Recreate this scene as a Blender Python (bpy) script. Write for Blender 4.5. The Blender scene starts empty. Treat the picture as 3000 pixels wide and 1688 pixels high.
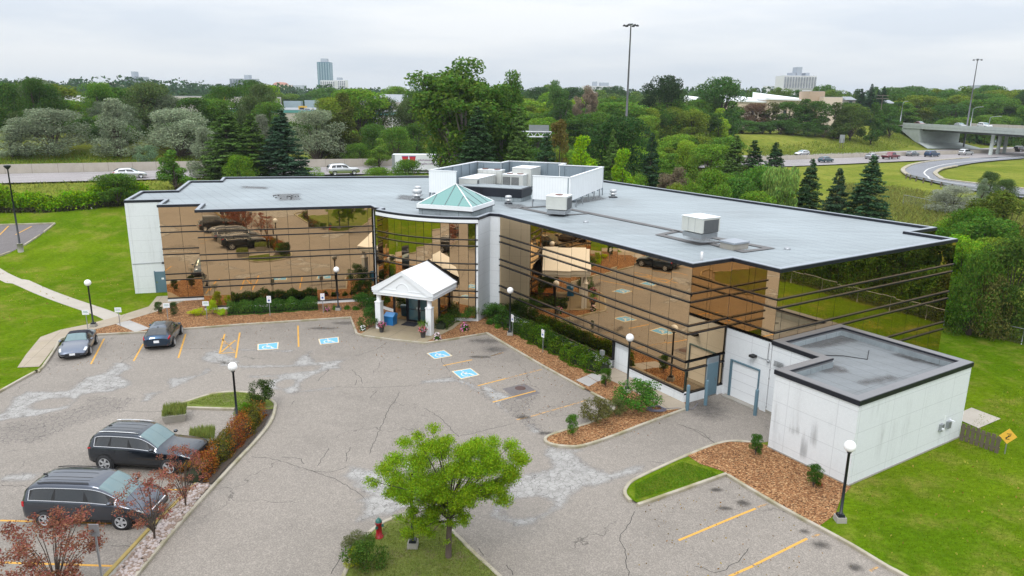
import bpy, bmesh, math, random
import numpy as np
from mathutils import Vector, Matrix
random.seed(7); RNG = np.random.default_rng(11)
S = bpy.context.scene; COL = S.collection
R = math.radians

# ---------------------------------------------------------------- camera
FPX, PITCH, ROLL, CAMH = 2147.0, R(14.52), R(0.61), 16.8
FW = Vector((0, math.cos(PITCH), -math.sin(PITCH))); RT0 = Vector((1, 0, 0)); UP0 = RT0.cross(FW)
RT = math.cos(ROLL)*RT0 + math.sin(ROLL)*UP0; UP = -math.sin(ROLL)*RT0 + math.cos(ROLL)*UP0
cd = bpy.data.cameras.new('camera'); cam = bpy.data.objects.new('camera', cd); COL.objects.link(cam)
cd.sensor_width = 36; cd.lens = 36*FPX/3000; cd.clip_start = .3; cd.clip_end = 20000
cam.matrix_world = Matrix(((RT.x, UP.x, -FW.x, 0), (RT.y, UP.y, -FW.y, 0), (RT.z, UP.z, -FW.z, CAMH), (0, 0, 0, 1)))
S.camera = cam
S.view_settings.view_transform = 'Standard'; S.view_settings.look = 'None'
S.view_settings.exposure = 0.0; S.view_settings.gamma = 1; S.view_settings.use_curve_mapping = False

# ---------------------------------------------------------------- world: overcast sky
SUN_EL, SUN_AZ = R(52), R(200)
W = bpy.data.worlds.new('World'); S.world = W; W.use_nodes = True
nt = W.node_tree; nt.nodes.clear()
def wn(t, **k):
    n = nt.nodes.new(t)
    for a, b in k.items(): setattr(n, a, b)
    return n
out = wn('ShaderNodeOutputWorld'); bg = wn('ShaderNodeBackground'); nt.links.new(bg.outputs[0], out.inputs[0])
sky = wn('ShaderNodeTexSky', sky_type='NISHITA', sun_disc=False, sun_elevation=SUN_EL, sun_rotation=SUN_AZ, altitude=300)
tc = wn('ShaderNodeTexCoord'); sep = wn('ShaderNodeSeparateXYZ'); nt.links.new(tc.outputs['Generated'], sep.inputs[0])
# cloud deck: brightness grows from the horizon to the zenith, with long soft streaks
mp = wn('ShaderNodeMapping'); mp.inputs['Scale'].default_value = (1.2, 2.2, 9.0); nt.links.new(tc.outputs['Generated'], mp.inputs[0])
nz = wn('ShaderNodeTexNoise'); nz.inputs['Scale'].default_value = 1.6; nz.inputs['Detail'].default_value = 5; nz.inputs['Roughness'].default_value = .5
nt.links.new(mp.outputs[0], nz.inputs['Vector'])
cr = wn('ShaderNodeValToRGB'); cr.color_ramp.elements[0].position = .40; cr.color_ramp.elements[1].position = .60
cr.color_ramp.elements[0].color = (.76, .82, .90, 1); cr.color_ramp.elements[1].color = (.96, .98, 1.0, 1)
nt.links.new(nz.outputs['Fac'], cr.inputs[0])
ele = wn('ShaderNodeMapRange'); ele.inputs['From Min'].default_value = 0; ele.inputs['From Max'].default_value = 1
ele.inputs['To Min'].default_value = .88; ele.inputs['To Max'].default_value = 2.75; nt.links.new(sep.outputs['Z'], ele.inputs['Value'])
sc = wn('ShaderNodeVectorMath', operation='SCALE'); nt.links.new(cr.outputs[0], sc.inputs[0]); nt.links.new(ele.outputs[0], sc.inputs['Scale'])
s2 = wn('ShaderNodeVectorMath', operation='SCALE'); nt.links.new(sky.outputs[0], s2.inputs[0]); s2.inputs['Scale'].default_value = 0.10
mx = wn('ShaderNodeMix', data_type='RGBA'); mx.inputs['Factor'].default_value = .93
nt.links.new(s2.outputs[0], mx.inputs[6]); nt.links.new(sc.outputs[0], mx.inputs[7]); nt.links.new(mx.outputs[2], bg.inputs[0])
bg.inputs[1].default_value = 1.0
sl = bpy.data.lights.new('sun', 'SUN'); sl.energy = 1.3; sl.angle = R(12); sl.color = (1, .97, .92)
so = bpy.data.objects.new('sun', sl); COL.objects.link(so)
sd = Vector((math.sin(SUN_AZ)*math.cos(SUN_EL), math.cos(SUN_AZ)*math.cos(SUN_EL), math.sin(SUN_EL)))
so.rotation_euler = sd.to_track_quat('Z', 'Y').to_euler(); so.location = (0, 0, 60)
S.cycles.max_bounces = 6; S.cycles.diffuse_bounces = 3; S.cycles.glossy_bounces = 4; S.cycles.transmission_bounces = 4
S.cycles.transparent_max_bounces = 8; S.cycles.caustics_reflective = False; S.cycles.caustics_refractive = False

# ---------------------------------------------------------------- measuring helpers (photo pixel -> point on the ground plane z)
def ray(u, v): return FW*FPX + RT*(u-1500) - UP*(v-844)
def G(p, z=0.0):
    r = ray(*p); t = (z-CAMH)/r.z
    return (r.x*t, r.y*t)
def ZR(x0, y0, k=.31056): return lambda x, y: (x0+x*k, y0+y*k)
Z0 = ZR(0,150); Z1 = ZR(700,150); Z3 = ZR(1400,150); Z4 = ZR(2200,150); Z5 = ZR(0,550); Z6 = ZR(700,550); Z7 = ZR(1400,550); Z8 = ZR(2200,550)
ZA = ZR(2200,900); ZP = ZR(0,900,.27604); ZQ = ZR(0,1238); ZM = ZR(700,900); ZS = ZR(1400,900); ZT = ZR(1400,1238); ZU = ZR(2200,1238); ZV = ZR(700,1238)
def gp(Z, pts, z=0): return [G(Z(*p), z) for p in pts]
class Fr:
    def __init__(s, deg): s.a = R(deg); s.c, s.s_ = math.cos(s.a), math.sin(s.a)
    def p(s, a, b): return (a*s.c-b*s.s_, a*s.s_+b*s.c)
    def v(s, a, b, z): x, y = s.p(a, b); return Vector((x, y, z))
FL, FR_, FC = Fr(15.1), Fr(-57.55), Fr(-21.2)

# ---------------------------------------------------------------- terrain
HW = [(-160, 42, 5), (-69, 98.6, 5), (-30, 118, 4.6), (63, 168, 2.5), (97.7, 186, 2.4), (144, 210, 2.2), (420, 355, 2.2)]
GUARD = [(77, 144, 2.5), (76, 136, 2.5), (75.5, 126, 2.5), (76.5, 116, 2.6), (80, 106, 2.7), (90, 92, 2.8), (112, 78, 2.8)]
def near(poly, x, y):
    best = (1e9, 0, 0)
    for (ax, ay, az), (bx, by, bz) in zip(poly, poly[1:]):
        dx, dy = bx-ax, by-ay; t = max(0, min(1, ((x-ax)*dx+(y-ay)*dy)/(dx*dx+dy*dy)))
        d = math.hypot(x-ax-t*dx, y-ay-t*dy)
        if d < best[0]: best = (d, az+t*(bz-az), (dx*(y-ay)-dy*(x-ax))/math.hypot(dx, dy))
    return best
def sst(x): x = max(0., min(1., x)); return x*x*(3-2*x)
def T(x, y):
    d, z, side = near(HW, x, y)
    if side <= 0:      # building side
        g = near(GUARD, x, y)
        a = z*sst(1-d/44)
        if g[2] > 0 and x > 70: b = g[1]          # inside the loop ramp
        else: b = g[1]*sst(1-g[0]/34)
        return max(a, b if x > 30 else 0)
    far = d-31
    if far <= 0: return z
    rise = 4.2*sst(far/26) if x < 120 else 6.5*sst(far/34)
    return z+rise+max(0, far-30)*.0055
def GT(p, off=0.0):
    r = ray(*p); r = r/r.y; y = 15.0
    while y < 3000:
        x, z = r.x*y, CAMH+r.z*y
        if z <= T(x, y)+off: break
        y *= 1.006
    return (r.x*y, y, T(r.x*y, y)+off)
def at(u, Y):      # ground position under photo column u at distance Y
    r = ray(u, 330); return (r.x/r.y*Y, Y)
def zat(u, v, Y): r = ray(u, v); return CAMH+r.z/r.y*Y

# ---------------------------------------------------------------- object helpers
def tag(o, label=None, cat=None, group=None, kind=None):
    if label: o['label'] = label
    if cat: o['category'] = cat
    if group: o['group'] = group
    if kind: o['kind'] = kind
    return o
def link(name, me, parent=None):
    o = bpy.data.objects.new(name, me); COL.objects.link(o)
    if parent: o.parent = parent
    return o
def thing(name, label, cat, loc=(0,0,0), rz=0, group=None):
    o = link(name, None); o.location = loc; o.rotation_euler = (0,0,rz); o.empty_display_size = .3
    return tag(o, label, cat, group)
def dup(root, loc, rz, label, scale=None, group=None):
    r = root.copy(); COL.objects.link(r); r.location = loc; r.rotation_euler = (0,0,rz); r['label'] = label
    if scale: r.scale = scale
    if group: r['group'] = group
    def rec(a, b):
        for ch in a.children:
            c = ch.copy(); COL.objects.link(c); c.parent = b; rec(ch, c)
    rec(root, r); return r
class MB:
    def __init__(s): s.v = []; s.f = []; s.m = []; s.sm = []
    def add(s, vs, fs, mi=0, smooth=False):
        n = len(s.v); s.v += [tuple(v) for v in vs]; s.f += [tuple(n+i for i in f) for f in fs]; s.m += [mi]*len(fs); s.sm += [smooth]*len(fs); return s
    def box(s, c, d, rz=0, mi=0, taper=1.0, rx=0, ry=0):
        M = Matrix.Rotation(rz, 3, 'Z') @ Matrix.Rotation(rx, 3, 'X') @ Matrix.Rotation(ry, 3, 'Y'); vs = []
        for z in (-.5, .5):
            k = taper if z > 0 else 1
            for x, y in ((-.5,-.5),(.5,-.5),(.5,.5),(-.5,.5)): vs.append(Vector(c)+M @ Vector((x*d[0]*k, y*d[1]*k, z*d[2])))
        return s.add(vs, [(3,2,1,0),(4,5,6,7),(0,1,5,4),(1,2,6,5),(2,3,7,6),(3,0,4,7)], mi)
    def prism(s, poly, z0, z1, mi=0, cap=True):
        n = len(poly); a = sum(poly[i][0]*poly[(i+1)%n][1]-poly[(i+1)%n][0]*poly[i][1] for i in range(n))
        if a < 0: poly = poly[::-1]
        vs = [(x, y, z0) for x, y in poly]+[(x, y, z1) for x, y in poly]
        fs = [(i, (i+1)%n, n+(i+1)%n, n+i) for i in range(n)]
        if cap: fs += [tuple(range(n, 2*n)), tuple(range(n-1, -1, -1))]
        return s.add(vs, fs, mi)
    def tube(s, pts, r, n=8, mi=0, cap=True):
        pts = [Vector(p) for p in pts]; rs = r if isinstance(r, (list, tuple)) else [r]*len(pts); vs = []; fs = []
        for i, p in enumerate(pts):
            d = (pts[min(i+1, len(pts)-1)]-pts[max(i-1, 0)]); d = d.normalized() if d.length > 1e-6 else Vector((0,0,1))
            ax = Vector((0,0,1)) if abs(d.z) < .9 else Vector((1,0,0))
            a = d.cross(ax).normalized(); b = d.cross(a)
            for k in range(n): t = 2*math.pi*k/n; vs.append(p+rs[i]*(math.cos(t)*a+math.sin(t)*b))
        for i in range(len(pts)-1):
            for k in range(n): fs.append((i*n+k, i*n+(k+1)%n, (i+1)*n+(k+1)%n, (i+1)*n+k))
        s.add(vs, fs, mi, True)
        if cap:
            q = len(s.v)-len(vs); s.f += [tuple(q+k for k in range(n)), tuple(q+(len(pts)-1)*n+k for k in range(n-1, -1, -1))]; s.m += [mi]*2; s.sm += [False]*2
        return s
    def lathe(s, prof, c=(0,0,0), n=16, mi=0):
        vs = []; fs = []
        for r, z in prof:
            for k in range(n): t = 2*math.pi*k/n; vs.append((c[0]+r*math.cos(t), c[1]+r*math.sin(t), c[2]+z))
        for i in range(len(prof)-1):
            for k in range(n): fs.append((i*n+k, i*n+(k+1)%n, (i+1)*n+(k+1)%n, (i+1)*n+k))
        return s.add(vs, fs, mi, True)
    def sphere(s, c, r, n=16, mi=0, sz=1.0):
        return s.lathe([(max(1e-3, r*math.sin(math.pi*i/n)), -r*sz*math.cos(math.pi*i/n)) for i in range(n+1)], c, n*2 if n < 12 else n+8, mi)
    def mesh(s, name, mats):
        me = bpy.data.meshes.new(name); me.from_pydata(s.v, [], s.f)
        for m in (mats if isinstance(mats, (list, tuple)) else [mats]): me.materials.append(m)
        me.polygons.foreach_set('material_index', s.m); me.polygons.foreach_set('use_smooth', s.sm); me.update(); return me
    def build(s, name, mats, parent=None): return link(name, s.mesh(name, mats), parent)
def npmesh(name, V, F, mat, smooth=False, attrs=None):
    me = bpy.data.meshes.new(name); nv, nf = len(V), len(F); k = F.shape[1]
    me.vertices.add(nv); me.vertices.foreach_set('co', np.asarray(V, dtype=np.float32).ravel())
    me.loops.add(nf*k); me.loops.foreach_set('vertex_index', F.ravel().astype(np.int32))
    me.polygons.add(nf); me.polygons.foreach_set('loop_start', (np.arange(nf)*k).astype(np.int32))
    if smooth: me.polygons.foreach_set('use_smooth', np.ones(nf, dtype=bool))
    for n, a in (attrs or {}).items():
        at_ = me.attributes.new(n, 'FLOAT', 'POINT'); at_.data.foreach_set('value', np.asarray(a, dtype=np.float32))
    me.update(calc_edges=True)
    if mat: me.materials.append(mat)
    return me

# ---------------------------------------------------------------- materials
class NB:
    def __init__(s, name):
        s.m = bpy.data.materials.new(name); s.m.use_nodes = True; s.t = s.m.node_tree; s.t.nodes.clear()
        s.o = s.n('ShaderNodeOutputMaterial'); s.tc = s.n('ShaderNodeTexCoord'); s.co = s.tc.outputs['Object']
    def n(s, t, **k):
        x = s.t.nodes.new(t)
        for a, b in k.items(): setattr(x, a, b)
        return x
    def l(s, a, b): s.t.links.new(a, b)
    def val(s, sock, v):
        if isinstance(v, bpy.types.NodeSocket): s.l(v, sock)
        elif isinstance(v, (tuple, list)) and len(v) == 3 and len(sock.default_value) == 4: sock.default_value = (*v, 1)
        else: sock.default_value = v
    def map(s, rz=0, sc=(1,1,1), loc=(0,0,0)):
        m = s.n('ShaderNodeMapping'); s.l(s.co, m.inputs[0]); m.inputs['Rotation'].default_value = (0,0,rz); m.inputs['Scale'].default_value = sc; m.inputs['Location'].default_value = loc; return m.outputs[0]
    def noise(s, scale, detail=3, rough=.55, vec=None, dist=0):
        x = s.n('ShaderNodeTexNoise'); x.inputs['Scale'].default_value = scale; x.inputs['Detail'].default_value = detail; x.inputs['Roughness'].default_value = rough; x.inputs['Distortion'].default_value = dist
        s.l(vec if vec is not None else s.co, x.inputs['Vector']); return x.outputs['Fac']
    def vor(s, scale, feature='F1', vec=None, rnd=1.0, out=0):
        x = s.n('ShaderNodeTexVoronoi', feature=feature); x.inputs['Scale'].default_value = scale; x.inputs['Randomness'].default_value = rnd
        s.l(vec if vec is not None else s.co, x.inputs['Vector']); return x.outputs[out]
    def ramp(s, f, a, b, c0=(0,0,0), c1=(1,1,1)):
        x = s.n('ShaderNodeMapRange', interpolation_type='SMOOTHSTEP'); s.val(x.inputs['Value'], f); x.inputs['From Min'].default_value = a; x.inputs['From Max'].default_value = b
        return x.outputs[0]
    def mix(s, f, a, b):
        x = s.n('ShaderNodeMix', data_type='RGBA'); s.val(x.inputs['Factor'], f); s.val(x.inputs[6], a); s.val(x.inputs[7], b); return x.outputs[2]
    def mul(s, a, b):
        x = s.n('ShaderNodeMix', data_type='RGBA', blend_type='MULTIPLY'); x.inputs['Factor'].default_value = 1; s.val(x.inputs[6], a); s.val(x.inputs[7], b); return x.outputs[2]
    def math(s, op, a, b=0.0, c=None):
        x = s.n('ShaderNodeMath', operation=op); s.val(x.inputs[0], a); s.val(x.inputs[1], b)
        if c is not None: s.val(x.inputs[2], c)
        return x.outputs[0]
    def grey(s, f, a, b):
        x = s.n('ShaderNodeMapRange'); s.val(x.inputs['Value'], f); x.inputs['To Min'].default_value = a; x.inputs['To Max'].default_value = b; return x.outputs[0]
    def bsdf(s, base, rough=.8, metal=0, spec=.5, bump=None, bs=.3, bd=.02, **k):
        p = s.n('ShaderNodeBsdfPrincipled'); s.val(p.inputs['Base Color'], base); s.val(p.inputs['Roughness'], rough); s.val(p.inputs['Metallic'], metal); p.inputs['Specular IOR Level'].default_value = spec
        for a, b in k.items(): s.val(p.inputs[a], b)
        if bump is not None:
            b_ = s.n('ShaderNodeBump'); b_.inputs['Strength'].default_value = bs; b_.inputs['Distance'].default_value = bd; s.l(bump, b_.inputs['Height']); s.l(b_.outputs[0], p.inputs['Normal'])
        return p.outputs[0]
    def done(s, sh): s.l(sh, s.o.inputs[0]); return s.m
def simple(name, c, rough=.6, metal=0, var=.12, vs=6, spec=.5, bump=0, **k):
    b = NB(name); n = b.noise(vs, 4); n2 = b.noise(vs*.21, 3)
    f = b.math('MULTIPLY', b.grey(n, 1-var, 1+var), b.grey(n2, 1-var*.8, 1+var*.8))
    x = b.n('ShaderNodeVectorMath', operation='SCALE'); x.inputs[0].default_value = c; b.l(f, x.inputs['Scale'])
    return b.done(b.bsdf(x.outputs[0], rough, metal, spec, n if bump else None, bump, .02, **k))
M = {}
def asphalt(name, base, warm=0, crack=True, patch=.1):
    b = NB(name); g = b.noise(24, 3, .8); g2 = b.vor(17); big = b.noise(.09, 5, .6); mid = b.noise(.55, 4, .65); fl = b.noise(3.5, 4, .6)
    c = b.mix(b.ramp(big, .35, .65), tuple(x*.86 for x in base), tuple(x*1.1 for x in base))
    c = b.mix(b.ramp(mid, .3, .75), c, tuple(x*1.04 for x in base))
    f = b.math('MULTIPLY', b.grey(g, .30, 1.70), b.grey(g2, .78, 1.45)); f = b.math('MULTIPLY', f, b.grey(fl, .84, 1.16))
    x = b.n('ShaderNodeVectorMath', operation='SCALE'); b.l(c, x.inputs[0]); b.l(f, x.inputs['Scale']); c = x.outputs[0]
    if crack:
        w = b.n('ShaderNodeVectorMath', operation='ADD'); b.l(b.co, w.inputs[0]); nn = b.n('ShaderNodeTexNoise'); nn.inputs['Scale'].default_value = .9; nn.inputs['Detail'].default_value = 4
        b.l(b.co, nn.inputs['Vector']); sc_ = b.n('ShaderNodeVectorMath', operation='SCALE'); b.l(nn.outputs['Color'], sc_.inputs[0]); sc_.inputs['Scale'].default_value = 1.6; b.l(sc_.outputs[0], w.inputs[1])
        e = b.vor(.13, 'DISTANCE_TO_EDGE', w.outputs[0]); line = b.math('SUBTRACT', 1, b.ramp(e, .0008, .0042)); keep = b.ramp(b.noise(.22, 2), .46, .6)
        c = b.mix(b.math('MULTIPLY', b.math('MULTIPLY', line, keep), .7), c, tuple(x*.35 for x in base))
    return b.done(b.bsdf(c, b.grey(big, .72, .95), 0, .35, g, .35, .01))
M['asphalt'] = asphalt('asphalt', (.206, .182, .158))
M['asphalt_dark'] = asphalt('asphalt_dark', (.125, .112, .110), crack=False)
M['highway'] = asphalt('highway_asphalt', (.235, .215, .215), crack=False)
M['ramp'] = asphalt('ramp_asphalt', (.16, .165, .18), crack=False)
def cracked(name, light, amount, sc_v=3.3, lk=.55):
    b = NB(name); a = b.n('ShaderNodeAttribute', attribute_name='m').outputs['Fac']
    w = b.n('ShaderNodeVectorMath', operation='ADD'); b.l(b.co, w.inputs[0]); nn = b.n('ShaderNodeTexNoise'); nn.inputs['Scale'].default_value = 1.7; nn.inputs['Detail'].default_value = 3
    b.l(b.co, nn.inputs['Vector']); s_ = b.n('ShaderNodeVectorMath', operation='SCALE'); b.l(nn.outputs['Color'], s_.inputs[0]); s_.inputs['Scale'].default_value = .5; b.l(s_.outputs[0], w.inputs[1])
    e = b.vor(sc_v, 'DISTANCE_TO_EDGE', w.outputs[0]); cell = b.vor(sc_v, 'F1', w.outputs[0], out=1)
    sp = b.n('ShaderNodeSeparateColor'); b.l(cell, sp.inputs[0])
    line = b.math('SUBTRACT', 1, b.ramp(e, .0, .045))
    n = b.noise(1.9, 6, .72); n3 = b.noise(22, 3, .7)
    edge = b.ramp(b.math('ADD', b.math('MULTIPLY', a, .8), b.math('ADD', b.grey(n, -.8, .8), b.grey(n3, -.3, .3))), .0, 1.05)
    edge2 = b.math('MULTIPLY', edge, b.ramp(b.math('ADD', sp.outputs[0], b.grey(a, -.15, .75)), .1, .16))
    f = b.math('MULTIPLY', b.grey(n3, .8, 1.14), b.grey(b.noise(.8, 4), .8, 1.1)); f = b.math('MULTIPLY', f, b.grey(sp.outputs[1], .9, 1.05))
    x = b.n('ShaderNodeVectorMath', operation='SCALE'); x.inputs[0].default_value = light; b.l(f, x.inputs['Scale'])
    c = b.mix(b.math('MULTIPLY', line, .85), x.outputs[0], (.10, .092, .09))
    alpha = b.math('MULTIPLY', b.math('MAXIMUM', b.math('MULTIPLY', edge2, amount), b.math('MULTIPLY', b.math('MULTIPLY', line, b.ramp(b.math('ADD', a, b.grey(n, -.5, .5)), .05, .45)), lk)), 1.0)
    return b.done(b.bsdf(c, .9, 0, .3, None, Alpha=alpha))
M['cracked'] = cracked('cracked_asphalt', (.43, .415, .395), .88)
M['alligator'] = cracked('alligator_cracks', (.21, .19, .18), .12, 3.0, .8)
def stain(name, c, k):
    b = NB(name); a = b.n('ShaderNodeAttribute', attribute_name='m').outputs['Fac']
    al = b.math('MULTIPLY', b.ramp(b.math('ADD', a, b.grey(b.noise(2.6, 5, .7), -.75, .75)), .0, 1.2), k)
    return b.done(b.bsdf(c, .5, 0, .4, None, Alpha=al))
M['stain'] = stain('oil_stain', (.04, .034, .03), .62); M['damp'] = stain('damp_patch', (.09, .082, .08), .5)
def paint(name, c, wear=.5):
    b = NB(name); n = b.noise(5, 6, .75); n2 = b.noise(.9, 3)
    al = b.math('SUBTRACT', 1, b.math('MULTIPLY', b.ramp(b.math('ADD', n, b.grey(n2, -.12, .12)), wear, wear+.1), .9))
    x = b.n('ShaderNodeVectorMath', operation='SCALE'); x.inputs[0].default_value = c; b.l(b.grey(b.noise(14, 3), .75, 1.15), x.inputs['Scale'])
    return b.done(b.bsdf(x.outputs[0], .75, 0, .4, None, Alpha=al))
M['paint_yellow'] = paint('yellow_road_paint', (.62, .33, .06), .6); M['paint_faint'] = paint('faded_yellow_paint', (.52, .31, .12), .47)
M['paint_blue'] = paint('blue_road_paint', (.15, .42, .70), .66); M['paint_white'] = paint('white_road_paint', (.66, .66, .64), .6)
M['paint_cream'] = paint('cream_road_paint', (.68, .56, .36), .62)
def grass(name, c1, c2, c3, s=1.0, fine=26, streak=True):
    b = NB(name); big = b.noise(.07*s, 4, .6); mid = b.noise(.42*s, 5, .65); f = b.noise(fine*.24, 5, .75, b.map(.4, (1, 1.7, 1))); ff = b.noise(fine, 2, .8); cl = b.vor(2.2*s)
    c = b.mix(b.ramp(big, .35, .66), c1, c2); c = b.mix(b.math('MULTIPLY', b.ramp(mid, .46, .72), .85), c, c3)
    k = b.math('MULTIPLY', b.grey(f, .22, 1.85), b.grey(ff, .45, 1.6)); k = b.math('MULTIPLY', k, b.grey(b.noise(1.0, 2, .5, b.map(-.55, (1.1, .05, 1))), .80, 1.2))
    x = b.n('ShaderNodeVectorMath', operation='SCALE'); b.l(c, x.inputs[0]); b.l(k, x.inputs['Scale'])
    return b.done(b.bsdf(x.outputs[0], 1.0, 0, .0, f, .6, .08))
M['lawn'] = grass('mown_lawn', (.066, .122, .004), (.108, .165, .006), (.165, .165, .030), 1.0, 15)
M['meadow'] = grass('rough_meadow', (.120, .150, .020), (.185, .195, .036), (.090, .135, .018), .9, 7)
M['island_grass'] = grass('island_grass', (.115, .150, .030), (.150, .170, .050), (.150, .120, .075), 3)
def mulch():
    b = NB('wood_chip_mulch'); v = b.n('ShaderNodeTexVoronoi'); v.inputs['Scale'].default_value = 15; b.l(b.map(.5, (1, 1.8, 1)), v.inputs['Vector'])
    sp = b.n('ShaderNodeSeparateColor'); b.l(v.outputs['Color'], sp.inputs[0])
    c = b.mix(sp.outputs[0], (.15, .062, .026), (.42, .205, .09)); c = b.mix(b.ramp(sp.outputs[1], .7, .9), c, (.58, .36, .18)); c = b.mix(b.ramp(sp.outputs[2], .80, .9), c, (.06, .030, .018))
    big = b.noise(.5, 4); x = b.n('ShaderNodeVectorMath', operation='SCALE'); b.l(c, x.inputs[0]); b.l(b.math('MULTIPLY', b.grey(big, .65, 1.3), b.grey(v.outputs['Distance'], 1.15, .7)), x.inputs['Scale'])
    return b.done(b.bsdf(x.outputs[0], .95, 0, .15, v.outputs['Distance'], .8, .05))
M['mulch'] = mulch()
M['soil'] = simple('dark_soil', (.05, .035, .025), .95, var=.3, vs=9, bump=.6)
def concrete(name, c, moss=0, sp=0, rz=0):
    b = NB(name); n = b.noise(9, 5, .7); n2 = b.noise(.8, 4); n3 = b.noise(50, 2)
    k = b.math('MULTIPLY', b.math('MULTIPLY', b.grey(n, .82, 1.15), b.grey(n2, .82, 1.14)), b.grey(n3, .85, 1.15))
    x = b.n('ShaderNodeVectorMath', operation='SCALE'); x.inputs[0].default_value = c; b.l(k, x.inputs['Scale']); col = x.outputs[0]
    if moss: col = b.mix(b.math('MULTIPLY', b.ramp(b.noise(1.1, 5), .42, .68), moss), col, (.17, .15, .04))
    if sp:
        q = b.n('ShaderNodeSeparateXYZ'); b.l(b.map(rz, (1/sp, 1/sp, 1)), q.inputs[0])
        fx = b.math('ABSOLUTE', b.math('SUBTRACT', b.math('FRACT', q.outputs[0]), .5)); fy = b.math('ABSOLUTE', b.math('SUBTRACT', b.math('FRACT', q.outputs[1]), .5))
        ln = b.math('SUBTRACT', 1, b.ramp(b.math('MINIMUM', fx, fy), .004, .011)); col = b.mix(b.math('MULTIPLY', ln, .65), col, (.09, .08, .07))
    return b.done(b.bsdf(col, .9, 0, .3, n, .25, .02))
M['kerb'] = concrete('kerb_concrete', (.40, .36, .29), .55); M['walk'] = concrete('walk_concrete', (.37, .31, .24), .12, 1.75, -FL.a)
M['slab'] = concrete('entrance_slab', (.30, .245, .165), .1, 2.1, -FC.a); M['kerb_y'] = concrete('faded_yellow_kerb', (.40,.30,.11), .4); M['path'] = concrete('path_concrete', (.42, .38, .33), .05)
M['barrier'] = concrete('barrier_concrete', (.40, .36, .31), .08, 3.4, -R(28)); M['bridge'] = concrete('bridge_concrete', (.40, .44, .42), .05)
M['foot'] = concrete('footing_concrete', (.34, .32, .29), .15); M['paver'] = concrete('old_paver', (.40, .38, .36), .05)
def stucco(name, fr, hs=(1.05, 0.0), ws=(2.6, .37), stains=.4, base=(.70, .725, .745)):
    b = NB(name); q = b.n('ShaderNodeSeparateXYZ'); b.l(b.map(-fr.a), q.inputs[0])
    def gl(sock, per, off, w=.007):
        f = b.math('ABSOLUTE', b.math('SUBTRACT', b.math('FRACT', b.math('ADD', b.math('DIVIDE', sock, per), off)), .5)); return b.math('SUBTRACT', 1, b.ramp(f, w*.35, w*1.3))
    ln = b.math('MAXIMUM', gl(q.outputs[2], hs[0], hs[1], .016), b.math('MAXIMUM', gl(q.outputs[0], ws[0], ws[1]), gl(q.outputs[1], ws[0], ws[1])))
    st = b.noise(1.0, 5, .7, b.map(-fr.a, (1.7, 1.7, .16))); blot = b.noise(.33, 3, .5); sp = b.noise(38, 2, .7); sp2 = b.noise(7, 4, .7)
    k = b.math('MULTIPLY', b.grey(sp, .86, 1.12), b.grey(sp2, .92, 1.07))
    x = b.n('ShaderNodeVectorMath', operation='SCALE'); x.inputs[0].default_value = base; b.l(k, x.inputs['Scale'])
    dirt = b.math('MULTIPLY', b.math('MULTIPLY', b.ramp(st, .5, .78), b.ramp(blot, .42, .66)), stains)
    c = b.mix(dirt, x.outputs[0], (.17, .165, .165)); c = b.mix(b.math('MULTIPLY', ln, .33), c, (.30, .31, .33))
    return b.done(b.bsdf(c, .9, 0, .25, sp, .25, .01))
M['stucco_R'] = stucco('white_stucco_R', FR_, stains=.35); M['stucco_L'] = stucco('white_stucco_L', FL, stains=.3); M['stucco_C'] = stucco('white_stucco_C', FC, stains=.5)
def roofmat(name, c, rz, puddle=.5):
    b = NB(name); v = b.map(rz); q = b.n('ShaderNodeSeparateXYZ'); b.l(v, q.inputs[0])
    wob = b.grey(b.noise(.5, 2), -.05, .05)
    f = b.math('ABSOLUTE', b.math('SUBTRACT', b.math('FRACT', b.math('ADD', b.math('DIVIDE', q.outputs[1], .92), wob)), .5)); ln = b.math('SUBTRACT', 1, b.ramp(f, .004, .035))
    f2 = b.math('ABSOLUTE', b.math('SUBTRACT', b.math('FRACT', b.math('DIVIDE', q.outputs[0], 7.3)), .5)); ln2 = b.math('SUBTRACT', 1, b.ramp(f2, .0006, .003))
    big = b.noise(.12, 5, .6); st = b.noise(1, 5, .65, b.map(rz, (.12, 1.5, 1))); fi = b.noise(6, 5, .7); pud = b.ramp(b.noise(.16, 5, .6), .56, .66)
    k = b.math('MULTIPLY', b.math('MULTIPLY', b.grey(big, .66, 1.34), b.grey(st, .62, 1.38)), b.grey(fi, .78, 1.22))
    x = b.n('ShaderNodeVectorMath', operation='SCALE'); x.inputs[0].default_value = c; b.l(k, x.inputs['Scale'])
    col = b.mix(b.math('MULTIPLY', b.math('MAXIMUM', ln, ln2), .75), x.outputs[0], tuple(y*.45 for y in c)); col = b.mix(b.math('MULTIPLY', pud, puddle*.25), col, tuple(y*.5 for y in c))
    rg = b.math('SUBTRACT', b.grey(st, .5, .72), b.math('MULTIPLY', pud, .2*puddle))
    return b.done(b.bsdf(col, rg, 0, .5, fi, .12, .02))
M['roof'] = roofmat('roof_membrane', (.255, .29, .308), -FR_.a, 1.0); M['annex_roof'] = roofmat('annex_roof_membrane', (.175, .19, .20), -FR_.a, .9)
M['coping'] = simple('coping_metal', (.20, .20, .21), .45, .3, .08); M['coping_dark'] = simple('dark_fascia', (.012, .014, .022), .4, .2); M['coping_light'] = simple('pale_coping', (.30, .33, .37), .45, .2, .06)
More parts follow.
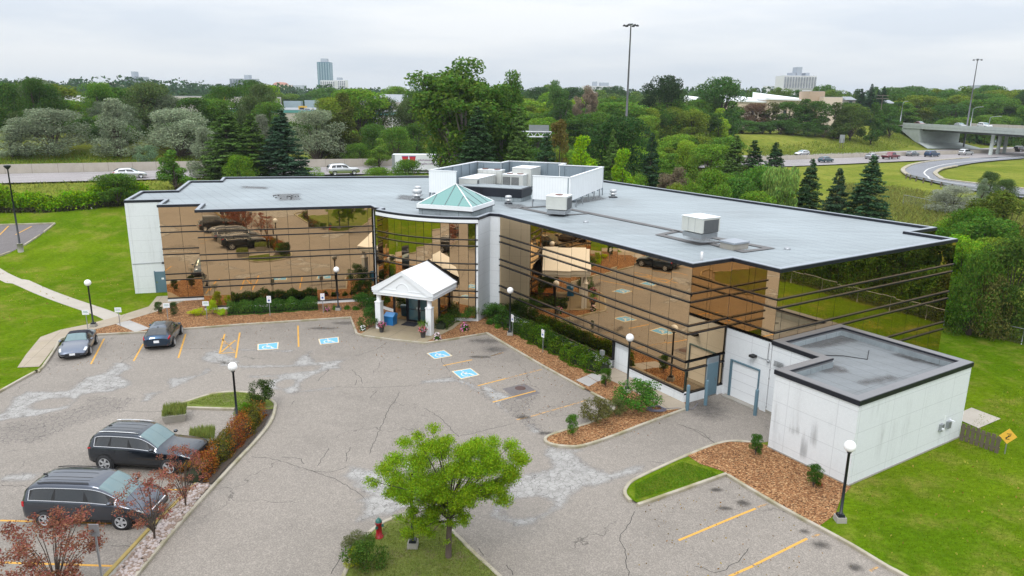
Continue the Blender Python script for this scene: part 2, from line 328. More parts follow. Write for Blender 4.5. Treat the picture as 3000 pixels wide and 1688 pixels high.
def mirror(name, c):
    b = NB(name); g = b.n('ShaderNodeBsdfAnisotropic' if hasattr(bpy.types, 'ShaderNodeBsdfAnisotropic') else 'ShaderNodeBsdfGlossy')
    g.inputs['Color'].default_value = (*c, 1); g.inputs['Roughness'].default_value = .0
    n = b.noise(.9, 1); bu = b.n('ShaderNodeBump'); bu.inputs['Strength'].default_value = .09; bu.inputs['Distance'].default_value = .012; b.l(n, bu.inputs['Height']); b.l(bu.outputs[0], g.inputs['Normal'])
    return b.done(g.outputs[0])
M['mirror'] = mirror('bronze_mirror_glass', (.68, .50, .305)); M['mirror_side'] = mirror('bronze_mirror_glass_side', (.90, .64, .40)) if False else M['mirror']
M['black'] = simple('black_aluminium', (.010, .010, .014), .35, .3, .1); M['dark'] = simple('dark_cavity', (.02, .018, .016), .8)
M['white_pt'] = simple('white_painted_cladding', (.78, .80, .82), .5, 0, .03, 3); M['white_roof'] = simple('white_metal_roof', (.86, .86, .86), .45, 0, .03)
def ribbed(name, c, rz, per=.3):
    b = NB(name); q = b.n('ShaderNodeSeparateXYZ'); b.l(b.map(rz), q.inputs[0]); s_ = b.math('ADD', q.outputs[0], q.outputs[1])
    f = b.math('ABSOLUTE', b.math('SUBTRACT', b.math('FRACT', b.math('DIVIDE', s_, per)), .5)); ln = b.math('SUBTRACT', 1, b.ramp(f, .01, .09)); n = b.noise(1.2, 4)
    x = b.n('ShaderNodeVectorMath', operation='SCALE'); x.inputs[0].default_value = c; b.l(b.grey(n, .93, 1.06), x.inputs['Scale'])
    return b.done(b.bsdf(b.mix(b.math('MULTIPLY', ln, .25), x.outputs[0], tuple(y*.5 for y in c)), .5, 0, .4, f, .3, .02))
M['ribbed'] = ribbed('ribbed_white_cladding', (.80, .82, .84), -FC.a); M['ribbed_back'] = ribbed('ribbed_grey_back', (.22, .27, .31), -FC.a, .4)
M['rtu'] = simple('beige_grey_unit_paint', (.56, .57, .54), .5, .1, .1, 3); M['rust'] = simple('rusty_fan_steel', (.16, .07, .05), .7, .3, .4, 9); M['grille'] = simple('coil_grille', (.10, .105, .11), .6, .3, .2, 30)
M['galv'] = simple('galvanised_steel', (.34, .36, .38), .4, .6, .12); M['blue_gl'] = None
def glassy(name, c, rough=.03, alpha=1, spec=1.0):
    b = NB(name); return b.done(b.bsdf(c, rough, 0, spec, None, Alpha=alpha))
M['sky_glass'] = glassy('pale_green_glass', (.11, .27, .245), .12); M['door_glass'] = glassy('clear_door_glass', (.06, .12, .13), .04)
M['wood'] = simple('weathered_timber', (.13, .105, .075), .9, 0, .35, 12, bump=.4); M['blue_pt'] = simple('blue_grey_paint', (.10, .175, .22), .5, 0, .07); M['deck'] = simple('roof_walkway_pads', (.13, .125, .125), .85, 0, .2, 8)
M['blue_bin'] = simple('blue_plastic', (.02, .19, .50), .35, 0, .05); M['mat'] = simple('rubber_mat', (.018, .02, .028), .9); M['pot'] = simple('dark_pot', (.05, .05, .055), .6)
M['red'] = simple('red_hydrant_paint', (.30, .008, .015), .35, 0, .1); M['green_cap'] = simple('green_cap_paint', (.02, .13, .11), .4)
M['globe'] = simple('opal_white_globe', (.88, .88, .88), .25, 0, .02); M['pole'] = simple('dark_pole_paint', (.006, .010, .014), .35, .2); M['sign_w'] = simple('white_sign_face', (.80, .82, .85), .4, 0, .02)
M['sign_y'] = simple('yellow_sign_face', (.80, .46, .06), .5, 0, .03); M['ink'] = simple('sign_ink_black', (.01, .01, .02), .5); M['ink_g'] = simple('sign_ink_green', (.02, .22, .12), .5); M['ink_b'] = simple('sign_ink_blue', (.02, .08, .35), .5); M['ink_r'] = simple('sign_ink_red', (.55, .02, .04), .5); M['ink_p'] = simple('sign_ink_purple', (.16, .02, .18), .5)
M['stone'] = simple('river_stone', (.40, .36, .34), .7, 0, .45, 5); M['bark'] = simple('bark', (.075, .055, .042), .95, 0, .3, 14, bump=.5); M['bark_g'] = simple('grey_bark', (.20, .17, .15), .95, 0, .3, 14)
M['hose'] = simple('grey_hose', (.17, .17, .23), .45); M['brick_t'] = simple('beige_wall', (.43, .40, .37), .9, 0, .06, .5); M['far_w'] = simple('far_white_wall', (.70, .70, .71), .8, 0, .04, .3)
M['roof_far'] = simple('far_grey_roof', (.25, .27, .29), .8, 0, .1, .3); M['teal'] = simple('teal_trim', (.09, .28, .27), .6); M['cream'] = simple('cream_stucco', (.62, .52, .42), .9, 0, .04, .4); M['roofw'] = simple('white_far_roof', (.80, .82, .84), .6, 0, .05, .2)
M['far_win'] = simple('far_window', (.05, .06, .08), .3); M['tower_b'] = simple('blue_tower_glass', (.12, .24, .31), .25, .2, .1, .05); M['tower_g'] = simple('grey_tower_wall', (.38, .42, .48), .8, 0, .06, .05); M['dome'] = simple('red_dome', (.36, .17, .12), .8)
M['yel'] = simple('yellow_equipment', (.55, .33, .02), .6); M['steelroof'] = simple('white_truss_paint', (.66, .68, .70), .5); M['litter'] = simple('white_litter', (.75, .75, .75), .6)
def leafmat(name, trans=.42, hue=.03, rv=.45):
    b = NB(name); oi = b.n('ShaderNodeObjectInfo'); ge = b.n('ShaderNodeNewGeometry'); rnd = ge.outputs['Random Per Island']
    cl = b.noise(.55, 2); h = b.n('ShaderNodeHueSaturation'); b.l(oi.outputs['Color'], h.inputs['Color'])
    b.l(b.math('ADD', b.grey(b.math('FRACT', b.math('MULTIPLY', rnd, 7.31)), .5-hue, .5+hue), b.grey(cl, -.02, .02)), h.inputs['Hue'])
    b.l(b.math('MULTIPLY', b.grey(rnd, 1-rv, 1+rv), b.grey(cl, .72, 1.28)), h.inputs['Value']); h.inputs['Saturation'].default_value = 1
    d = b.n('ShaderNodeBsdfDiffuse'); b.l(h.outputs[0], d.inputs[0]); t_ = b.n('ShaderNodeBsdfTranslucent'); b.l(h.outputs[0], t_.inputs[0])
    m_ = b.n('ShaderNodeMixShader'); m_.inputs[0].default_value = trans; b.l(d.outputs[0], m_.inputs[1]); b.l(t_.outputs[0], m_.inputs[2])
    return b.done(m_.outputs[0])
M['leaf'] = leafmat('leaves'); M['needle'] = leafmat('needles', .12, .015, .45)
def objcol(name, rough, metal=0, coat=0, spec=.5):
    b = NB(name); oi = b.n('ShaderNodeObjectInfo'); p = b.n('ShaderNodeBsdfPrincipled'); b.l(oi.outputs['Color'], p.inputs['Base Color']); p.inputs['Roughness'].default_value = rough; p.inputs['Metallic'].default_value = metal
    p.inputs['Coat Weight'].default_value = coat; p.inputs['Coat Roughness'].default_value = .03; p.inputs['Coat IOR'].default_value = 1.55; return b.done(p.outputs[0])
M['car'] = objcol('car_paint', .28, .85, 1.0); M['tinted'] = glassy('tinted_glass', (.012, .015, .018), .04); M['wind'] = glassy('windscreen_glass', (.10, .17, .18), .05); M['tyre'] = simple('tyre_rubber', (.018, .018, .02), .85)
M['rim'] = simple('alloy_rim', (.50, .51, .53), .4, .25, .05); M['chrome'] = simple('chrome_trim', (.80, .80, .82), .15, .9, .02); M['tail'] = simple('tail_lamp_red', (.42, .01, .02), .2, 0, .05); M['lens'] = simple('head_lamp_lens', (.62, .66, .68), .08, .2, .05)
M['trim'] = simple('black_trim', (.012, .012, .014), .6); M['softtop'] = simple('black_softtop', (.010, .012, .022), .9); M['flower'] = objcol('petals', .8)
# ================================================================ SETTING
def cat(pts, n=5, closed=False):        # smooth a polyline
    P = [Vector((p[0], p[1])) for p in pts]; N = len(P); o = []
    rng = range(N if closed else N-1)
    for i in rng:
        g = (lambda k: P[k % N]) if closed else (lambda k: P[max(0, min(N-1, k))])
        a, b, c, d = g(i-1), g(i), g(i+1), g(i+2)
        for k in range(n):
            t = k/n; o.append(tuple(.5*((2*b)+(c-a)*t+(2*a-5*b+4*c-d)*t*t+(3*b-a-3*c+d)*t**3)))
    if not closed: o.append(tuple(P[-1]))
    return o
def sheet(name, poly, off, mat, step=0, terrain=False, parent=None, kind='structure'):
    bm = bmesh.new(); vs = [bm.verts.new((p[0], p[1], 0)) for p in poly]; f = bm.faces.new(vs)
    f.normal_update()
    if f.normal.z < 0: f.normal_flip()
    bmesh.ops.triangulate(bm, faces=bm.faces[:])
    if step:
        for ax in (0, 1):
            lo = min(p[ax] for p in poly); hi = max(p[ax] for p in poly); k = math.ceil(lo/step)*step
            while k < hi:
                no = Vector((1,0,0)) if ax == 0 else Vector((0,1,0)); co = no*k
                bmesh.ops.bisect_plane(bm, geom=bm.verts[:]+bm.edges[:]+bm.faces[:], plane_co=co, plane_no=no); k += step
    for v in bm.verts: v.co.z = (T(v.co.x, v.co.y) if terrain else 0)+off
    me = bpy.data.meshes.new(name); bm.to_mesh(me); bm.free(); me.materials.append(mat); o = link(name, me, parent)
    if not parent: tag(o, kind=kind)
    return o
def offs(poly, d):      # offset to the left of the direction of travel
    o = []
    for i, p in enumerate(poly):
        a = Vector(poly[max(i-1, 0)][:2]); b = Vector(poly[min(i+1, len(poly)-1)][:2]); t = (b-a).normalized()
        if 0 < i < len(poly)-1:
            t1 = (Vector(p[:2])-a).normalized(); t2 = (b-Vector(p[:2])).normalized(); k = 1/max(.5, math.sqrt((1+t1.dot(t2))/2))
        else: k = 1
        o.append((p[0]-t.y*d*k, p[1]+t.x*d*k))
    return o
def ribbon(mb, pts, d0, d1, zf, mi=0):
    a, b = offs(pts, d0), offs(pts, d1); n = len(a)
    vs = [(x, y, zf(x, y)) for x, y in a]+[(x, y, zf(x, y)) for x, y in b]
    mb.add(vs, [(i, i+1, n+i+1, n+i) for i in range(n-1)], mi); return mb
def kerb(pts, name='kerb', w=.16, h=.135, mat=None, parent=None, z0=-.02, zf=None):
    a, b = offs(pts, w/2), offs(pts, -w/2); n = len(pts); mb = MB(); vs = []
    for i in range(n):
        zb = zf(*pts[i][:2]) if zf else 0
        for (x, y), z in ((b[i], z0), (b[i], h-.025), ((b[i][0]*.82+a[i][0]*.18, b[i][1]*.82+a[i][1]*.18), h), ((b[i][0]*.18+a[i][0]*.82, b[i][1]*.18+a[i][1]*.82), h), (a[i], h-.025), (a[i], z0)): vs.append((x, y, z+zb))
    fs = [(i*6+k, i*6+k+1, i*6+6+k+1, i*6+6+k) for i in range(n-1) for k in range(5)]+[tuple(range(6)), tuple(range((n-1)*6+5, (n-1)*6-1, -1))]
    mb.add(vs, fs); o = mb.build(name, mat or M['kerb'], parent)
    if not parent: tag(o, kind='structure')
    return o
def dens(pts, step=1.0):
    o = []
    for a, b in zip(pts, pts[1:]):
        n = max(1, int(math.hypot(b[0]-a[0], b[1]-a[1])/step))
        for k in range(n): t = k/n; o.append(tuple(a[j]+(b[j]-a[j])*t for j in range(len(a))))
    return o+[pts[-1]]

# ---- terrain sheet to the horizon
def axis(parts):
    o = []
    for a, b, st in parts:
        n = max(1, round((b-a)/st)); o += [a+(b-a)*k/n for k in range(n)]
    return np.array(o+[parts[-1][1]])
gx = axis([(-3600,-600,250),(-600,-200,40),(-200,-110,9),(-110,190,3),(190,330,7),(330,700,37),(700,4200,250)])
gy = axis([(-400,-60,60),(-60,50,8),(50,290,3),(290,420,8),(420,900,30),(900,6000,250)])
XX, YY = np.meshgrid(gx, gy); ZZ = np.array([[T(x, y) for x in gx] for y in gy])-.14
for ix in np.where((gx > -32) & (gx < 30))[0]:
    for iy in np.where((gy > -60) & (gy < 62))[0]: ZZ[iy, ix] = -.3
nx, ny = len(gx), len(gy); idx = np.arange(nx*ny).reshape(ny, nx)
Fq = np.stack([idx[:-1,:-1], idx[:-1,1:], idx[1:,1:], idx[1:,:-1]], -1).reshape(-1, 4)
me = npmesh('ground', np.stack([XX, YY, ZZ], -1).reshape(-1, 3), Fq, M['meadow'], True); tag(link('ground', me), kind='structure')

# ---- lot
LOT = sheet('parking_lot', [(-33,-70),(60,-70),(30,20),(30,50),(20,60),(-28,60),(-33,40)], 0.0, M['asphalt'])
hz = [GT(p) for p in ((0, 626), (130, 622), (250, 615), (345, 607))]
HL = [(hz[0][0]-30, hz[0][1]-14)]+[(p[0], p[1]) for p in hz]
hd = Vector((HL[-1][0]-HL[1][0], HL[-1][1]-HL[1][1])).normalized(); HL.append((HL[-1][0]+hd.x*60, HL[-1][1]+hd.y*60))
K1a = [(-29.8,-68),(-29.7,10),(-29.6,39.5),(-29.45,42.7),(-30.0,44.6),(-31.0,47.2),(-31.7,48.9),(-31.3,49.7),(-30.1,49.9)]
K1 = K1a+[(-26.7,50.7),(-24.6,51.4),(-20.6,52.7),(-12.6,54.9),(-11.3,50.9),(-10.7,50.4),(-8.5,49.6),(-6.1,48.9),(-4.3,49.8),(-1.8,51.3),(2.0,44.7),(4.4,40.8),(5.6,38.9),(5.9,38.3),(5.3,37.0),(4.2,36.0),(2.4,34.8),(1.85,34.3),(1.8,33.8),(2.2,33.45),(2.9,33.3),(3.6,33.4),(5.1,34.4),(7.3,36.15),(9.8,38.05)]
sheet('lawn', [(p[0]-.05, p[1]) for p in K1a]+[(-26,54),(-20,64),(-20,95)]+[(HL[-1][0]-40*hd.x, HL[-1][1]-40*hd.y)]+[HL[i] for i in (4,3,2,1,0)]+[(-140,40),(-140,-68)], .09, M['lawn'], 2.0, True)
K3 = [(12.45,33.85),(11.7,34.05),(11.0,34.0),(10.0,33.5),(8.1,32.1),(5.8,30.2),(5.2,29.4),(5.05,28.8),(5.2,28.25)]
K3b = [(5.45,27.95),(7.2,29.0),(10.0,30.7)]
K3c = [(10.05,30.6),(10.7,29.4),(11.7,27.7),(12.7,26.2),(13.4,25.1),(14.1,23.8),(14.7,22.9),(18.5,16.6),(24,8),(32,-8),(44,-40)]
fa, fb = Vector(G((2771,915), 1.15)), Vector(G((3000,968), 1.15)); fdv = (fb-fa).normalized()
sheet('lawn', [(12.45,33.8),(11.0,33.9),(8.1,32.0),(5.8,30.1),(5.15,29.3),(5.1,28.6),(5.45,28.1),(10.0,30.7)]+K3c[1:]+[(44,-68),(120,-68)]+[tuple(fb+fdv*70), tuple(fb+fdv*30), tuple(fb), tuple(fa), tuple(fa-fdv*14), tuple(fa-fdv*34), (12,88), (15,46), (18,36)], .09, M['lawn'], 2.0, True)
sheet('mulch_bed', [(p[0], p[1]+.05) for p in K1[8:]]+[(10.3,39.2),(2,57),(-8,62),(-20,66),(-26.4,62.5),(-27.3,59.3),(-28.4,56.5),(-29.3,53.7),(-30.6,51.6),(-31.1,50.2)], .105, M['mulch'])
sheet('mulch_bed', [(12.9,33.6),(12.45,33.85),(11.0,33.95),(9.9,33.4),(8.6,32.4)]+[(9.0,31.6),(9.9,30.9),(10.0,30.7),(10.7,29.4),(11.7,27.7),(12.55,26.4),(13.6,27.3),(14.4,28.6),(15.3,29.6)], .105, M['mulch'])
for nm, k in (('kerb', K1a[:1]+cat(K1a[1:8], 5)+K1[8:9]), ('kerb', K1[8:15]), ('kerb', K1[14:21]), ('kerb', cat(K1[20:24], 3)[1:]+cat(K1[23:], 4)), ('kerb', cat(K3, 5)), ('kerb', K3b), ('kerb', cat(K3c, 3))): kerb(k)
# concrete walks
sheet('walkway', [(-30.3,60.3),(-29.5,57.2),(-30.5,54.5),(-31.7,52.3),(-32.9,50.9),(-33.3,49.2),(-32.0,45.6),(-31.0,43.2),(-29.75,43.4),(-30.15,44.6),(-31.1,47.2),(-31.75,48.9),(-31.35,49.8),(-30.4,51.2),(-29.6,52.5),(-29.0,54.0),(-28.1,56.0),(-27.4,59.0),(-27.6,61.0)], .118, M['walk'])
pth = [GT(Z5(x, y), .1)[:2] for x, y in ((0,822),(200,900),(400,985),(600,1060),(800,1130),(1000,1205))]+[(-29.9,53.2)]
pm = MB(); ribbon(pm, dens(cat([(-70,84)]+pth, 3), .8), .68, -.68, lambda x, y: T(x, y)+.105); tag(pm.build('path', M['path']), kind='structure')
pm = MB(); ribbon(pm, dens([(-29.45,52.95),(-28.2,52.0),(-26.95,51.0)], .5), .55, -.55, lambda x, y: .113); tag(pm.build('path', M['paver']), kind='structure')
sheet('entrance_slab', [FC.p(*q) for q in ((-28.5,43.2),(-23.35,43.35),(-22.9,47.0),(-23.2,50.2),(-28.4,50.2),(-28.9,47))], .128, M['slab'])
wk = gp(ZS, [(1105,640),(1400,775),(1640,905),(1790,990),(1965,968)])
sheet('walkway', wk+[FR_.p(-27.6,29.3), FR_.p(-34.6,29.3), FR_.p(-34.7,28.1)], .118, M['walk'])
for q in (((925,705),(1025,662),(1125,720),(1045,765)), ((1028,660),(1108,628),(1215,690),(1130,718))):
    sheet('paver', gp(ZS, q), .115 if q[0][0] < 1000 else .114, M['paver'])
sheet('concrete_pad', gp(ZR(2700,1200,.093168), [(1250,420),(1780,650),(2480,350),(1560,0)])+[FR_.p(-18.5,38.6)], .12, M['path'], terrain=True)
# islands
IL = gp(ZP, [(1900,1045),(2250,935)])+[(-15.9,39.75),(-14.6,39.4),(-13.4,38.4),(-13.0,37.4)]
kl = cat(IL+[(-12.7,35.6),(-12.75,33.4),(-12.95,31.2),(-13.3,26.2),(-13.4,22.9)], 4)+[(-13.6,16),(-13.9,5),(-14.2,-12)]
kerb(kl)
kerb([(-18.2,37.5),(-15.2,37.35)])
sheet('island_grass', [(-18.4,38.0)]+cat(IL, 4)[1:]+[(-13.4,37.3),(-15.2,37.4),(-18.2,37.55)], .1, M['island_grass'])
sheet('soil_strip', [(-15.2,37.3),(-13.1,37.3),(-12.9,35.4),(-12.95,33.4),(-13.15,31.2),(-13.25,29.3),(-14.05,29.3),(-14.15,31),(-14.4,34),(-14.6,36)], .1, M['soil'])
kerb([(-13.95,29.3),(-14.05,28.5),(-14.3,26.1),(-14.45,22.9),(-14.7,16),(-15.0,5),(-15.3,-12)], mat=M['kerb_y'])
sheet('stone_strip', [(-14.0,29.25),(-13.2,29.25),(-13.4,25),(-13.7,16),(-14.3,-12),(-15.2,-12),(-14.7,16),(-14.35,25)], .07, M['foot'])
IC = [(-6.0,10),(-6.2,16),(-5.95,23.0),(-5.75,25.0),(-5.2,26.3),(-4.4,26.85),(-3.5,26.85),(-2.8,26.45),(-2.2,25.7),(-1.2,24.2),(-.4,23.1),(3.5,17.5),(7,12)]
kerb(cat(IC, 4)); sheet('island_grass', cat(IC, 3)[1:-1]+[(5,9),(-4,8)], .095, M['island_grass'], 0)
kerb(cat([(-6,10),(-5,8.6),(-2,8),(3,8.6),(6,9.6),(7,12)], 4))
# far-left neighbouring lot
q = [GT(Z5(x, y)) for x, y in ((520,362),(380,462),(235,570),(100,622),(0,672))]
pk = [(q[0][0], q[0][1]), (q[1][0], q[1][1]), (q[2][0], q[2][1]), (q[3][0], q[3][1]), (q[4][0], q[4][1])]
l0 = GT(Z5(0, 372)); sheet('neighbour_lot', pk+[(q[4][0]-40, q[4][1]-22), (l0[0]-40, l0[1]-8), l0[:2]], .12, M['asphalt_dark'], 2.0, True)
kerb(dens([pk[0], l0[:2], (l0[0]-40, l0[1]-8)], 3), zf=T, z0=.05, h=.26); kerb(dens([pk[4], pk[3]], 2), zf=T, z0=.05, h=.26); kerb(dens([pk[2], pk[1]], 2), zf=T, z0=.05, h=.24); kerb(dens([((pk[1][0]*.75+pk[0][0]*.25), (pk[1][1]*.75+pk[0][1]*.25)), pk[0]], 2), zf=T, z0=.05, h=.24)
def line(a, b, w, mat, z=.004, zf=None, parent=LOT, name='stall_line'):
    mb = MB(); pts = dens([a, b], 1.5); ribbon(mb, pts, w/2, -w/2, (lambda x, y: z+(zf(x, y) if zf else 0))); return mb.build(name, mat, parent)
for a, b in (((0,470),(85,385)), ((150,465),(300,378))):
    a, b = GT(Z5(*a)), GT(Z5(*b)); line(a[:2], b[:2], .12, M['paint_yellow'], .14, T)

# ---- markings
Y = M['paint_yellow']; YF = M['paint_faint']
for Z_, a, b, m in [(ZP,(1105,335),(965,605),Y),(ZP,(1520,390),(1418,572),Y),(ZP,(1970,285),(1893,540),Y),(ZM,(557,175),(563,375),Y),
    (ZP,(2385,285),(2330,492),Y),(ZM,(8,240),(-30,480),Y),(ZP,(2330,492),(2500,480),Y),(ZP,(2350,395),(2515,365),YF),(ZP,(2350,330),(2490,470),YF),(ZP,(2500,350),(2345,480),Y),
    (ZM,(1925,552),(2200,497),Y),(ZM,(2380,460),(2480,432),YF),(ZS,(0,742),(260,675),Y),(ZS,(260,675),(600,588),YF),(ZS,(140,897),(545,790),Y),(ZS,(500,1032),(800,945),YF),(ZS,(800,945),(1020,880),YF),(ZS,(365,1062),(470,1040),YF),(ZS,(125,460),(240,430),YF),
    (ZT,(1895,1112),(2450,880),Y),(ZT,(2450,880),(2620,812),Y),(ZU,(60,800),(160,770),YF),(ZT,(2370,1452),(2600,1352),Y),(ZU,(30,1345),(530,1095),Y),(ZU,(580,1080),(655,1048),YF),(ZU,(1125,1402),(1195,1362),YF),
    (ZQ,(-700,1300),(1100,1355),Y),(ZQ,(0,925),(1470,965),Y),(ZQ,(900,620),(1750,637),Y)]:
    a, b = G(Z_(*a)), G(Z_(*b)); line(a, b, .11, m)
for k in range(6): line((-20.2, 20.7-2.75*k), (-15.0, 20.6-2.75*k), .11, Y)
for k in range(5): line((16.5+1.7*k, 14.6-2.6*k), (11.6+1.7*k, 11.6-2.6*k), .11, Y)
def symbol(c4):
    P = [Vector(G(ZM(*p))) for p in c4]
    def b(u, v): p = P[0]*(1-u)*(1-v)+P[1]*u*(1-v)+P[2]*u*v+P[3]*(1-u)*v; return p
    def quad(us, vs, mat, z, name):
        mb = MB(); mb.add([(*b(us[0], vs[0]), z), (*b(us[1], vs[0]), z), (*b(us[1], vs[1]), z), (*b(us[0], vs[1]), z)], [(0,1,2,3)]); return mb
    root = quad((0,1), (0,1), None, .004, '').build('accessible_symbol', M['paint_cream'], LOT)
    quad((.06,.94), (.09,.91), None, .008, '').build('blue_field', M['paint_blue'], root)
    mb = MB(); W_ = P[0].lerp(P[3], .5); seg = lambda pts, w: ribbon(mb, [tuple(b(x, y)) for x, y in pts], w, -w, lambda x, y: .012)
    c = (.40, .62); seg([(c[0]+.16*math.cos(t), c[1]+.22*math.sin(t)) for t in [x*.35+1.2 for x in range(15)]], .035)
    seg([(.46,.28),(.47,.62),(.64,.62),(.72,.82),(.80,.80)], .05); seg([(.47,.42),(.62,.42)], .035); seg([(.435,.17),(.475,.17)], .09)
    mb.build('wheelchair_pictogram', M['paint_white'], root)
for c4 in (((175,350),(375,330),(370,395),(175,407)), ((748,302),(940,280),(945,335),(765,354)), ((1770,435),(1935,405),(2015,460),(1845,492)), ((2005,605),(2185,575),(2272,640),(2095,680))): symbol(c4)
def blob(name, poly, mat, z, soft=.5, cell=.14, holes=(), parent=None):
    P = np.array(poly); lo, hi = P.min(0)-.1, P.max(0)+.1; xs = np.arange(lo[0], hi[0]+cell, cell); ys = np.arange(lo[1], hi[1]+cell, cell); X, Y_ = np.meshgrid(xs, ys)
    ins = np.zeros(X.shape, bool); dist = np.full(X.shape, 1e9)
    for i in range(len(P)):
        (x1, y1), (x2, y2) = P[i], P[(i+1)%len(P)]
        c = ((y1 > Y_) != (y2 > Y_)) & (X < (x2-x1)*(Y_-y1)/((y2-y1) if y2 != y1 else 1e-9)+x1); ins ^= c
        L2 = (x2-x1)**2+(y2-y1)**2+1e-9; t = np.clip(((X-x1)*(x2-x1)+(Y_-y1)*(y2-y1))/L2, 0, 1); dist = np.minimum(dist, np.hypot(X-x1-t*(x2-x1), Y_-y1-t*(y2-y1)))
    m = np.where(ins, np.clip(dist/soft, 0, 1), 0)
    for (hx, hy, rx, ry, ra) in holes:
        ca, sa = math.cos(ra), math.sin(ra); u = ((X-hx)*ca+(Y_-hy)*sa)/rx; v = (-(X-hx)*sa+(Y_-hy)*ca)/ry; m = np.minimum(m, np.clip((np.hypot(u, v)-.8)*2, 0, 1))
    n = X.shape; idx = np.arange(X.size).reshape(n); k = (m[:-1,:-1]+m[:-1,1:]+m[1:,1:]+m[1:,:-1]) > 0
    F = np.stack([idx[:-1,:-1][k], idx[:-1,1:][k], idx[1:,1:][k], idx[1:,:-1][k]], -1)
    if len(F) == 0: return
    V = np.stack([X, Y_, np.full(X.shape, z)], -1).reshape(-1, 3); used = np.unique(F); re = np.zeros(X.size, int); re[used] = np.arange(len(used))
    return link(name, npmesh(name, V[used], re[F], mat, attrs={'m': m.ravel()[used]}), parent or LOT)
def hole(Z_, c, a, b):
    c_, a_, b_ = Vector(G(Z_(*c))), Vector(G(Z_(*a))), Vector(G(Z_(*b))); d = a_-c_; return (c_.x, c_.y, d.length, (b_-c_).length, math.atan2(d.y, d.x))
cp = [(ZP, [(-200,1300),(-200,1180),(0,1120),(130,950),(290,880),(700,880),(900,740),(1100,690),(1200,590),(1350,575),(1450,630),(1300,720),(1440,800),(1360,850),(1200,905),(900,930),(750,1080),(400,1170),(100,1200)], [(ZP,(560,1020),(780,1000),(560,1070))]),
 (ZP, [(1500,920),(1620,890),(1780,880),(1740,790),(1800,740),(1900,740),(2100,710),(2170,640),(2260,640),(2250,700),(2100,750),(1900,850),(1700,920),(1580,1010),(1480,1010)], []),
 (ZM, [(-200,500),(60,540),(480,535),(550,470),(640,420),(760,375),(680,440),(740,515),(860,500),(1060,480),(960,545),(1030,580),(860,595),(700,655),(600,720),(610,780),(760,760),(910,745),(910,785),(640,805),(430,830),(360,790),(230,785),(250,700),(330,670),(60,675),(60,640),(330,635),(450,615),(700,590),(740,560),(500,572),(60,585),(-200,560)], [(ZM,(440,725),(520,725),(440,765))]),
 (ZM, [(-60,385),(300,398),(540,398),(520,435),(300,425),(-60,415)], []), (ZP, [(2090,560),(2180,470),(2300,450),(2536,540),(2600,620),(2300,610),(2150,590)], []),
 (ZM, [(1670,740),(1720,690),(2000,645),(2080,665),(2240,720),(2300,790),(2400,895),(2330,890),(2200,780),(2040,715),(1800,725)], []),
 (ZS, [(-20,690),(120,740),(350,850),(230,905),(360,1060),(240,990),(130,905),(10,800)], []), (ZS, [(420,1070),(560,1110),(650,1200),(490,1210)], []),
 (ZT, [(590,260),(700,205),(800,235),(1040,250),(950,300),(1090,405),(1250,460),(1480,390),(1620,395),(1570,475),(1340,545),(1250,590),(1010,630),(910,700),(840,800),(570,960),(320,1025),(280,970),(60,890),(120,820),(120,740),(210,650),(290,530),(470,465),(640,430),(670,390),(600,310)], [(ZT,(470,800),(690,745),(500,890))]),
 (ZV, [(950,500),(1040,390),(1330,440),(1460,520),(1700,690),(1830,730),(1460,880),(1350,900),(1200,940),(1050,970),(1120,840),(1140,770),(1090,720),(1170,700),(1090,640)], []),
 (ZQ, [(-100,570),(0,490),(180,465),(420,462),(360,545),(200,570)], []), (ZV, [(480,400),(560,400),(670,480),(630,560),(600,470)], []), (ZM, [(1425,955),(1455,890),(1495,895),(1470,945)], []), (ZQ, [(210,1200),(350,1165),(340,1180),(240,1210)], [])]
for Z_, pts, hs in cp: blob('cracked_patch', gp(Z_, pts), M['cracked'], .003, .42, .13, [hole(*h) for h in hs])
blob('cracked_patch', gp(ZP, [(-100,1460),(-100,1250),(300,1180),(800,1060),(950,920),(1300,950),(1500,930),(1450,1020),(1300,1120),(1000,1210),(700,1310),(400,1460)]), M['alligator'], .002, .8)
blob('cracked_patch', gp(ZS, [(300,760),(600,830),(500,1000),(700,1200),(450,1150),(150,900)]), M['alligator'], .002, .6)
blob('cracked_patch', [(-11,12),(-4,11),(-2,6),(-9,2),(-12,8)], M['cracked'], .003, .6); blob('cracked_patch', [(-27,30),(-24,24),(-26,14),(-28.5,20)], M['cracked'], .003, .6)
pt = MB(); pc = gp(ZS, [(230,770),(440,720),(590,812),(372,872)]); pt.add([(x, y, .0025) for x, y in pc], [(0,1,2,3)]); pt.build('repair_patch', M['asphalt_dark'], LOT)
def crack(Z_, pts, w=.016):
    P = dens(gp(Z_, pts), .22); P = [(x+random.uniform(-.05,.05), y+random.uniform(-.05,.05)) for x, y in P]; mb = MB(); ribbon(mb, P, w, -w, lambda x, y: .0015); return mb.build('crack', M['dark'], LOT)
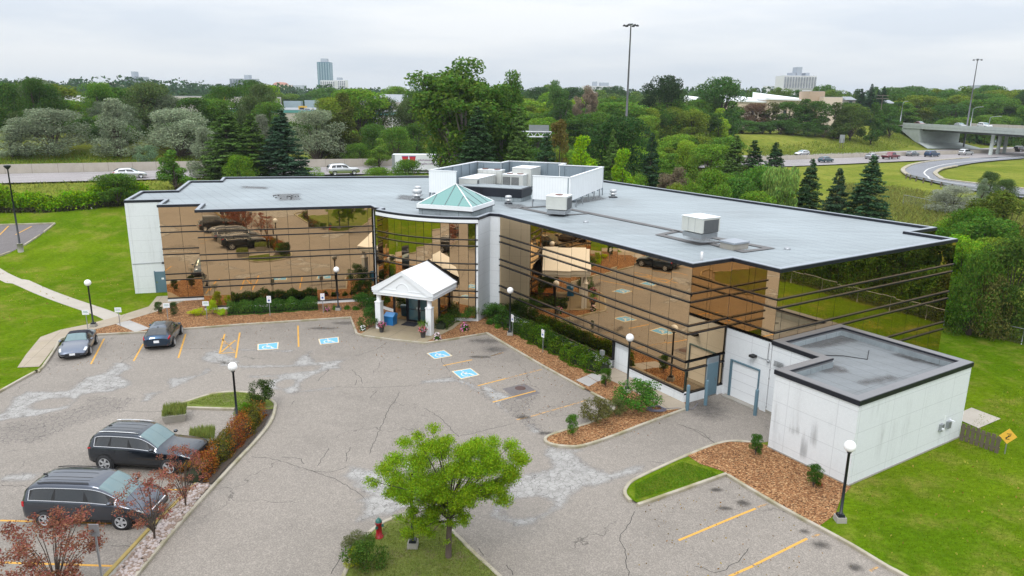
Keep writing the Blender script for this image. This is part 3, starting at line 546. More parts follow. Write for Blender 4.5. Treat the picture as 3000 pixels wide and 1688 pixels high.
for Z_, p in [(ZV, [(120,320),(300,335),(480,390),(680,455),(860,470),(960,440),(1020,420)]), (ZV,[(680,455),(900,530),(1180,700),(1290,830)]), (ZV,[(400,330),(580,340),(620,390)]), (ZM, [(1520,800),(1420,960),(1300,1220),(1225,1390)]), (ZM, [(910,750),(1250,760),(1680,740)]), (ZM, [(1060,590),(1150,670),(1170,720)]), (ZM,[(1100,740),(1110,690)]), (ZM,[(1300,790),(1240,860)]),
    (ZT, [(1480,840),(1450,920),(1345,1060),(1340,1120),(1380,1200),(1410,1340),(1430,1449)]), (ZM, [(1740,950),(1900,1040),(2070,1220),(2300,1170),(2576,1100)]), (ZV, [(990,1200),(930,1330),(862,1430)]), (ZM, [(1100,460),(1300,400),(1400,330)]), (ZM,[(1915,405),(1918,515),(1990,610)]),
    (ZM,[(880,560),(740,700)]), (ZV,[(850,240),(740,410)]), (ZV,[(1010,370),(1020,290),(1060,230)]), (ZT,[(1640,370),(1780,385)]), (ZT,[(1900,20),(2060,80),(2240,200),(2050,280),(1900,330)]), (ZP,[(1890,435),(2150,440),(2400,430)]), (ZP,[(1280,590),(1420,500),(1500,440)]), (ZP,[(1300,1100),(1500,1110),(1750,1105)]), (ZT,[(2050,1355),(2250,1420),(2340,1380),(2480,1290),(2550,1190)]), (ZS,[(1880,1100),(2120,1180),(2250,1310)]), (ZQ,[(0,590),(150,600),(260,600)]), (ZQ,[(1050,1160),(1300,1170)]), (ZT,[(0,1180),(60,1260)]), (ZT,[(270,1340),(340,1440)]), (ZM,[(500,920),(530,880)])]: crack(Z_, p, .013)
def spot(Z_, c, rx, ry, mat, z=.0055):
    x, y = G(Z_(*c)); blob('stain', [(x+rx*math.cos(t/8*math.pi), y+ry*math.sin(t/8*math.pi)) for t in range(16)], mat, z, min(rx, ry)*.9, .09)
for a in ((ZS,(430,1040),.5,.35),(ZS,(640,1190),.55,.35),(ZT,(2250,635),.42,.3),(ZT,(2500,760),.45,.4),(ZU,(655,1155),.5,.42),(ZU,(985,1365),.42,.36),(ZU,(500,1030),.3,.3),(ZT,(2330,810),.4,.25),(ZS,(20,470),.9,.35)): spot(*a, M['stain'])
for a in ((ZM,(2330,320),1.6,.9),(ZS,(160,400),1.2,1.0),(ZS,(2150,950),1.8,2.2),(ZM,(1000,150),1.2,.6),(ZM,(800,200),1.4,.5)): spot(*a, M['damp'], .0045)
mh = G(ZS(400,765)); tag(MB().lathe([(.001,.012),(.30,.012),(.33,.004),(.33,-.01)], (mh[0], mh[1], 0), 24).build('manhole_cover', simple('rusty_iron', (.10,.06,.055), .7, .3, .2)), 'round rusty manhole cover in the dark square asphalt patch', 'manhole cover')

# ---- highway, ramp, bridge
zr = lambda x, y: T(x, y)+.10
hp = dens(HW, 12); HWO = MB(); ribbon(HWO, hp, -.5, 13.2, zr); HWO = tag(HWO.build('highway', M['highway']), kind='structure')
o = MB(); ribbon(o, hp, 14.2, 28.5, zr); o.build('carriageway', M['highway'], HWO)
for d in (.25, 12.2, 15.2, 27.6): o = MB(); ribbon(o, hp, d, d+.16, lambda x, y: zr(x, y)+.012); o.build('edge_line', M['paint_white'], HWO)
def walkp(poly, step, ln):
    seg = []; D = 0; acc = [0]
    for a, b in zip(poly, poly[1:]): acc.append(acc[-1]+math.hypot(b[0]-a[0], b[1]-a[1]))
    def P(s):
        for i in range(len(poly)-1):
            if s <= acc[i+1]: t = (s-acc[i])/(acc[i+1]-acc[i]); return (poly[i][0]+t*(poly[i+1][0]-poly[i][0]), poly[i][1]+t*(poly[i+1][1]-poly[i][1]))
        return poly[-1][:2]
    s = 0
    while s+ln < acc[-1]: seg.append((P(s), P(s+ln))); s += step
    return seg
for d in (4.2, 8.2, 19.4, 23.4):
    o = MB()
    for a, b in walkp(offs(HW, d), 9, 3): ribbon(o, [a, b], .07, -.07, lambda x, y: zr(x, y)+.012)
    o.build('lane_line', M['paint_white'], HWO)
bl = offs(hp, 13.7); o = MB(); vs = []; n = len(bl)
a, b, c, d = offs(hp, 13.35), offs(hp, 13.6), offs(hp, 13.8), offs(hp, 14.05)
for i in range(n):
    h = 1.45 if bl[i][0] < 20 else 1.1
    for (x, y), z in ((a[i], 0), (b[i], h), (c[i], h), (d[i], 0)): vs.append((x, y, T(x, y)+z))
o.add(vs, [(i*4+k, i*4+4+k, i*4+5+k, i*4+1+k) for i in range(n-1) for k in range(3)])
tag(o.build('median_barrier', M['barrier']), 'long beige concrete barrier wall down the middle of the highway', 'barrier')
ZC = ZR(2640,330,.13975)
outer = [ZC(*p) for p in ((2576,850),(1400,960),(700,1020),(250,1095),(60,1180),(40,1240),(130,1310))]
inner = [ZC(*p) for p in ((2576,965),(1700,1040),(1150,1130),(850,1190),(730,1260),(720,1300),(800,1360),(1010,1431))]
go = [G(p, 2.55) for p in outer]+[(78.2,144.5),(77.4,136),(76.9,126),(77.8,117),(81,108),(91,94.5),(113,81)]
gi = [G(p, 2.55) for p in inner]+[(87,128),(92,118),(101,106),(120,94)]
sheet('ramp', cat(go, 3)+cat(gi, 3)[::-1], .16, M['ramp'], 6, True)
o = MB(); wl = [G(ZC(*p), 2.6) for p in ((2576,925),(1700,1000),(1000,1080),(620,1170),(500,1240),(490,1285),(560,1345),(750,1431))]+[(83.5,125),(89,113),(99,101.5),(119,89)]
ribbon(o, dens(cat(wl, 5), 4), .14, -.14, lambda x, y: T(x, y)+.175); o.build('edge_line', M['paint_white'], HWO)
for pl, nm in ((go[1:8], 'kerb'), (gi[2:], 'kerb')): kerb(dens(cat(pl, 4), 4), w=.8, h=.34, z0=.1, zf=T)
gr = thing('guardrail', 'steel guardrail on timber posts curving round the outside of the ramp', 'guardrail', (0,0,0))
gpth = dens(cat([p for p in GUARD], 6), 2.0); o = MB()
ps = [(p[0]-.2, p[1], T(p[0], p[1])) for p in gpth]
vs = []
for p in ps:
    for dz, dx in ((.42,0),(.50,.06),(.58,0),(.66,.06),(.74,0)): vs.append((p[0]+dx, p[1], p[2]+dz+.1))
o.add(vs, [(i*5+k, i*5+k+1, i*5+6+k, i*5+5+k) for i in range(len(ps)-1) for k in range(4)]); o.build('rail', M['galv'], gr)
for i, p in enumerate(ps):
    if i % 2 == 0 and i < 120: MB().box((p[0]-.14, p[1], p[2]+.4), (.2,.22,.95)).build('post', M['wood'], gr)
# bridge
br = thing('road_bridge', 'concrete road bridge crossing over the highway on round piers', 'bridge')
A0 = Vector(at(2650, 262)); zA = zat(2650, 368, 262); B0 = Vector(at(3000, 206)); zB = zat(3000, 384, 206)
bd = (B0-A0).normalized(); bn = Vector((-bd.y, bd.x)); bn = bn if bn.y > 0 else -bn
C0 = A0-bd*40; D0 = B0+bd*110; zC = zA-.3; zD = zB+.2
def bbar(p0, p1, z0, z1, w0, w1, zb, zt, name, mat):
    a = [(p0+bn*w0, z0), (p1+bn*w0, z1), (p1+bn*w1, z1), (p0+bn*w1, z0)]; vs = [(q.x, q.y, z+zb) for q, z in a]+[(q.x, q.y, z+zt) for q, z in a]
    return MB().add(vs, [(3,2,1,0),(4,5,6,7),(0,1,5,4),(1,2,6,5),(2,3,7,6),(3,0,4,7)]).build(name, mat, br)
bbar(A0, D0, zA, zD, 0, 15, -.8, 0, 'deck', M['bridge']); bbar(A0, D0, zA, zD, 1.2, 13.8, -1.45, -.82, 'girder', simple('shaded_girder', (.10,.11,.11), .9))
bbar(A0, D0, zA, zD, -.05, .3, 0.02, .95, 'parapet', M['bridge']); bbar(A0+bd*14, D0, zA, zD, 14.7, 15.05, 0.02, 1.35, 'parapet', M['barrier']); bbar(C0, D0, zC, zD, .4, 14.6, .01, .05, 'road_surface', M['highway'])
ab = bbar(A0+bd*8, A0+bd*10, zA, zA, .6, 14.4, -6.5, -.83, 'abutment', M['bridge'])
wv = [A0+bd*-3+bn*.2, A0+bd*8+bn*.2, A0+bd*9.9+bn*.2]; zg = zA
MB().add([(wv[0].x, wv[0].y, zg-.83), (wv[2].x, wv[2].y, zg-.83), (wv[2].x, wv[2].y, zg-5.4), (wv[1].x, wv[1].y, zg-5.0)]+[(p.x+bn.x*.5, p.y+bn.y*.5, z) for p, z in ((wv[0], zg-.83), (wv[2], zg-.83), (wv[2], zg-5.4), (wv[1], zg-5.0))], [(0,3,2,1),(4,5,6,7),(0,1,5,4),(1,2,6,5),(2,3,7,6),(3,0,4,7)]).build('wing_wall', M['bridge'], br)
p0 = A0+bd*10; p1 = A0+bd*19; zt = zA-5.2; zb = T(p1.x, p1.y)+.1
sp_ = [p0+bn*0, p0+bn*15, p1+bn*17, p1+bn*-2]; MB().add([(sp_[0].x,sp_[0].y,zt),(sp_[1].x,sp_[1].y,zt),(sp_[2].x,sp_[2].y,zb),(sp_[3].x,sp_[3].y,zb)], [(0,3,2,1)]).build('slope_paving', M['bridge'], br)
pierc = Vector(at(2948, 222))
for k, u in enumerate((2922, 2943, 2962)):
    c = Vector(at(u, 214+5*k)); g = T(c.x, c.y); MB().tube([(c.x, c.y, g-.2), (c.x, c.y, zB-1.46)], .48, 14).build('pier', M['bridge'], br)
# ================================================================ OFFICE BUILDING
RZ = 8.0; TOP = 8.2
B = thing('office_building', 'two-winged office building with bronze mirror glass, black mullions and a flat grey roof', 'office building', (-2, 62, 0))
def bp(mb, name, mats, parent=B):      # world-space mesh parented to a root that is not at the origin
    o = mb.build(name, mats, parent); p = parent; off = Vector((0,0,0))
    while p: off += p.location; p = p.parent
    o.location = -off+Vector((0,0,0)); return o
def bp0(mb, name, mats, parent):       # child of an untransformed mesh part
    return mb.build(name, mats, parent)
arc = []
for k in range(14):
    u = -1+2*k/13; cx = -26.45; s_ = cx+4.45*u; Rr = 10.2; c0 = math.sqrt(Rr*Rr-4.45**2); arc.append((s_, 49.7-.02*(s_-cx)*1.5-(math.sqrt(Rr*Rr-(4.45*u)**2)-c0)))
outline = [FL.p(-15.5,67.6), FL.p(-12.35,67.6), FL.p(-12.35,64.25), FL.p(-9.05,64.25), FL.p(-9.05,60.8), FL.p(4.35,60.8), FC.p(-31.6,50.75), FC.p(-30.95,50.6)]+[FC.p(*a) for a in arc]+\
    [FC.p(-22.0,51.83), FC.p(-21.19,51.83), FR_.p(-27.6,29.2), FR_.p(-27.6,32.35), FR_.p(-24.35,32.35), FR_.p(-24.35,50.0), FR_.p(-27.5,49.9), (30.27,51.85), (6.27,86.2), (-31.49,79.97), FL.p(-9.5,82.0), FL.p(-12.6,82.2), FL.p(-12.5,74.05), FL.p(-15.5,74.0)]
def inset(poly, d):
    n = len(poly); a = sum(poly[i][0]*poly[(i+1)%n][1]-poly[(i+1)%n][0]*poly[i][1] for i in range(n)); sg = 1 if a > 0 else -1; o = []
    for i in range(n):
        p, q, r = Vector(poly[i-1]), Vector(poly[i]), Vector(poly[(i+1)%n]); t1 = (q-p).normalized(); t2 = (r-q).normalized()
        n1 = Vector((-t1.y, t1.x))*sg; n2 = Vector((-t2.y, t2.x))*sg; b = (n1+n2); k = d/max(.35, b.length_squared/2); o.append(tuple(q+b*k))
    return o
def ring(mb, o, i, z0, z1, mi=0):
    n = len(o); vs = [(*p, z0) for p in o]+[(*p, z1) for p in o]+[(*p, z1) for p in i]+[(*p, z0) for p in i]
    mb.add(vs, [(r*n+k, r*n+(k+1)%n, ((r+1)%4)*n+(k+1)%n, ((r+1)%4)*n+k) for r in range(4) for k in range(n)], mi); return mb
def npoly(mb, poly, z, mi=0):
    bm = bmesh.new(); f = bm.faces.new([bm.verts.new((*p, z)) for p in poly]); f.normal_update()
    if f.normal.z < 0: f.normal_flip()
    bmesh.ops.triangulate(bm, faces=bm.faces[:]); bm.verts.index_update(); mb.add([v.co[:] for v in bm.verts], [[v.index for v in f.verts] for f in bm.faces], mi); bm.free(); return mb
core = inset(outline, .16); cm = MB().prism(core, 0, RZ-.1, cap=False); bp(cm, 'wall', M['stucco_R'])
rf = bp(npoly(MB(), inset(outline, .1), RZ), 'roof', M['roof'])
bp(ring(MB(), inset(outline, -.02), inset(outline, .24), RZ-.02, TOP), 'parapet', M['coping_light'])
bp(ring(MB(), inset(outline, -.06), inset(outline, -.021), RZ-.03, TOP-.035), 'fascia', M['coping_dark'])
bp(ring(MB(), inset(outline, .241), inset(outline, .28), RZ+.002, TOP-.03), 'parapet_flashing', M['coping_dark'])
ROWS = [2.0, 2.5, 4.15, 4.63, 6.0, 6.48]
def P3(fr, ax, val, a, z, d=0): return fr.v(a, val+d, z) if ax == 't' else fr.v(val+d, a, z)
def facade(fr, ax, val, out, joints, z0, z1, rows=ROWS, mull=True, ends=(0,0), holes=()):
    zs = [z0]+[r for r in rows if z0+.1 < r < z1]+[z1]; lo, hi = joints[0], joints[-1]
    b = MB(); b.add([P3(fr, ax, val, lo, z0, -.06*out), P3(fr, ax, val, hi, z0, -.06*out), P3(fr, ax, val, hi, z1, -.06*out), P3(fr, ax, val, lo, z1, -.06*out)], [(0,1,2,3)])
    if not holes: bp(b, 'backing', M['dark'])
    for a0, a1 in zip(joints, joints[1:]):
        g = MB(); 
        for i, (b0, b1) in enumerate(zip(zs, zs[1:])):
            if any(h[0]-.1 < (a0+a1)/2 < h[1]+.1 and b1 <= h[2]+.01 for h in holes): continue
            tx, tz = random.gauss(0, .0030), random.gauss(0, .0022); ac, zc = (a0+a1)/2, (b0+b1)/2; q = []
            for a, z in ((a0+.012, b0), (a1-.012, b0), (a1-.012, b1-.004), (a0+.012, b1-.004)): q.append(P3(fr, ax, val, a, z, tx*(a-ac)+tz*(z-zc)))
            g.add(q, [(0,1,2,3)])
        if g.v: bp(g, 'glass_panel', M['mirror'])
    if mull:
        for r in [r for r in rows if z0 <= r <= z1]+[z0]:
            segs = [(lo-ends[0], hi+ends[1])]
            for h in holes:
                if r < h[2]-.01: segs = [(segs[0][0], h[0]), (h[1], segs[-1][1])]
            for s0, s1 in segs:
                p0, p1 = P3(fr, ax, val, s0, r, .035*out), P3(fr, ax, val, s1, r, .035*out); c = (p0+p1)/2; L_ = (p1-p0).length; an = math.atan2(p1.y-p0.y, p1.x-p0.x)
                bp(MB().box(c, (L_, .11, .085), an), 'mullion', M['black'])
def spl(a, b, st, a_first=None):
    o = [b]; x = b
    while x-st > a+.25: x -= st; o.append(x)
    return (o+[a])[::-1]
facade(FR_, 't', 29.2, -1, spl(-47.75, -27.6, 1.56), .70, 8.0, ends=(0,.04), holes=((-34.06+.22,-32.28,2.0),) if 0 else ((-33.84,-32.28,2.0),))
bb = MB(); 
for a, b in zip(spl(-47.75,-27.6,1.56), spl(-47.75,-27.6,1.56)[1:]):
    if not (-33.9 < (a+b)/2 < -32.2): bb.add([FR_.v(a,29.27,.7), FR_.v(b,29.27,.7), FR_.v(b,29.27,8), FR_.v(a,29.27,8)], [(0,1,2,3)])
    else: bb.add([FR_.v(a,29.27,2.0), FR_.v(b,29.27,2.0), FR_.v(b,29.27,8), FR_.v(a,29.27,8)], [(0,1,2,3)])
bp(bb, 'backing', M['dark'])
def wbox(fr, s0, s1, t0, t1, z0, z1, name, mat, parent=B, fn=bp):
    return fn(MB().add([fr.v(s, t, z) for z in (z0, z1) for s, t in ((s0,t0),(s1,t0),(s1,t1),(s0,t1))], [(3,2,1,0),(4,5,6,7),(0,1,5,4),(1,2,6,5),(2,3,7,6),(3,0,4,7)]), name, mat, parent)
wbox(FR_, -47.75, -33.84, 29.14, 29.6, 0, .655, 'base_wall', M['stucco_R']); wbox(FR_, -32.28, -27.54, 29.14, 29.6, 0, .655, 'base_wall', M['stucco_R'])
wbox(FR_, -33.9, -33.84, 29.16, 30.0, 0, 2.0, 'recess_frame', M['black']); 
wbox(FR_, -33.84, -32.28, 29.98, 30.03, 0, 1.98, 'recess_wall', M['stucco_R']); wbox(FR_, -32.32, -32.28, 29.26, 29.98, 0, 1.98, 'recess_wall', M['stucco_R']); wbox(FR_, -33.84, -32.28, 29.2, 30.0, 1.96, 1.99, 'recess_ceiling', M['white_pt'])
wbox(FR_, -32.33, -32.325, 29.55, 29.75, 1.35, 1.65, 'notice', M['sign_w'])
facade(FL, 't', 60.8, -1, spl(-9.05, 5.64, 1.58), .36, 8.0); facade(FL, 't', 64.25, -1, [-12.35,-10.75,-9.05], .36, 8.0, [r-.08 for r in ROWS])
wbox(FL, -9.05, 5.6, 60.74, 61.1, 0, .32, 'base_wall', M['stucco_L']); wbox(FL, -12.35, -9.1, 64.19, 64.6, 0, .32, 'base_wall', M['stucco_L'])
# side return with the blue door, and the glass above the garage wall
facade(FR_, 's', -27.6, 1, [29.2,30.8,32.35], 2.5, 8.0, ends=(.05,0)); facade(FR_, 's', -27.6, 1, [29.2,30.9], .57, 2.46, [2.0]); facade(FR_, 's', -27.6, 1, [31.93,32.33], .57, 2.46, [2.0])
wbox(FR_, -27.62, -27.5, 29.2, 30.92, 0, .53, 'base_wall', M['stucco_R']); wbox(FR_, -27.62, -27.5, 31.88, 32.3, 0, .53, 'base_wall', M['stucco_R'])
dr = wbox(FR_, -27.58, -27.53, 30.98, 31.82, .1, 2.05, 'door', M['blue_pt']); wbox(FR_, -27.53, -27.49, 31.62, 31.68, .95, 1.15, 'handle', M['chrome'], dr, bp0)
wbox(FR_, -27.60, -27.545, 30.92, 31.88, .05, 2.45, 'door_frame', simple('pale_door_frame', (.28,.34,.38), .5)); 
for k in range(3): wbox(FR_, -27.545, -27.52, 30.98, 31.82, 2.12+.1*k, 2.18+.1*k, 'louvre', M['galv'])
wbox(FR_, -27.6, -27.5, 31.86, 31.93, .55, 2.46, 'frame_post', M['black'])
facade(FR_, 't', 32.35, -1, [-27.6,-25.95,-24.35], 4.15, 8.0, ends=(0,.05))
wbox(FR_, -27.5, -24.35, 32.3, 32.6, 0, 4.06, 'wall', M['stucco_R'])
facade(FR_, 's', -24.35, 1, spl(32.35, 50.0, 1.56)[::1], .30, 8.0, ends=(.04,0))
facade(FR_, 's', -27.5, 1, [49.95,51.8,53.3], .30, 8.0)
# garage door
gd = wbox(FR_, -26.86, -24.98, 32.28, 32.295, .1, 2.24, 'garage_door', M['white_pt'])
for k in range(1, 4): wbox(FR_, -26.86, -24.98, 32.274, 32.279, .1+.535*k-.012, .1+.535*k+.012, 'panel_joint', simple('door_joint', (.55,.56,.58), .6) if 'door_joint' not in bpy.data.materials else bpy.data.materials['door_joint'], gd, bp0)
wbox(FR_, -26.05, -25.85, 32.27, 32.273, 1.25, 1.42, 'notice', M['sign_w'], gd, bp0)
for a, b, z0, z1 in ((-27.0,-26.86,0,2.32),(-24.98,-24.93,0,2.32),(-26.86,-24.98,2.24,2.32)): wbox(FR_, a, b, 32.2, 32.29, z0, z1, 'door_surround', M['blue_pt'])
wbox(FR_, -27.2, -24.8, 31.9, 32.29, 0, .1, 'sill', M['foot'])
fl = wbox(FR_, -25.55, -25.25, 31.95, 32.29, 2.95, 3.08, 'flood_light', M['trim'])
cdt = MB().tube([FR_.v(-24.5,32.26,4.0), FR_.v(-24.52,32.26,3.4), FR_.v(-24.5,32.26,3.05), FR_.v(-24.7,32.26,3.02), FR_.v(-25.25,32.26,3.05)], .018, 6); bp(cdt, 'conduit', M['galv'])
bp(MB().sphere(FR_.v(-24.42,32.2,3.0), .09, 8), 'bell', M['galv'])
# white end block of the left wing
wbox(FL, -15.52, -12.33, 67.56, 68.2, 0, TOP-.25, 'wall', M['stucco_L']); 
d2 = wbox(FL, -13.78, -13.02, 67.50, 67.55, .1, 1.95, 'door', M['blue_pt']); wbox(FL, -13.3, -13.1, 67.49, 67.499, 1.25, 1.4, 'notice', M['sign_w'], d2, bp0); wbox(FL, -13.72, -13.66, 67.46, 67.5, .95, 1.1, 'handle', M['chrome'], d2, bp0)
wbox(FL, -13.85, -13.78, 67.47, 67.56, 0, 2.02, 'door_frame', M['blue_pt']); wbox(FL, -13.02, -12.95, 67.47, 67.56, 0, 2.02, 'door_frame', M['blue_pt'])
wbox(FL, -13.1, -12.75, 67.2, 67.55, 2.68, 2.8, 'flood_light', M['trim'])
bp(MB().tube([FL.v(-15.45,67.53,2.7), FL.v(-14,67.53,2.74), FL.v(-13.0,67.53,2.74)], .02, 6), 'conduit', M['galv'])
# curved bay
for k in range(13):
    a, b = Vector(FC.p(*arc[k])), Vector(FC.p(*arc[k+1])); d = (b-a); n = Vector((d.y, -d.x)).normalized(); an = math.atan2(d.y, d.x); g = MB(); zs = [.36]+ROWS+[7.72]
    tw = random.gauss(0, .012)
    for z0, z1 in zip(zs, zs[1:]):
        tz = random.gauss(0, .002)
        g.add([(a.x+d.x*.02+n.x*tw*-.3, a.y+d.y*.02+n.y*tw*-.3, z0), (b.x-d.x*.02+n.x*tw*.3, b.y-d.y*.02+n.y*tw*.3, z0), (b.x-d.x*.02+n.x*(tw*.3+tz), b.y-d.y*.02+n.y*(tw*.3+tz), z1-.004), (a.x+d.x*.02+n.x*(-tw*.3+tz), a.y+d.y*.02+n.y*(-tw*.3+tz), z1-.004)], [(0,1,2,3)])
    bp(g, 'glass_panel', M['mirror'])
aw = [FC.p(*a) for a in arc]
def curved(d0, d1, z0, z1, name, mat):
    a, b = offs(aw, -d0), offs(aw, -d1); n = len(a); vs = [(*p, z0) for p in a]+[(*p, z1) for p in a]+[(*p, z1) for p in b]+[(*p, z0) for p in b]
    bp(MB().add(vs, [(r*n+k, r*n+k+1, ((r+1)%4)*n+k+1, ((r+1)%4)*n+k) for r in range(4) for k in range(n-1)]+[(0, n, 2*n, 3*n), (n-1, 4*n-1, 3*n-1, 2*n-1)]), name, mat)
curved(-.16, -.05, .3, 7.8, 'backing', M['dark']); curved(-.1, .10, 7.76, 8.0, 'white_band', M['white_pt']); curved(-.1, .13, 7.70, 7.757, 'band_trim', M['black']); curved(-.1, .02, 0, .34, 'base_wall', M['stucco_C'])
for r in ROWS: curved(-.03, .09, r-.042, r+.042, 'mullion', M['black'])
facade(FC, 't', 50.66, -1, [-31.6,-30.97], .36, 7.98); 
wbox(FC, -31.63, -31.58, 50.6, 51.6, 0, 7.98, 'frame_post', M['black'])
wbox(FC, -22.14, -21.97, 49.5, 51.9, 0, 7.98, 'pilaster', M['stucco_C']); wbox(FC, -21.97, -21.15, 51.80, 52.2, 0, 7.98, 'pilaster', M['stucco_C']); wbox(FC, -22.2, -22.145, 49.45, 49.6, .3, 7.75, 'frame_post', M['black'])
# entrance vestibule
wbox(FC, -28.15, -24.25, 47.42, 49.6, 2.66, 2.8, 'vestibule_roof', M['black'])
for a, b in ((-28.18,-28.05),(-27.05,-26.92),(-25.98,-25.92),(-25.02,-24.94),(-24.33,-24.2)): wbox(FC, a, b, 47.36, 47.5, .12, 2.66, 'frame_post', M['black'])
def pane(s0, s1, t0, t1, z0, z1, mat, name='glass_panel'): return bp(MB().add([FC.v(s0,t0,z0), FC.v(s1,t1,z0), FC.v(s1,t1,z1), FC.v(s0,t0,z1)], [(0,1,2,3)]), name, mat)
pane(-28.05,-27.05,47.43,47.43,.2,2.66,M['mirror']); pane(-24.94,-24.33,47.43,47.43,.2,2.66,M['mirror'])
for s0, s1, h in ((-26.92,-25.98,-26.08), (-25.92,-25.02,-25.82)):
    d_ = pane(s0+.07, s1-.07, 47.43, 47.43, .25, 2.45, M['door_glass'], 'entrance_door')
    for a, b, z0, z1 in ((s0,s0+.07,.13,2.5),(s1-.07,s1,.13,2.5),(s0+.07,s1-.07,.13,.28),(s0+.07,s1-.07,2.43,2.5),(s0+.07,s1-.07,1.1,1.14)): wbox(FC, a, b, 47.38, 47.44, z0, z1, 'door_rail', M['black'], d_, bp0)
    bp0(MB().tube([FC.v(h,47.38,1.0), FC.v(h,47.3,1.03), FC.v(h,47.3,1.32), FC.v(h,47.38,1.35)], .018, 6), 'handle', M['chrome'], d_)
pane(-24.27,-24.27,47.5,49.6,.5,2.66,M['mirror']); pane(-28.12,-28.12,47.5,49.6,.3,2.66,M['mirror'])
wbox(FC, -24.3, -24.2, 49.4, 49.55, .1, 2.66, 'frame_post', M['black']); wbox(FC, -24.24, -24.2, 47.5, 49.4, 1.05, 1.12, 'mullion', M['black']); wbox(FC, -24.24, -24.2, 47.5, 49.4, .45, .55, 'mullion', M['black'])
# canopy
cn = MB(); sL, sR, sa = -28.29, -23.30, -25.79
def gable(t0, t1, ze, za, zb, ins=0):
    f = [(sL+ins, zb), (sR-ins, zb), (sR-ins, ze), (sa, za), (sL+ins, ze)]; return MB().add([FC.v(s, t0, z) for s, z in f]+[FC.v(s, t1, z) for s, z in f], [(0,1,2,3,4), (9,8,7,6,5)]+[(i, 5+i, 5+(i+1)%5, (i+1)%5) for i in range(5)])
CN = bp(gable(44.70, 48.55, 3.30, 4.66, 3.05, .03), 'canopy', M['white_pt'])
def cb(mb, name, mat): return bp0(mb, name, mat, CN)
cb(MB().tube([FC.v(sL-.03,48.56,2.85), FC.v(sL-.03,48.56,3.37), FC.v(sa,48.56,4.77), FC.v(sR+.03,48.56,3.37), FC.v(sR+.03,48.56,2.85)], .045, 6), 'back_flashing', M['black'])
wbox(FC, sL, sR, 44.62, 48.54, 2.98, 3.049, 'cornice', M['white_pt'], CN, bp0); wbox(FC, sL+.06, sR-.06, 44.68, 48.54, 2.80, 2.979, 'fascia', M['white_pt'], CN, bp0)
for (a, za), (b, zb) in (((sL-.02, 3.325), (sa, 4.725)), ((sR+.02, 3.325), (sa, 4.725))):
    vs = [FC.v(a,44.58,za-.03), FC.v(b,44.58,zb-.03), FC.v(b,44.58,zb+.02), FC.v(a,44.58,za+.02)]+[FC.v(a,48.55,za-.03), FC.v(b,48.55,zb-.03), FC.v(b,48.55,zb+.02), FC.v(a,48.55,za+.02)]
    cb(MB().add(vs, [(0,1,2,3),(7,6,5,4),(0,4,5,1),(3,2,6,7),(0,3,7,4),(1,5,6,2)]), 'roof_slope', M['white_roof'])
    q = [(a, za-.03), (b, zb-.03), (b, zb-.30), (a+(.55 if a < b else -.55), za-.03)]; q2 = [(a,za-.03),(b,zb-.03),(b,zb-.28),(a+(.5 if a<b else -.5), 3.10),(a, 3.10)]
    cb(MB().add([FC.v(s,44.60,z) for s, z in q2]+[FC.v(s,44.70,z) for s, z in q2], [(0,1,2,3,4)]+[(i, 5+i, 5+(i+1)%5, (i+1)%5) for i in range(5)]), 'raking_cornice', M['white_pt'])
cb(MB().tube([FC.v(sa+.52*math.cos(math.radians(t)), 44.69, 3.28+.52*math.sin(math.radians(t))) for t in range(0, 181, 12)], .025, 6), 'arch_moulding', M['white_pt'])
for a, b in ((sL+.75, sa-.55), (sa+.55, sR-.75)): wbox(FC, a, b, 44.67, 44.70, 3.26, 3.31, 'moulding', M['white_pt'], CN, bp0)
for s in (-28.0, -23.82):
    c = MB(); p = FC.v(s, 45.05, 0); c.box((p.x, p.y, 1.13), (.44,.44,2.02), FC.a); c.box((p.x, p.y, 2.17), (.50,.50,.06), FC.a); c.tube([(p.x, p.y, 2.2), (p.x, p.y, 2.79)], .17, 16); cb(c, 'column', M['white_pt'])
# skylight
def frame_poly(s0, s1, t0, t1): return [FC.p(s0,t0), FC.p(s1,t0), FC.p(s1,t1), FC.p(s0,t1)]
sk = frame_poly(-27.4,-22.65,50.0,54.3); SK = bp(ring(MB(), sk, inset(sk, .25), 8.50, 8.82), 'skylight', M['white_pt'])
bp0(MB().prism(inset(sk, .12), 8.0, 8.49), 'curb', M['roof'], SK); bp0(ring(MB(), inset(sk, -.02), inset(sk, .1), 8.44, 8.499), 'drip_edge', M['coping_dark'], SK)
apx = FC.v(-25.02, 52.15, 10.25); cs = [FC.v(s, t, 8.83) for s, t in ((-27.3,50.1),(-22.75,50.1),(-22.75,54.2),(-27.3,54.2))]
for i in range(4):
    a, b = cs[i], cs[(i+1)%4]; bp0(MB().add([a, b, apx], [(0,1,2)]), 'glass_pane', M['sky_glass'], SK); bp0(MB().tube([a, apx], .055, 6), 'hip_bar', M['white_pt'], SK)
    for k in (.25, .5, .75):
        p = a.lerp(b, k); tt = (p-a.lerp(b,.5)).length/((b-a).length/2); q = apx if k == .5 else (a if k < .5 else b).lerp(apx, .5)
        bp0(MB().tube([p, q], .032, 6), 'rafter', simple('grey_rafter', (.10,.13,.14), .5) if 'grey_rafter' not in bpy.data.materials else bpy.data.materials['grey_rafter'], SK)
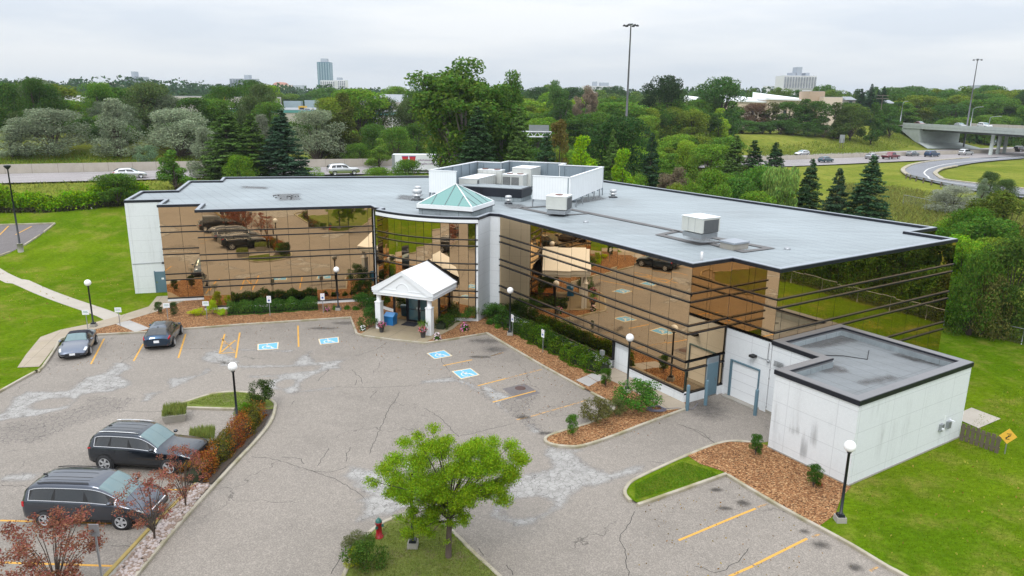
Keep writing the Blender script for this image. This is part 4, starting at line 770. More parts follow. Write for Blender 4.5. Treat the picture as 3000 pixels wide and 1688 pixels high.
# roof walkway pads and blisters
wp = MB()
for pts in ([(-50.6,32.9),(-45.8,33.2),(-45.4,36.2),(-36.1,36.5)], [(-50.6,32.9),(-50.2,36.0),(-45.4,36.2)], [(-36.1,36.5),(-35.7,34.4),(-31.95,34.3),(-31.85,36.9),(-36.1,36.5)], [(-31.85,36.9),(-28.9,37.1),(-29.0,34.9),(-31.9,35.0)]):
    ribbon(wp, [FR_.p(*q) for q in pts], .26, -.26, lambda x, y: RZ+.045)
bp0(wp, 'walkway_pads', M['deck'], rf).location = (0,0,0)
b_ = NB('rain_streak_grime'); a_ = b_.n('ShaderNodeAttribute', attribute_name='m').outputs['Fac']; st_ = b_.noise(1, 5, .75, b_.map(-FR_.a, (7, 7, .5)))
M['streak'] = b_.done(b_.bsdf((.20,.20,.205), .9, 0, .2, None, Alpha=b_.math('MULTIPLY', b_.ramp(b_.math('ADD', b_.math('MULTIPLY', a_, .8), b_.grey(st_, -.65, .65)), .2, .95), .38)))
# ---- annex
AX = thing('annex', 'low white stucco annex with recessed grey roof beside the driveway', 'annex building', (*FR_.p(-20, 33.5), 0))
def ab_(mb, name, mat): o = mb.build(name, mat, AX); o.location = -AX.location; return o
ap = [FR_.p(*q) for q in ((-16.9,28.75),(-16.9,38.2),(-24.3,38.2),(-24.3,32.3),(-21.3,32.2),(-21.3,28.75))]
ab_(MB().prism(ap, 0, 4.05, cap=False), 'wall', M['stucco_R']); ab_(npoly(MB(), inset(ap, .1), 3.72), 'roof', M['annex_roof'])
ab_(ring(MB(), inset(ap, -.03), inset(ap, .42), 4.0, 4.22), 'coping', M['coping']); ab_(ring(MB(), inset(ap, -.06), inset(ap, -.031), 3.98, 4.20), 'fascia', M['coping_dark']); ab_(ring(MB(), inset(ap, .421), inset(ap, .45), 4.12, 4.20), 'fascia', M['coping_dark'])
ab_(ring(MB(), inset(ap, .30), inset(ap, .46), 3.72, 3.999), 'upstand', M['roof']); ab_(ring(MB(), inset(ap, -.03), inset(ap, .05), 0, .16), 'plinth', M['foot'])
def am(t, z, w, h, d, name, mat, par=None):
    v = [FR_.v(-16.9+dd, tt, zz) for dd in (0, d) for tt, zz in ((t-w/2,z),(t+w/2,z),(t+w/2,z+h),(t-w/2,z+h))]
    return ab_(MB().add(v, [(3,2,1,0),(4,5,6,7),(0,1,5,4),(1,2,6,5),(2,3,7,6),(3,0,4,7)]), name, mat)
am(36.07,1.0,.26,.36,.14,'meter_box',M['galv']); am(36.73,1.0,.26,.36,.14,'meter_box',M['galv']); am(36.0,1.1,.08,.1,.24,'meter',M['sign_w']); am(36.95,1.3,.08,.08,.24,'meter',M['sign_w']); am(36.4,1.5,.16,.22,.01,'notice',M['sign_w'])
for k, z in enumerate((2.9, 2.98, 3.06, 3.14)): ab_(MB().add([FR_.v(s, 32.18-d, z+zz) for d in (0,.05) for s, zz in ((-24.0,0),(-23.4,0),(-23.4,.04),(-24.0,.04))], [(3,2,1,0),(4,5,6,7),(0,1,5,4),(1,2,6,5),(2,3,7,6),(3,0,4,7)]), 'vent_louvre', M['galv'])
ab_(MB().tube([FR_.v(-21.4,36.6,3.75), FR_.v(-20.6,35.2,3.75), FR_.v(-21.6,34.6,3.75), FR_.v(-22.6,33.2,3.75)], .02, 5), 'cable', M['trim'])

# ================================================================ ROOF EQUIPMENT (each its own thing)
CLD = M['rtu']
def unit(name, label, fr, s0, s1, t0, t1, z0, z1, fans=0, grille=(), legs=True, group='air conditioning units on the roof'):
    c = fr.p((s0+s1)/2, (t0+t1)/2); r = thing(name, label, 'air conditioner', (*c, z0), fr.a, group); w, d, h = s1-s0, t1-t0, z1-z0
    MB().box((0,0,h/2+.06), (w,d,h-.12)).build('cabinet', CLD, r); MB().box((0,0,h+.02), (w+.06,d+.06,.04)).build('lid', M['white_pt'], r)
    if legs: MB().box((0,0,-.1), (w*.92,d*.92,.3)).build('base_frame', M['galv'], r)
    n = int(max(w, d)/.5); 
    sm_ = MB()
    for k in range(1, n):
        if w >= d: sm_.box((-w/2+w*k/n, 0, h/2+.06), (.02, d+.012, h-.2))
        else: sm_.box((0, -d/2+d*k/n, h/2+.06), (w+.012, .02, h-.2))
    if n > 1: sm_.build('panel_seams', M['galv'], r)
    for k in range(fans):
        fx = (-w/4+(k%2)*w/2) if fans > 1 else 0; fy = (-d/4+(k//2)*d/2) if fans > 2 else 0
        f = MB().lathe([(.30,0),(.32,.06),(.27,.07),(.05,.05),(.001,.05)], (fx, fy, h+.03), 16).build('fan', M['rust'], r); 
    for side, a, b in grille:
        g = MB(); 
        if side == 'f': g.box(((a+b)/2*w-w/2, -d/2-.01, h*.48), ((b-a)*w, .02, h*.72))
        if side == 'r': g.box((w/2+.01, (a+b)/2*d-d/2, h*.5), (.02, (b-a)*d, h*.8))
        g.build('coil_grille', M['grille'], r)
        if side == 'f':
            bars = MB()
            for k in range(1, 7): bars.box((a*w-w/2+(b-a)*w*k/7, -d/2-.025, h*.48), (.018,.012,h*.72))
            bars.build('grille_bars', CLD, r)
    return r
unit('rooftop_unit', 'boxy beige air conditioner with dark coil side, alone on the right roof', FR_, -33.15, -31.45, 33.8, 35.4, 8.7, 9.72, 0, (('r',.12,.92),))
MB().lathe([(.28,0),(.3,.03),(.25,.035),(.001,.02)], (0,0,0), 16)
r1 = unit('rooftop_unit', 'smaller pale air conditioner in front of the white screen wall', FC, -17.95, -16.35, 53.3, 54.9, 8.45, 9.55, 1, (('r',.2,.95),))
def topc(px, z): g = G(ZR(1240,460,.2174)(*px), z); return (g[0]*FC.c+g[1]*FC.s_, -g[0]*FC.s_+g[1]*FC.c)
a, b, c = topc((1045,240),9.75), topc((1345,246),9.75), topc((1470,215),9.75)
unit('rooftop_unit', 'louvred air conditioner with four rusty fans inside the screen', FC, a[0], b[0]+.1, (a[1]+b[1])/2, c[1], 8.5, 9.75, 4, (('f',.04,.40),('f',.46,.80)))
a, b, c = topc((1180,152),10.3), topc((1472,155),10.3), topc((1745,92),10.3)
unit('rooftop_unit', 'long tall pale air handler at the back of the screened yard', FC, a[0], b[0], (a[1]+b[1])/2, min(c[1], 69.2), 8.5, 10.3, 0)
a, b, c = topc((455,290),9.6), topc((735,298),9.6), topc((1000,235),9.6)
unit('rooftop_unit', 'long low pale air handler along the left screen panel', FC, a[0]+.1, b[0], (a[1]+b[1])/2, 66.0, 8.4, 9.6, 0, (('r',.02,.1),))
unit('rooftop_unit', 'square pale unit with rusty top behind the low air handler', FC, -29.4, -26.9, 66.2, 67.1, 8.6, 10.0, 2)
unit('rooftop_unit', 'short pale unit with two rusty fans in the right screen corner', FC, -20.9, -18.0, 61.5, 63.6, 8.6, 9.95, 2)
# screen wall
SW = thing('screen_wall', 'white ribbed metal screen fencing the rooftop machinery', 'screen wall', (*FC.p(-24, 62), RZ), FC.a)
def sp(s0, t0, s1, t1, flip=1):
    a, b = Vector((s0+24, t0-62)), Vector((s1+24, t1-62)); d = b-a; L_ = d.length; an = math.atan2(d.y, d.x); n = Vector((d.y, -d.x)).normalized()*flip; c = (a+b)/2
    MB().box((c.x, c.y, 1.68), (L_, .07, 1.9), an).build('cladding', [M['ribbed']], SW).data.materials[0] = M['ribbed']
    ci = c-n*.06; MB().box((ci.x, ci.y, 1.66), (L_-.1, .045, 1.84), an).build('inner_face', M['ribbed_back'], SW); MB().box((c.x-n.x*.03, c.y-n.y*.03, 2.66), (L_+.07, .2, .06), an).build('cap', M['white_pt'], SW)
    k = 0
    while k < L_:
        p = a+d.normalized()*k-n*.16; MB().box((p.x, p.y, 1.55), (.09,.09,2.1), an).build('post', M['ribbed_back'], SW); p2 = a+d.normalized()*k; MB().box((p2.x, p2.y, .36), (.08,.08,.74), an).build('foot', M['galv'], SW); k += 1.9
sp(-30.1,57.35,-27.5,57.35); sp(-20.4,57.1,-17.2,57.1); sp(-17.2,57.1,-17.2,67.7); sp(-17.2,67.7,-21.5,67.7); sp(-21.5,67.7,-21.5,69.7); sp(-21.5,69.7,-27.5,69.7); sp(-27.5,69.7,-27.5,67.5); sp(-27.5,67.5,-30.0,67.5); sp(-30.1,67.5,-30.1,57.35)
pt_ = thing('roof_plinth', 'black walled roof plinth with grey top behind the pyramid skylight', 'roof plinth', (*FC.p(-25.6, 61.1), RZ), FC.a)
MB().box((0,0,.18), (6.3,2.5,.34)).build('curb', M['roof'], pt_); MB().box((0,0,.73), (6.4,2.6,.74)).build('wall', M['coping_dark'], pt_); MB().box((0,0,1.13), (6.1,2.3,.04)).build('top', M['roof'], pt_); MB().box((-.6,-1.33,.7), (.08,.06,.8)).build('seam', M['black'], pt_)
def vent(fr, s, t, k, h, label):
    c = fr.p(s, t); r = thing('roof_vent', label, 'roof vent', (*c, RZ), 0, 'round metal roof vents'); MB().box((0,0,.04), (.75*k,.75*k,.07)).build('flashing', M['coping_dark'], r)
    MB().lathe([(.2*k,.07),(.2*k,h*.35),(.34*k,h*.38),(.34*k,h*.5),(.24*k,h*.56),(.24*k,h*.66),(.32*k,h*.7),(.32*k,h*.92),(.2*k,h),(.001,h)], (0,0,0), 18).build('cowl', M['galv'] if 0 else simple('pale_vent_metal', (.55,.56,.57), .35, .4) if 'pale_vent_metal' not in bpy.data.materials else bpy.data.materials['pale_vent_metal'], r)
vent(FC, -15.9, 66.6, 1.0, .75, 'round metal roof vent standing alone right of the screen wall'); vent(FC, -23.1, 58.5, .9, .72, 'round metal roof vent in front of the black roof plinth')
vent(FC, -32.8, 60.2, .95, .85, 'slim round metal roof vent left of the screen wall, the farther one'); vent(FC, -31.3, 57.3, 1.35, .95, 'wide round metal roof vent by the left corner of the screen wall')
h_ = thing('roof_hatch', 'low pale blue-grey roof hatch beside the walkway pads', 'roof hatch', (*FR_.p(-30.1, 35.3), RZ), FR_.a); MB().box((0,0,.18), (1.1,1.3,.36)).build('curb', M['foot'], h_); MB().box((0,0,.42), (1.2,1.4,.1)).build('lid', M['coping_light'], h_)
pp = FR_.p(-28.4, 30.7); tag(MB().lathe([(.09,0),(.09,.55),(.06,.56),(.001,.56)], (*pp, RZ), 12).build('vent_pipe', bpy.data.materials['pale_vent_metal']), 'short pale vent pipe near the front roof edge of the right wing', 'vent pipe')
for (s, t), lb in (((-42.2,33.2), 'small round drain cap left of the walkway pads'), ((-28.2,37.9), 'small dark drain cap near the middle of the right roof')):
    p = FR_.p(s, t); tag(MB().lathe([(.2,0),(.2,.06),(.12,.14),(.001,.15)], (*p, RZ), 12).build('roof_drain', M['galv']), lb, 'roof drain')
for (x, y), lb in ((Z6(400,90), 'broken dark patch of debris on the left roof'),):
    p = G((x, y), RZ); d = MB()
    for k in range(14): d.box((p[0]+random.uniform(-1,1.6), p[1]+random.uniform(-1.2,1.2), RZ+.03), (random.uniform(.08,.35), random.uniform(.05,.15), .05), random.uniform(0, 3))
    tag(d.build('roof_debris', M['dark']), lb, 'debris', kind='stuff')

# dark rain streaks on the annex front
for s0, s1, z0, z1, k in ((-19.55,-19.05,.1,2.3,1),(-19.1,-18.6,.9,3.3,.8),(-20.3,-19.8,1.2,2.2,.7),(-19.9,-19.6,1.3,2.3,.7),(-18.3,-17.9,2.2,3.6,.5),(-20.8,-20.5,.5,1.6,.5),(-17.7,-17.4,.4,1.8,.5)):
    n_, m_ = 8, 14; vs, at2 = [], []
    for j in range(m_+1):
        for i in range(n_+1): u, v = i/n_, j/m_; vs.append(FR_.v(s0+(s1-s0)*u, 28.715, z0+(z1-z0)*v)); at2.append(k*min(1, 4*u*(1-u)*1.2)*min(1, v*4)*min(1, (1-v)*1.6))
    F_ = np.array([[j*(n_+1)+i, j*(n_+1)+i+1, (j+1)*(n_+1)+i+1, (j+1)*(n_+1)+i] for j in range(m_) for i in range(n_)])
    o = link('rain_streak', npmesh('rain_streak', np.array([v[:] for v in vs]), F_, M['streak'], attrs={'m': at2}), AX); o.location = -AX.location

for pts in ([(950,90),(1150,70),(1250,110),(1000,150),(880,200)], [(200,160),(420,150),(520,190),(300,210)], [(2250,520),(2450,560),(2576,600),(2400,600),(2200,560)], [(1900,450),(2200,470),(2300,520),(2000,500)]):
    blob('damp_patch', [G(Z7(*p), RZ) for p in pts], M['damp'], RZ+.006, .5, .16, parent=rf)
for pts in ([(300,60),(600,50),(620,120),(350,130)], [(0,-20),(300,-10),(300,20),(0,10)], [(1750,225),(2200,260),(2250,285),(1800,275)], [(1500,60),(1700,80),(1650,130),(1450,110)]):
    blob('damp_patch', [G(Z6(*p), RZ) for p in pts], M['damp'], RZ+.006, .6, .16, parent=rf)

for pts, m_ in (([(380,330),(860,190),(1050,240),(1080,320),(700,400),(450,400)], 'damp'), ([(1270,425),(1400,425),(1880,550),(1800,575),(1500,520),(1300,450)], 'stain'), ([(450,560),(700,510),(900,560),(1000,640),(700,640)], 'damp'), ([(900,700),(1300,620),(1500,680),(1100,760)], 'damp')):
    o = blob('roof_stain', [G(ZA(*p), 3.72) for p in pts], M[m_], 3.727, .5, .12, parent=AX); o.location = -AX.location
# ================================================================ STREET FURNITURE
def tz(x, y): return T(x, y)
lp = thing('lamp_post', '', 'lamp post', (0,0,0), 0, 'globe lamp posts round the parking lot')
MB().box((0,0,.08), (.42,.42,.30), 0, 0, .9).build('footing', M['foot'], lp); MB().box((0,0,.28), (.30,.30,.12), 0, 0, .8).build('base', M['pole'], lp)
MB().tube([(0,0,.3),(0,0,3.12)], [.062,.052], 12).build('pole', M['pole'], lp); gl = MB().sphere((0,0,3.36), .235, 18).build('globe', M['globe'], lp); MB().lathe([(.09,3.08),(.09,3.16),(.05,3.18)], (0,0,0), 12).build('collar', M['pole'], gl)
lamps = [((13.6,26.85), 'globe lamp post on the lawn beside the annex corner'), (G(ZS(1407,812)), 'globe lamp post rising out of the shrubs by the concrete walk'), ((-.12,50.85), 'globe lamp post at the start of the long dark green hedge'),
    ((-14.0,56.8), 'globe lamp post in the mulch in front of the left glass wing'), ((-30.95,51.75), 'globe lamp post beside the walk behind the grey convertible'), ((-14.15,35.0), 'globe lamp post in the rusty hedge of the left island'), ((-3.7,24.75), 'globe lamp post half hidden inside the bright green tree')]
for i, (p, lb) in enumerate(lamps):
    if i == 0: lp.location = (*p, .09); lp['label'] = lb
    else: dup(lp, (*p, .09), 0, lb)
# tall lamp at the neighbouring lot
b = GT((62, 742), .1); tl = thing('tall_lamp_post', 'tall dark lamp post on a concrete footing by the far-left lot', 'lamp post', b, 0); h = zat(25, 487, b[1])-b[2]
MB().tube([(0,0,-.3),(0,0,.85)], .27, 14).build('footing', M['foot'], tl); MB().tube([(0,0,.85),(0,0,h)], [.1,.06], 10).build('pole', M['pole'], tl); MB().lathe([(.05,-.35),(.28,-.1),(.34,0),(.30,.08),(.1,.13),(.001,.14)], (0,0,h), 16).build('lamp_head', M['pole'], tl)
def sign(p, label, kind, z=.1, rz=0, h=1.15, group='small signs on posts along the mulch bed'):
    r = thing('parking_sign', label, 'sign', (*p, z), rz, group); MB().box((0,.02,h/2+.1), (.05,.03,h+.2)).build('post', M['galv'], r)
    if kind == 'text':
        f = MB().box((0,-.01,h+.12), (.46,.02,.36)).build('panel', M['sign_w'], r); t = MB()
        for k, w in ((.07,.30),(-.02,.34)): 
            for j in range(7): t.box((-w/2+w*(j+.5)/7, -.022, h+.12+k), (w/9,.004,.035))
        t.build('lettering', M['ink_g'], f)
    else:
        f = MB().box((0,-.01,h+.2), (.32,.02,.54)).build('panel', M['sign_w'], r); MB().box((0,-.022,h+.12), (.14,.004,.14)).build('blue_symbol', M['ink_b'], f)
        MB().lathe([(.07,0),(.085,0)], (0,0,0), 14).build('ring', M['ink_r'], f).location = (0,-.022,h+.34); f.children[-1].rotation_euler = (R(90),0,0)
    return r
fr = R(-14)
for (x, y), k, lb in ((G(Z5(830,1345)),'text','small white sign right behind the grey convertible'), (G(Z5(1135,1320)),'text','small white sign in the little mulch triangle between walk and paver path'), (G(Z5(1588,1275)),'text','small white sign directly behind the dark blue hatchback'), (G(Z5(1955,1255)),'text','small white sign in front of the yellow-leaved shrubs'),
    (G(Z6(295,1222)),'acc','upright accessible parking sign before the middle of the left hedge'), (G(Z6(797,1195)),'acc','upright accessible parking sign at the right end of the left hedge')): sign((x, y), lb, k, rz=FL.a*.6)
for (x, y), lb in ((G(ZS(325,285)),'narrow accessible parking sign beside a lamp post right of the entrance'), (G(ZS(610,440)),'narrow accessible parking sign in front of the long right hedge')): sign((x, y), lb, 'acc', rz=FR_.a)
ms = thing('pedestal_box', 'grey intercom box on a thin post at the end of the long hedge', 'intercom box', (*G(ZS(1165,612)), .1), FR_.a); MB().box((0,0,.55), (.06,.06,1.1)).build('post', M['galv'], ms); MB().box((0,0,1.2), (.25,.2,.3)).build('box', M['galv'], ms)
sp2 = thing('sign_post', 'plain grey metal post standing in the stone strip', 'post', (-14.15,22.1,.1), 0); MB().box((0,0,1.1), (.06,.05,2.2)).build('post', M['galv'], sp2); MB().box((0,-.03,2.3), (.34,.02,.46)).build('panel', M['galv'], sp2)
bol = None
for p, lb in (((9.85,37.99),'blue-grey bollard at the end of the concrete walk'), ((11.08,38.77),'blue-grey bollard in front of the blue side door'), ((13.48,37.44),'blue-grey bollard in front of the white garage door')):
    m_ = bol.data if bol else MB().lathe([(.10,0),(.10,1.45),(.085,1.50),(.04,1.53),(.001,1.535)], (0,0,0), 18).mesh('bollard', M['blue_pt']); o = link('bollard', m_); o.location = (*p, 0); bol = bol or o; tag(o, lb, 'bollard', 'blue-grey bollards by the loading door')
hy = thing('fire_hydrant', 'red fire hydrant with a green cap at the kerb of the middle island', 'fire hydrant', (-5.1,25.35,.09), R(-20))
MB().lathe([(.17,0),(.17,.05),(.12,.07),(.115,.60),(.135,.62),(.135,.66),(.115,.68)], (0,0,0), 18).build('barrel', M['red'], hy); MB().lathe([(.13,.68),(.12,.74),(.07,.80),(.03,.82),(.03,.86),(.001,.86)], (0,0,0), 16).build('cap', M['green_cap'], hy)
for a in (0, 120, 240): MB().tube([(0,0,.5),(.19*math.cos(R(a-90)),.19*math.sin(R(a-90)),.5)], [.05,.055], 10).build('nozzle', M['green_cap'], hy)
bn_ = thing('plastic_bin', 'blue plastic storage bin with a sloped lid under the canopy', 'storage bin', (*FC.p(-27.72, 46.15), .13), FC.a)
MB().box((0,0,.33), (.72,.6,.66), 0, 0, 1.08).build('body', M['blue_bin'], bn_); MB().add([(-.42,-.36,.66),(.42,-.36,.66),(.42,.36,.66),(-.42,.36,.66),(-.42,-.36,.70),(.42,-.36,.70),(.40,.1,.92),(-.40,.1,.92),(.42,.36,.84),(-.42,.36,.84)], [(0,1,5,4),(4,5,6,7),(7,6,8,9),(1,2,8,6,5),(3,0,4,7,9),(2,3,9,8),(3,2,1,0)]).build('lid', simple('light_blue_plastic', (.05,.27,.62), .3, 0, .04), bn_)
dm = thing('door_mat', 'dark rubber mat lying before the entrance doors', 'door mat', (*FC.p(-26.35, 46.75), .135), FC.a); MB().box((0,0,.008), (1.15,1.0,.015)).build('mat', M['mat'], dm)
def treeside(): pass
# wooden fence and warning sign behind the annex
wf = thing('timber_fence', 'short weathered timber fence beside the annex end', 'fence', (23.0,34.5,.09), 0)
a, b = Vector((23.0,34.55)), Vector((24.05,33.0)); d = b-a; n = 8
for k in range(n): p = d*(k+.5)/n; MB().box((p.x, p.y, .45+random.uniform(-.03,.03)), (.17,.03,.92), math.atan2(d.y, d.x)).build('picket', M['wood'], wf)
for z in (.25,.7): p = d/2; MB().box((p.x+.02, p.y+.03, z), (d.length,.04,.09), math.atan2(d.y, d.x)).build('rail', M['wood'], wf)
ws = thing('warning_sign', 'yellow diamond warning sign with a black aeroplane shape on a post', 'sign', (24.35,32.95,.09), R(-12)); MB().box((0,.02,.45), (.05,.03,.9)).build('post', M['galv'], ws)
dd = MB().add([(0,-.01,.55),(.40,-.01,.95),(0,-.01,1.35),(-.40,-.01,.95),(0,.01,.55),(.40,.01,.95),(0,.01,1.35),(-.40,.01,.95)], [(0,1,2,3),(7,6,5,4),(0,4,5,1),(1,5,6,2),(2,6,7,3),(3,7,4,0)]).build('panel', M['sign_y'], ws)
ic = MB(); ic.box((0,-.014,.93), (.28,.004,.04), 0, 0, 1, 0, R(-35)); ic.box((-.02,-.014,.93), (.05,.004,.24), 0, 0, .4, 0, R(30)); ic.box((.02,-.014,1.08), (.2,.004,.03)); ic.box((-.02,-.014,.80), (.18,.004,.03)); ic.build('symbol', M['ink'], dd)
ho = MB(); c = G(ZS(1680,985))
for k in range(9):
    rx, ry = .55-.03*k+random.uniform(-.05,.05), .34+random.uniform(-.05,.05); ho.tube([(c[0]+rx*math.cos(t/20*math.tau)+random.uniform(-.02,.02), c[1]+ry*math.sin(t/20*math.tau), .14+.012*k) for t in range(21)], .014, 5)
ho.tube([(c[0]+.4,c[1]+.1,.15),(9.3,38.0,.14),(10.2,38.1,.03),(10.6,38.55,.2)], .014, 5); tag(ho.build('hose', M['hose']), 'coiled grey hose lying in the mulch by the walk', 'hose')
for p, lb in ((Z5(515,215),'crumpled white litter at the foot of the green hedge'), (Z5(863,203),'small white ball of litter near the small round tree')):
    g_ = GT(p, .1); o = MB(); o.box((0,0,.08), (.5 if 'crumpled' in lb else .15,.25,.15), .4, 0, .6); o = o.build('litter', M['litter']); o.location = g_; tag(o, lb, 'litter')
# chain-link fence on the right
def chain(pts, label, h=1.25, step=3.0, z=T):
    r = thing('chain_link_fence', label, 'fence'); P_ = dens(pts, step)
    for x, y in P_: MB().tube([(x,y,z(x,y)),(x,y,z(x,y)+h)], .032, 7).build('post', M['galv'], r)
    MB().tube([(x,y,z(x,y)+h) for x, y in P_], .026, 6).build('top_rail', M['galv'], r)
    w = MB(); 
    for (x0,y0),(x1,y1) in zip(P_, P_[1:]):
        for k in range(int(h/.11)): w.tube([(x0,y0,z(x0,y0)+.06+k*.11),(x1,y1,z(x1,y1)+.06+k*.11)], .0022, 3, cap=False)
        nn = int(step/.13)
        for k in range(nn): t = k/nn; x, y = x0+(x1-x0)*t, y0+(y1-y0)*t; w.tube([(x,y,z(x,y)+.03),(x,y,z(x,y)+h)], .0022, 3, cap=False)
    w.build('mesh', M['galv'], r)
chain([tuple(fa-fdv*10), tuple(fa), tuple(fb), tuple(fb+fdv*26)], 'chain-link fence with galvanised posts along the right lawn')
mf = [GT(Z8(*p))[:2] for p in ((1430,170),(1640,215),(1830,245),(2010,262),(2200,275))]
chain(mf, 'old rusty chain-link fence crossing the meadow below the ramp', 1.6, 8)
# masts
def mast(u0, v0, base, label):
    h = zat(u0, v0, base[1])-base[2]; r = thing('high_mast_light', label, 'light mast', base, 0, 'high mast lights over the highway'); MB().tube([(0,0,-1),(0,0,h)], [.30,.11], 12).build('pole', simple('mast_steel', (.16,.16,.18), .6, .3, .2) if 'mast_steel' not in bpy.data.materials else bpy.data.materials['mast_steel'], r)
    hd_ = MB().lathe([(.2,-.1),(.45,0),(.45,.2),(.15,.25),(.001,.25)], (0,0,h), 14).build('ring', M['galv'], r)
    for k in range(6):
        a = k*math.tau/6; x, y = 1.25*math.cos(a), 1.25*math.sin(a); MB().tube([(0,0,h),(x,y,h-.15)], .05, 6).build('arm', M['galv'], r); MB().lathe([(.1,.1),(.30,-.1),(.32,-.2),(.22,-.25),(.001,-.25)], (x, y, h-.1), 12).build('lamp', M['trim'], r)
p = at(1836, 148); mast(1848, 72, (*p, T(*p)), 'very tall light mast rising from the wood behind the roof machinery')
b = GT((2822, 436)); mast(2863, 174, b, 'very tall light mast on the median in front of the road bridge')
def cobra(ub, vb, ut, vt, dx, Y, label):
    x, y = at(ub, Y); z0 = zat(ub, vb, Y); z1 = zat(ut, vt, Y); r = thing('street_lamp', label, 'street lamp', (x, y, z0), 0, 'street lamps along the bridge road'); h = z1-z0
    MB().tube([(0,0,-.5),(.1,0,h*.92)], [.14,.09], 8).build('pole', M['galv'], r); MB().tube([(.1,0,h*.92),(dx*.4,0,h*1.0),(dx,0,h*1.04)], .06, 6).build('arm', M['galv'], r); MB().box((dx+.35,0,h*1.04), (.9,.35,.16)).build('lamp_head', M['galv'], r)
for a in ((2641,353,2650,299,.9,262,'street lamp with short arm left of the bridge, by the trees'), (2849,366,2857,315,2.3,238,'street lamp on the bridge right of the tall mast'), (2903,373,2907,342,2.6,225,'rightmost street lamp on the bridge, its arm pointing right')): cobra(*a)
up = at(2580, 262); u_ = thing('utility_pole', 'pale wooden utility pole with crossarms among the dark spruces', 'utility pole', (*up, T(*up))); hh = zat(2582, 278, 262)-T(*up); MB().tube([(0,0,0),(0,0,hh)], [.18,.12], 8).build('pole', M['bark_g'], u_)
for z in (.98,.9): MB().box((0,0,hh*z), (4.2,.15,.15)).build('crossarm', M['bark_g'], u_)
for i, (u, vt, Y) in enumerate(((1093,284,300),(1231,285,320))):
    p = at(u, Y); r = thing('utility_pole', ('utility pole with triple crossarm over the grey warehouse roof', 'slim utility pole behind the grey warehouse, by the big poplar')[i], 'utility pole', (*p, T(*p))); hh = zat(u, vt, Y)-T(*p); MB().tube([(0,0,0),(0,0,hh)], .16, 8).build('pole', M['bark_g'], r); MB().box((0,0,hh*.97), (5 if i == 0 else 2.2,.18,.18)).build('crossarm', M['bark_g'], r)
# overhead sign gantry behind the trees
gY = 150; gx0, gx1 = at(1448, gY)[0], at(1618, gY)[0]; gz0, gz1 = zat(1450, 400, gY), zat(1450, 385, gY); ga = thing('sign_gantry', 'white steel truss gantry showing between the spruces', 'gantry', ((gx0+gx1)/2, gY, 0)); hw = (gx1-gx0)/2
o = MB()
for z in (gz0, gz1): o.tube([(-hw,0,z),(hw,0,z)], .12, 6); o.tube([(-hw,1,z),(hw,1,z)], .12, 6)
for k in range(16): o.tube([(-hw+k*hw/8,0,gz0 if k%2 else gz1),(-hw+(k+1)*hw/8,0,gz1 if k%2 else gz0)], .07, 5)
o.build('truss', M['steelroof'], ga); o = MB(); tx = at(1463, gY)[0]-(gx0+gx1)/2; g0 = T((gx0+gx1)/2, gY)
for dx in (-.9,.9): o.tube([(tx+dx,0,g0),(tx+dx,0,gz1)], .14, 6)
for k in range(4): o.tube([(tx-.9,0,g0+k*2.2),(tx+.9,0,g0+k*2.2+2.2)], .08, 5)
o.build('tower', M['steelroof'], ga); MB().box((3.2,.4,gz1+.5), (4,.25,1.6)).build('sign_panel_back', M['galv'], ga); MB().box((-5.5,.4,gz1+.5), (7,.25,1.6)).build('sign_panel_back', M['sign_w'], ga)
sb = GT(Z4(848, 930)); sgn = thing('road_sign', 'narrow grey road sign seen from behind on the grass slope', 'road sign', sb); 
for dx in (-.4,.4): MB().box((dx,0,1.6), (.12,.12,3.2)).build('post', M['wood'], sgn)
MB().box((0,0,3.1), (1.5,.1,2.4)).build('panel', M['galv'], sgn)
# highway trailer
tx, ty = at(1222, 127); tr = thing('truck_trailer', 'white truck trailer printed with two red cups behind the bushes', 'truck trailer', (tx, ty, T(tx,ty)-.3), R(4)); Lh = 4.35
MB().box((0,1.2,2.0), (8.7,2.5,2.6)).build('box', M['sign_w'], tr); MB().box((0,1.2,.62), (8.2,.8,.2)).build('chassis', M['trim'], tr); MB().box((-4.2,-.07,2.0), (.5,.03,2.6)).build('rear_frame', M['galv'], tr)
for x in (-3,-2,2.8): MB().tube([(x,.05,.45),(x,.35,.45)], .45, 16).build('wheel', M['tyre'], tr)
for x in (-2.2,-.95): MB().add([(x-.55,-.065,3.0),(x+.55,-.065,3.0),(x+.30,-.065,1.55),(x-.30,-.065,1.55)], [(0,3,2,1)]).build('red_cup_print', M['ink_r'], tr); MB().add([(x-.58,-.07,3.0),(x+.58,-.07,3.0),(x+.58,-.07,3.08),(x-.58,-.07,3.08)], [(0,1,2,3)]).build('cup_rim_print', M['ink_b'], tr)
def text(s, size, loc, rot, mat, parent, name='lettering'):
    c = bpy.data.curves.new(name, 'FONT'); c.body = s; c.size = size; c.extrude = .002; c.align_x = 'CENTER'; o = bpy.data.objects.new('tmp', c); COL.objects.link(o); bpy.context.view_layer.update()
    me = bpy.data.meshes.new_from_object(o.evaluated_get(bpy.context.evaluated_depsgraph_get())); bpy.data.objects.remove(o); me.materials.clear(); me.materials.append(mat); q = link(name, me, parent); q.location = loc; q.rotation_euler = rot; return q
text('mlkshakesblend', .50, (1.5,-.07,2.25), (R(90),0,0), M['ink_p'], tr); text('uroslite.coffee', .50, (1.5,-.07,1.65), (R(90),0,0), M['ink_p'], tr)
lf = MB(); 
for a, r0 in ((90,.45),(35,.38),(145,.38),(-10,.3),(190,.3)): c_, s_ = math.cos(R(a)), math.sin(R(a)); lf.add([(3.4-s_*.1,-.07,2.2+c_*.1),(3.4+s_*.1,-.07,2.2-c_*.1),(3.4+c_*r0,-.07,2.2+s_*r0)], [(0,1,2)])
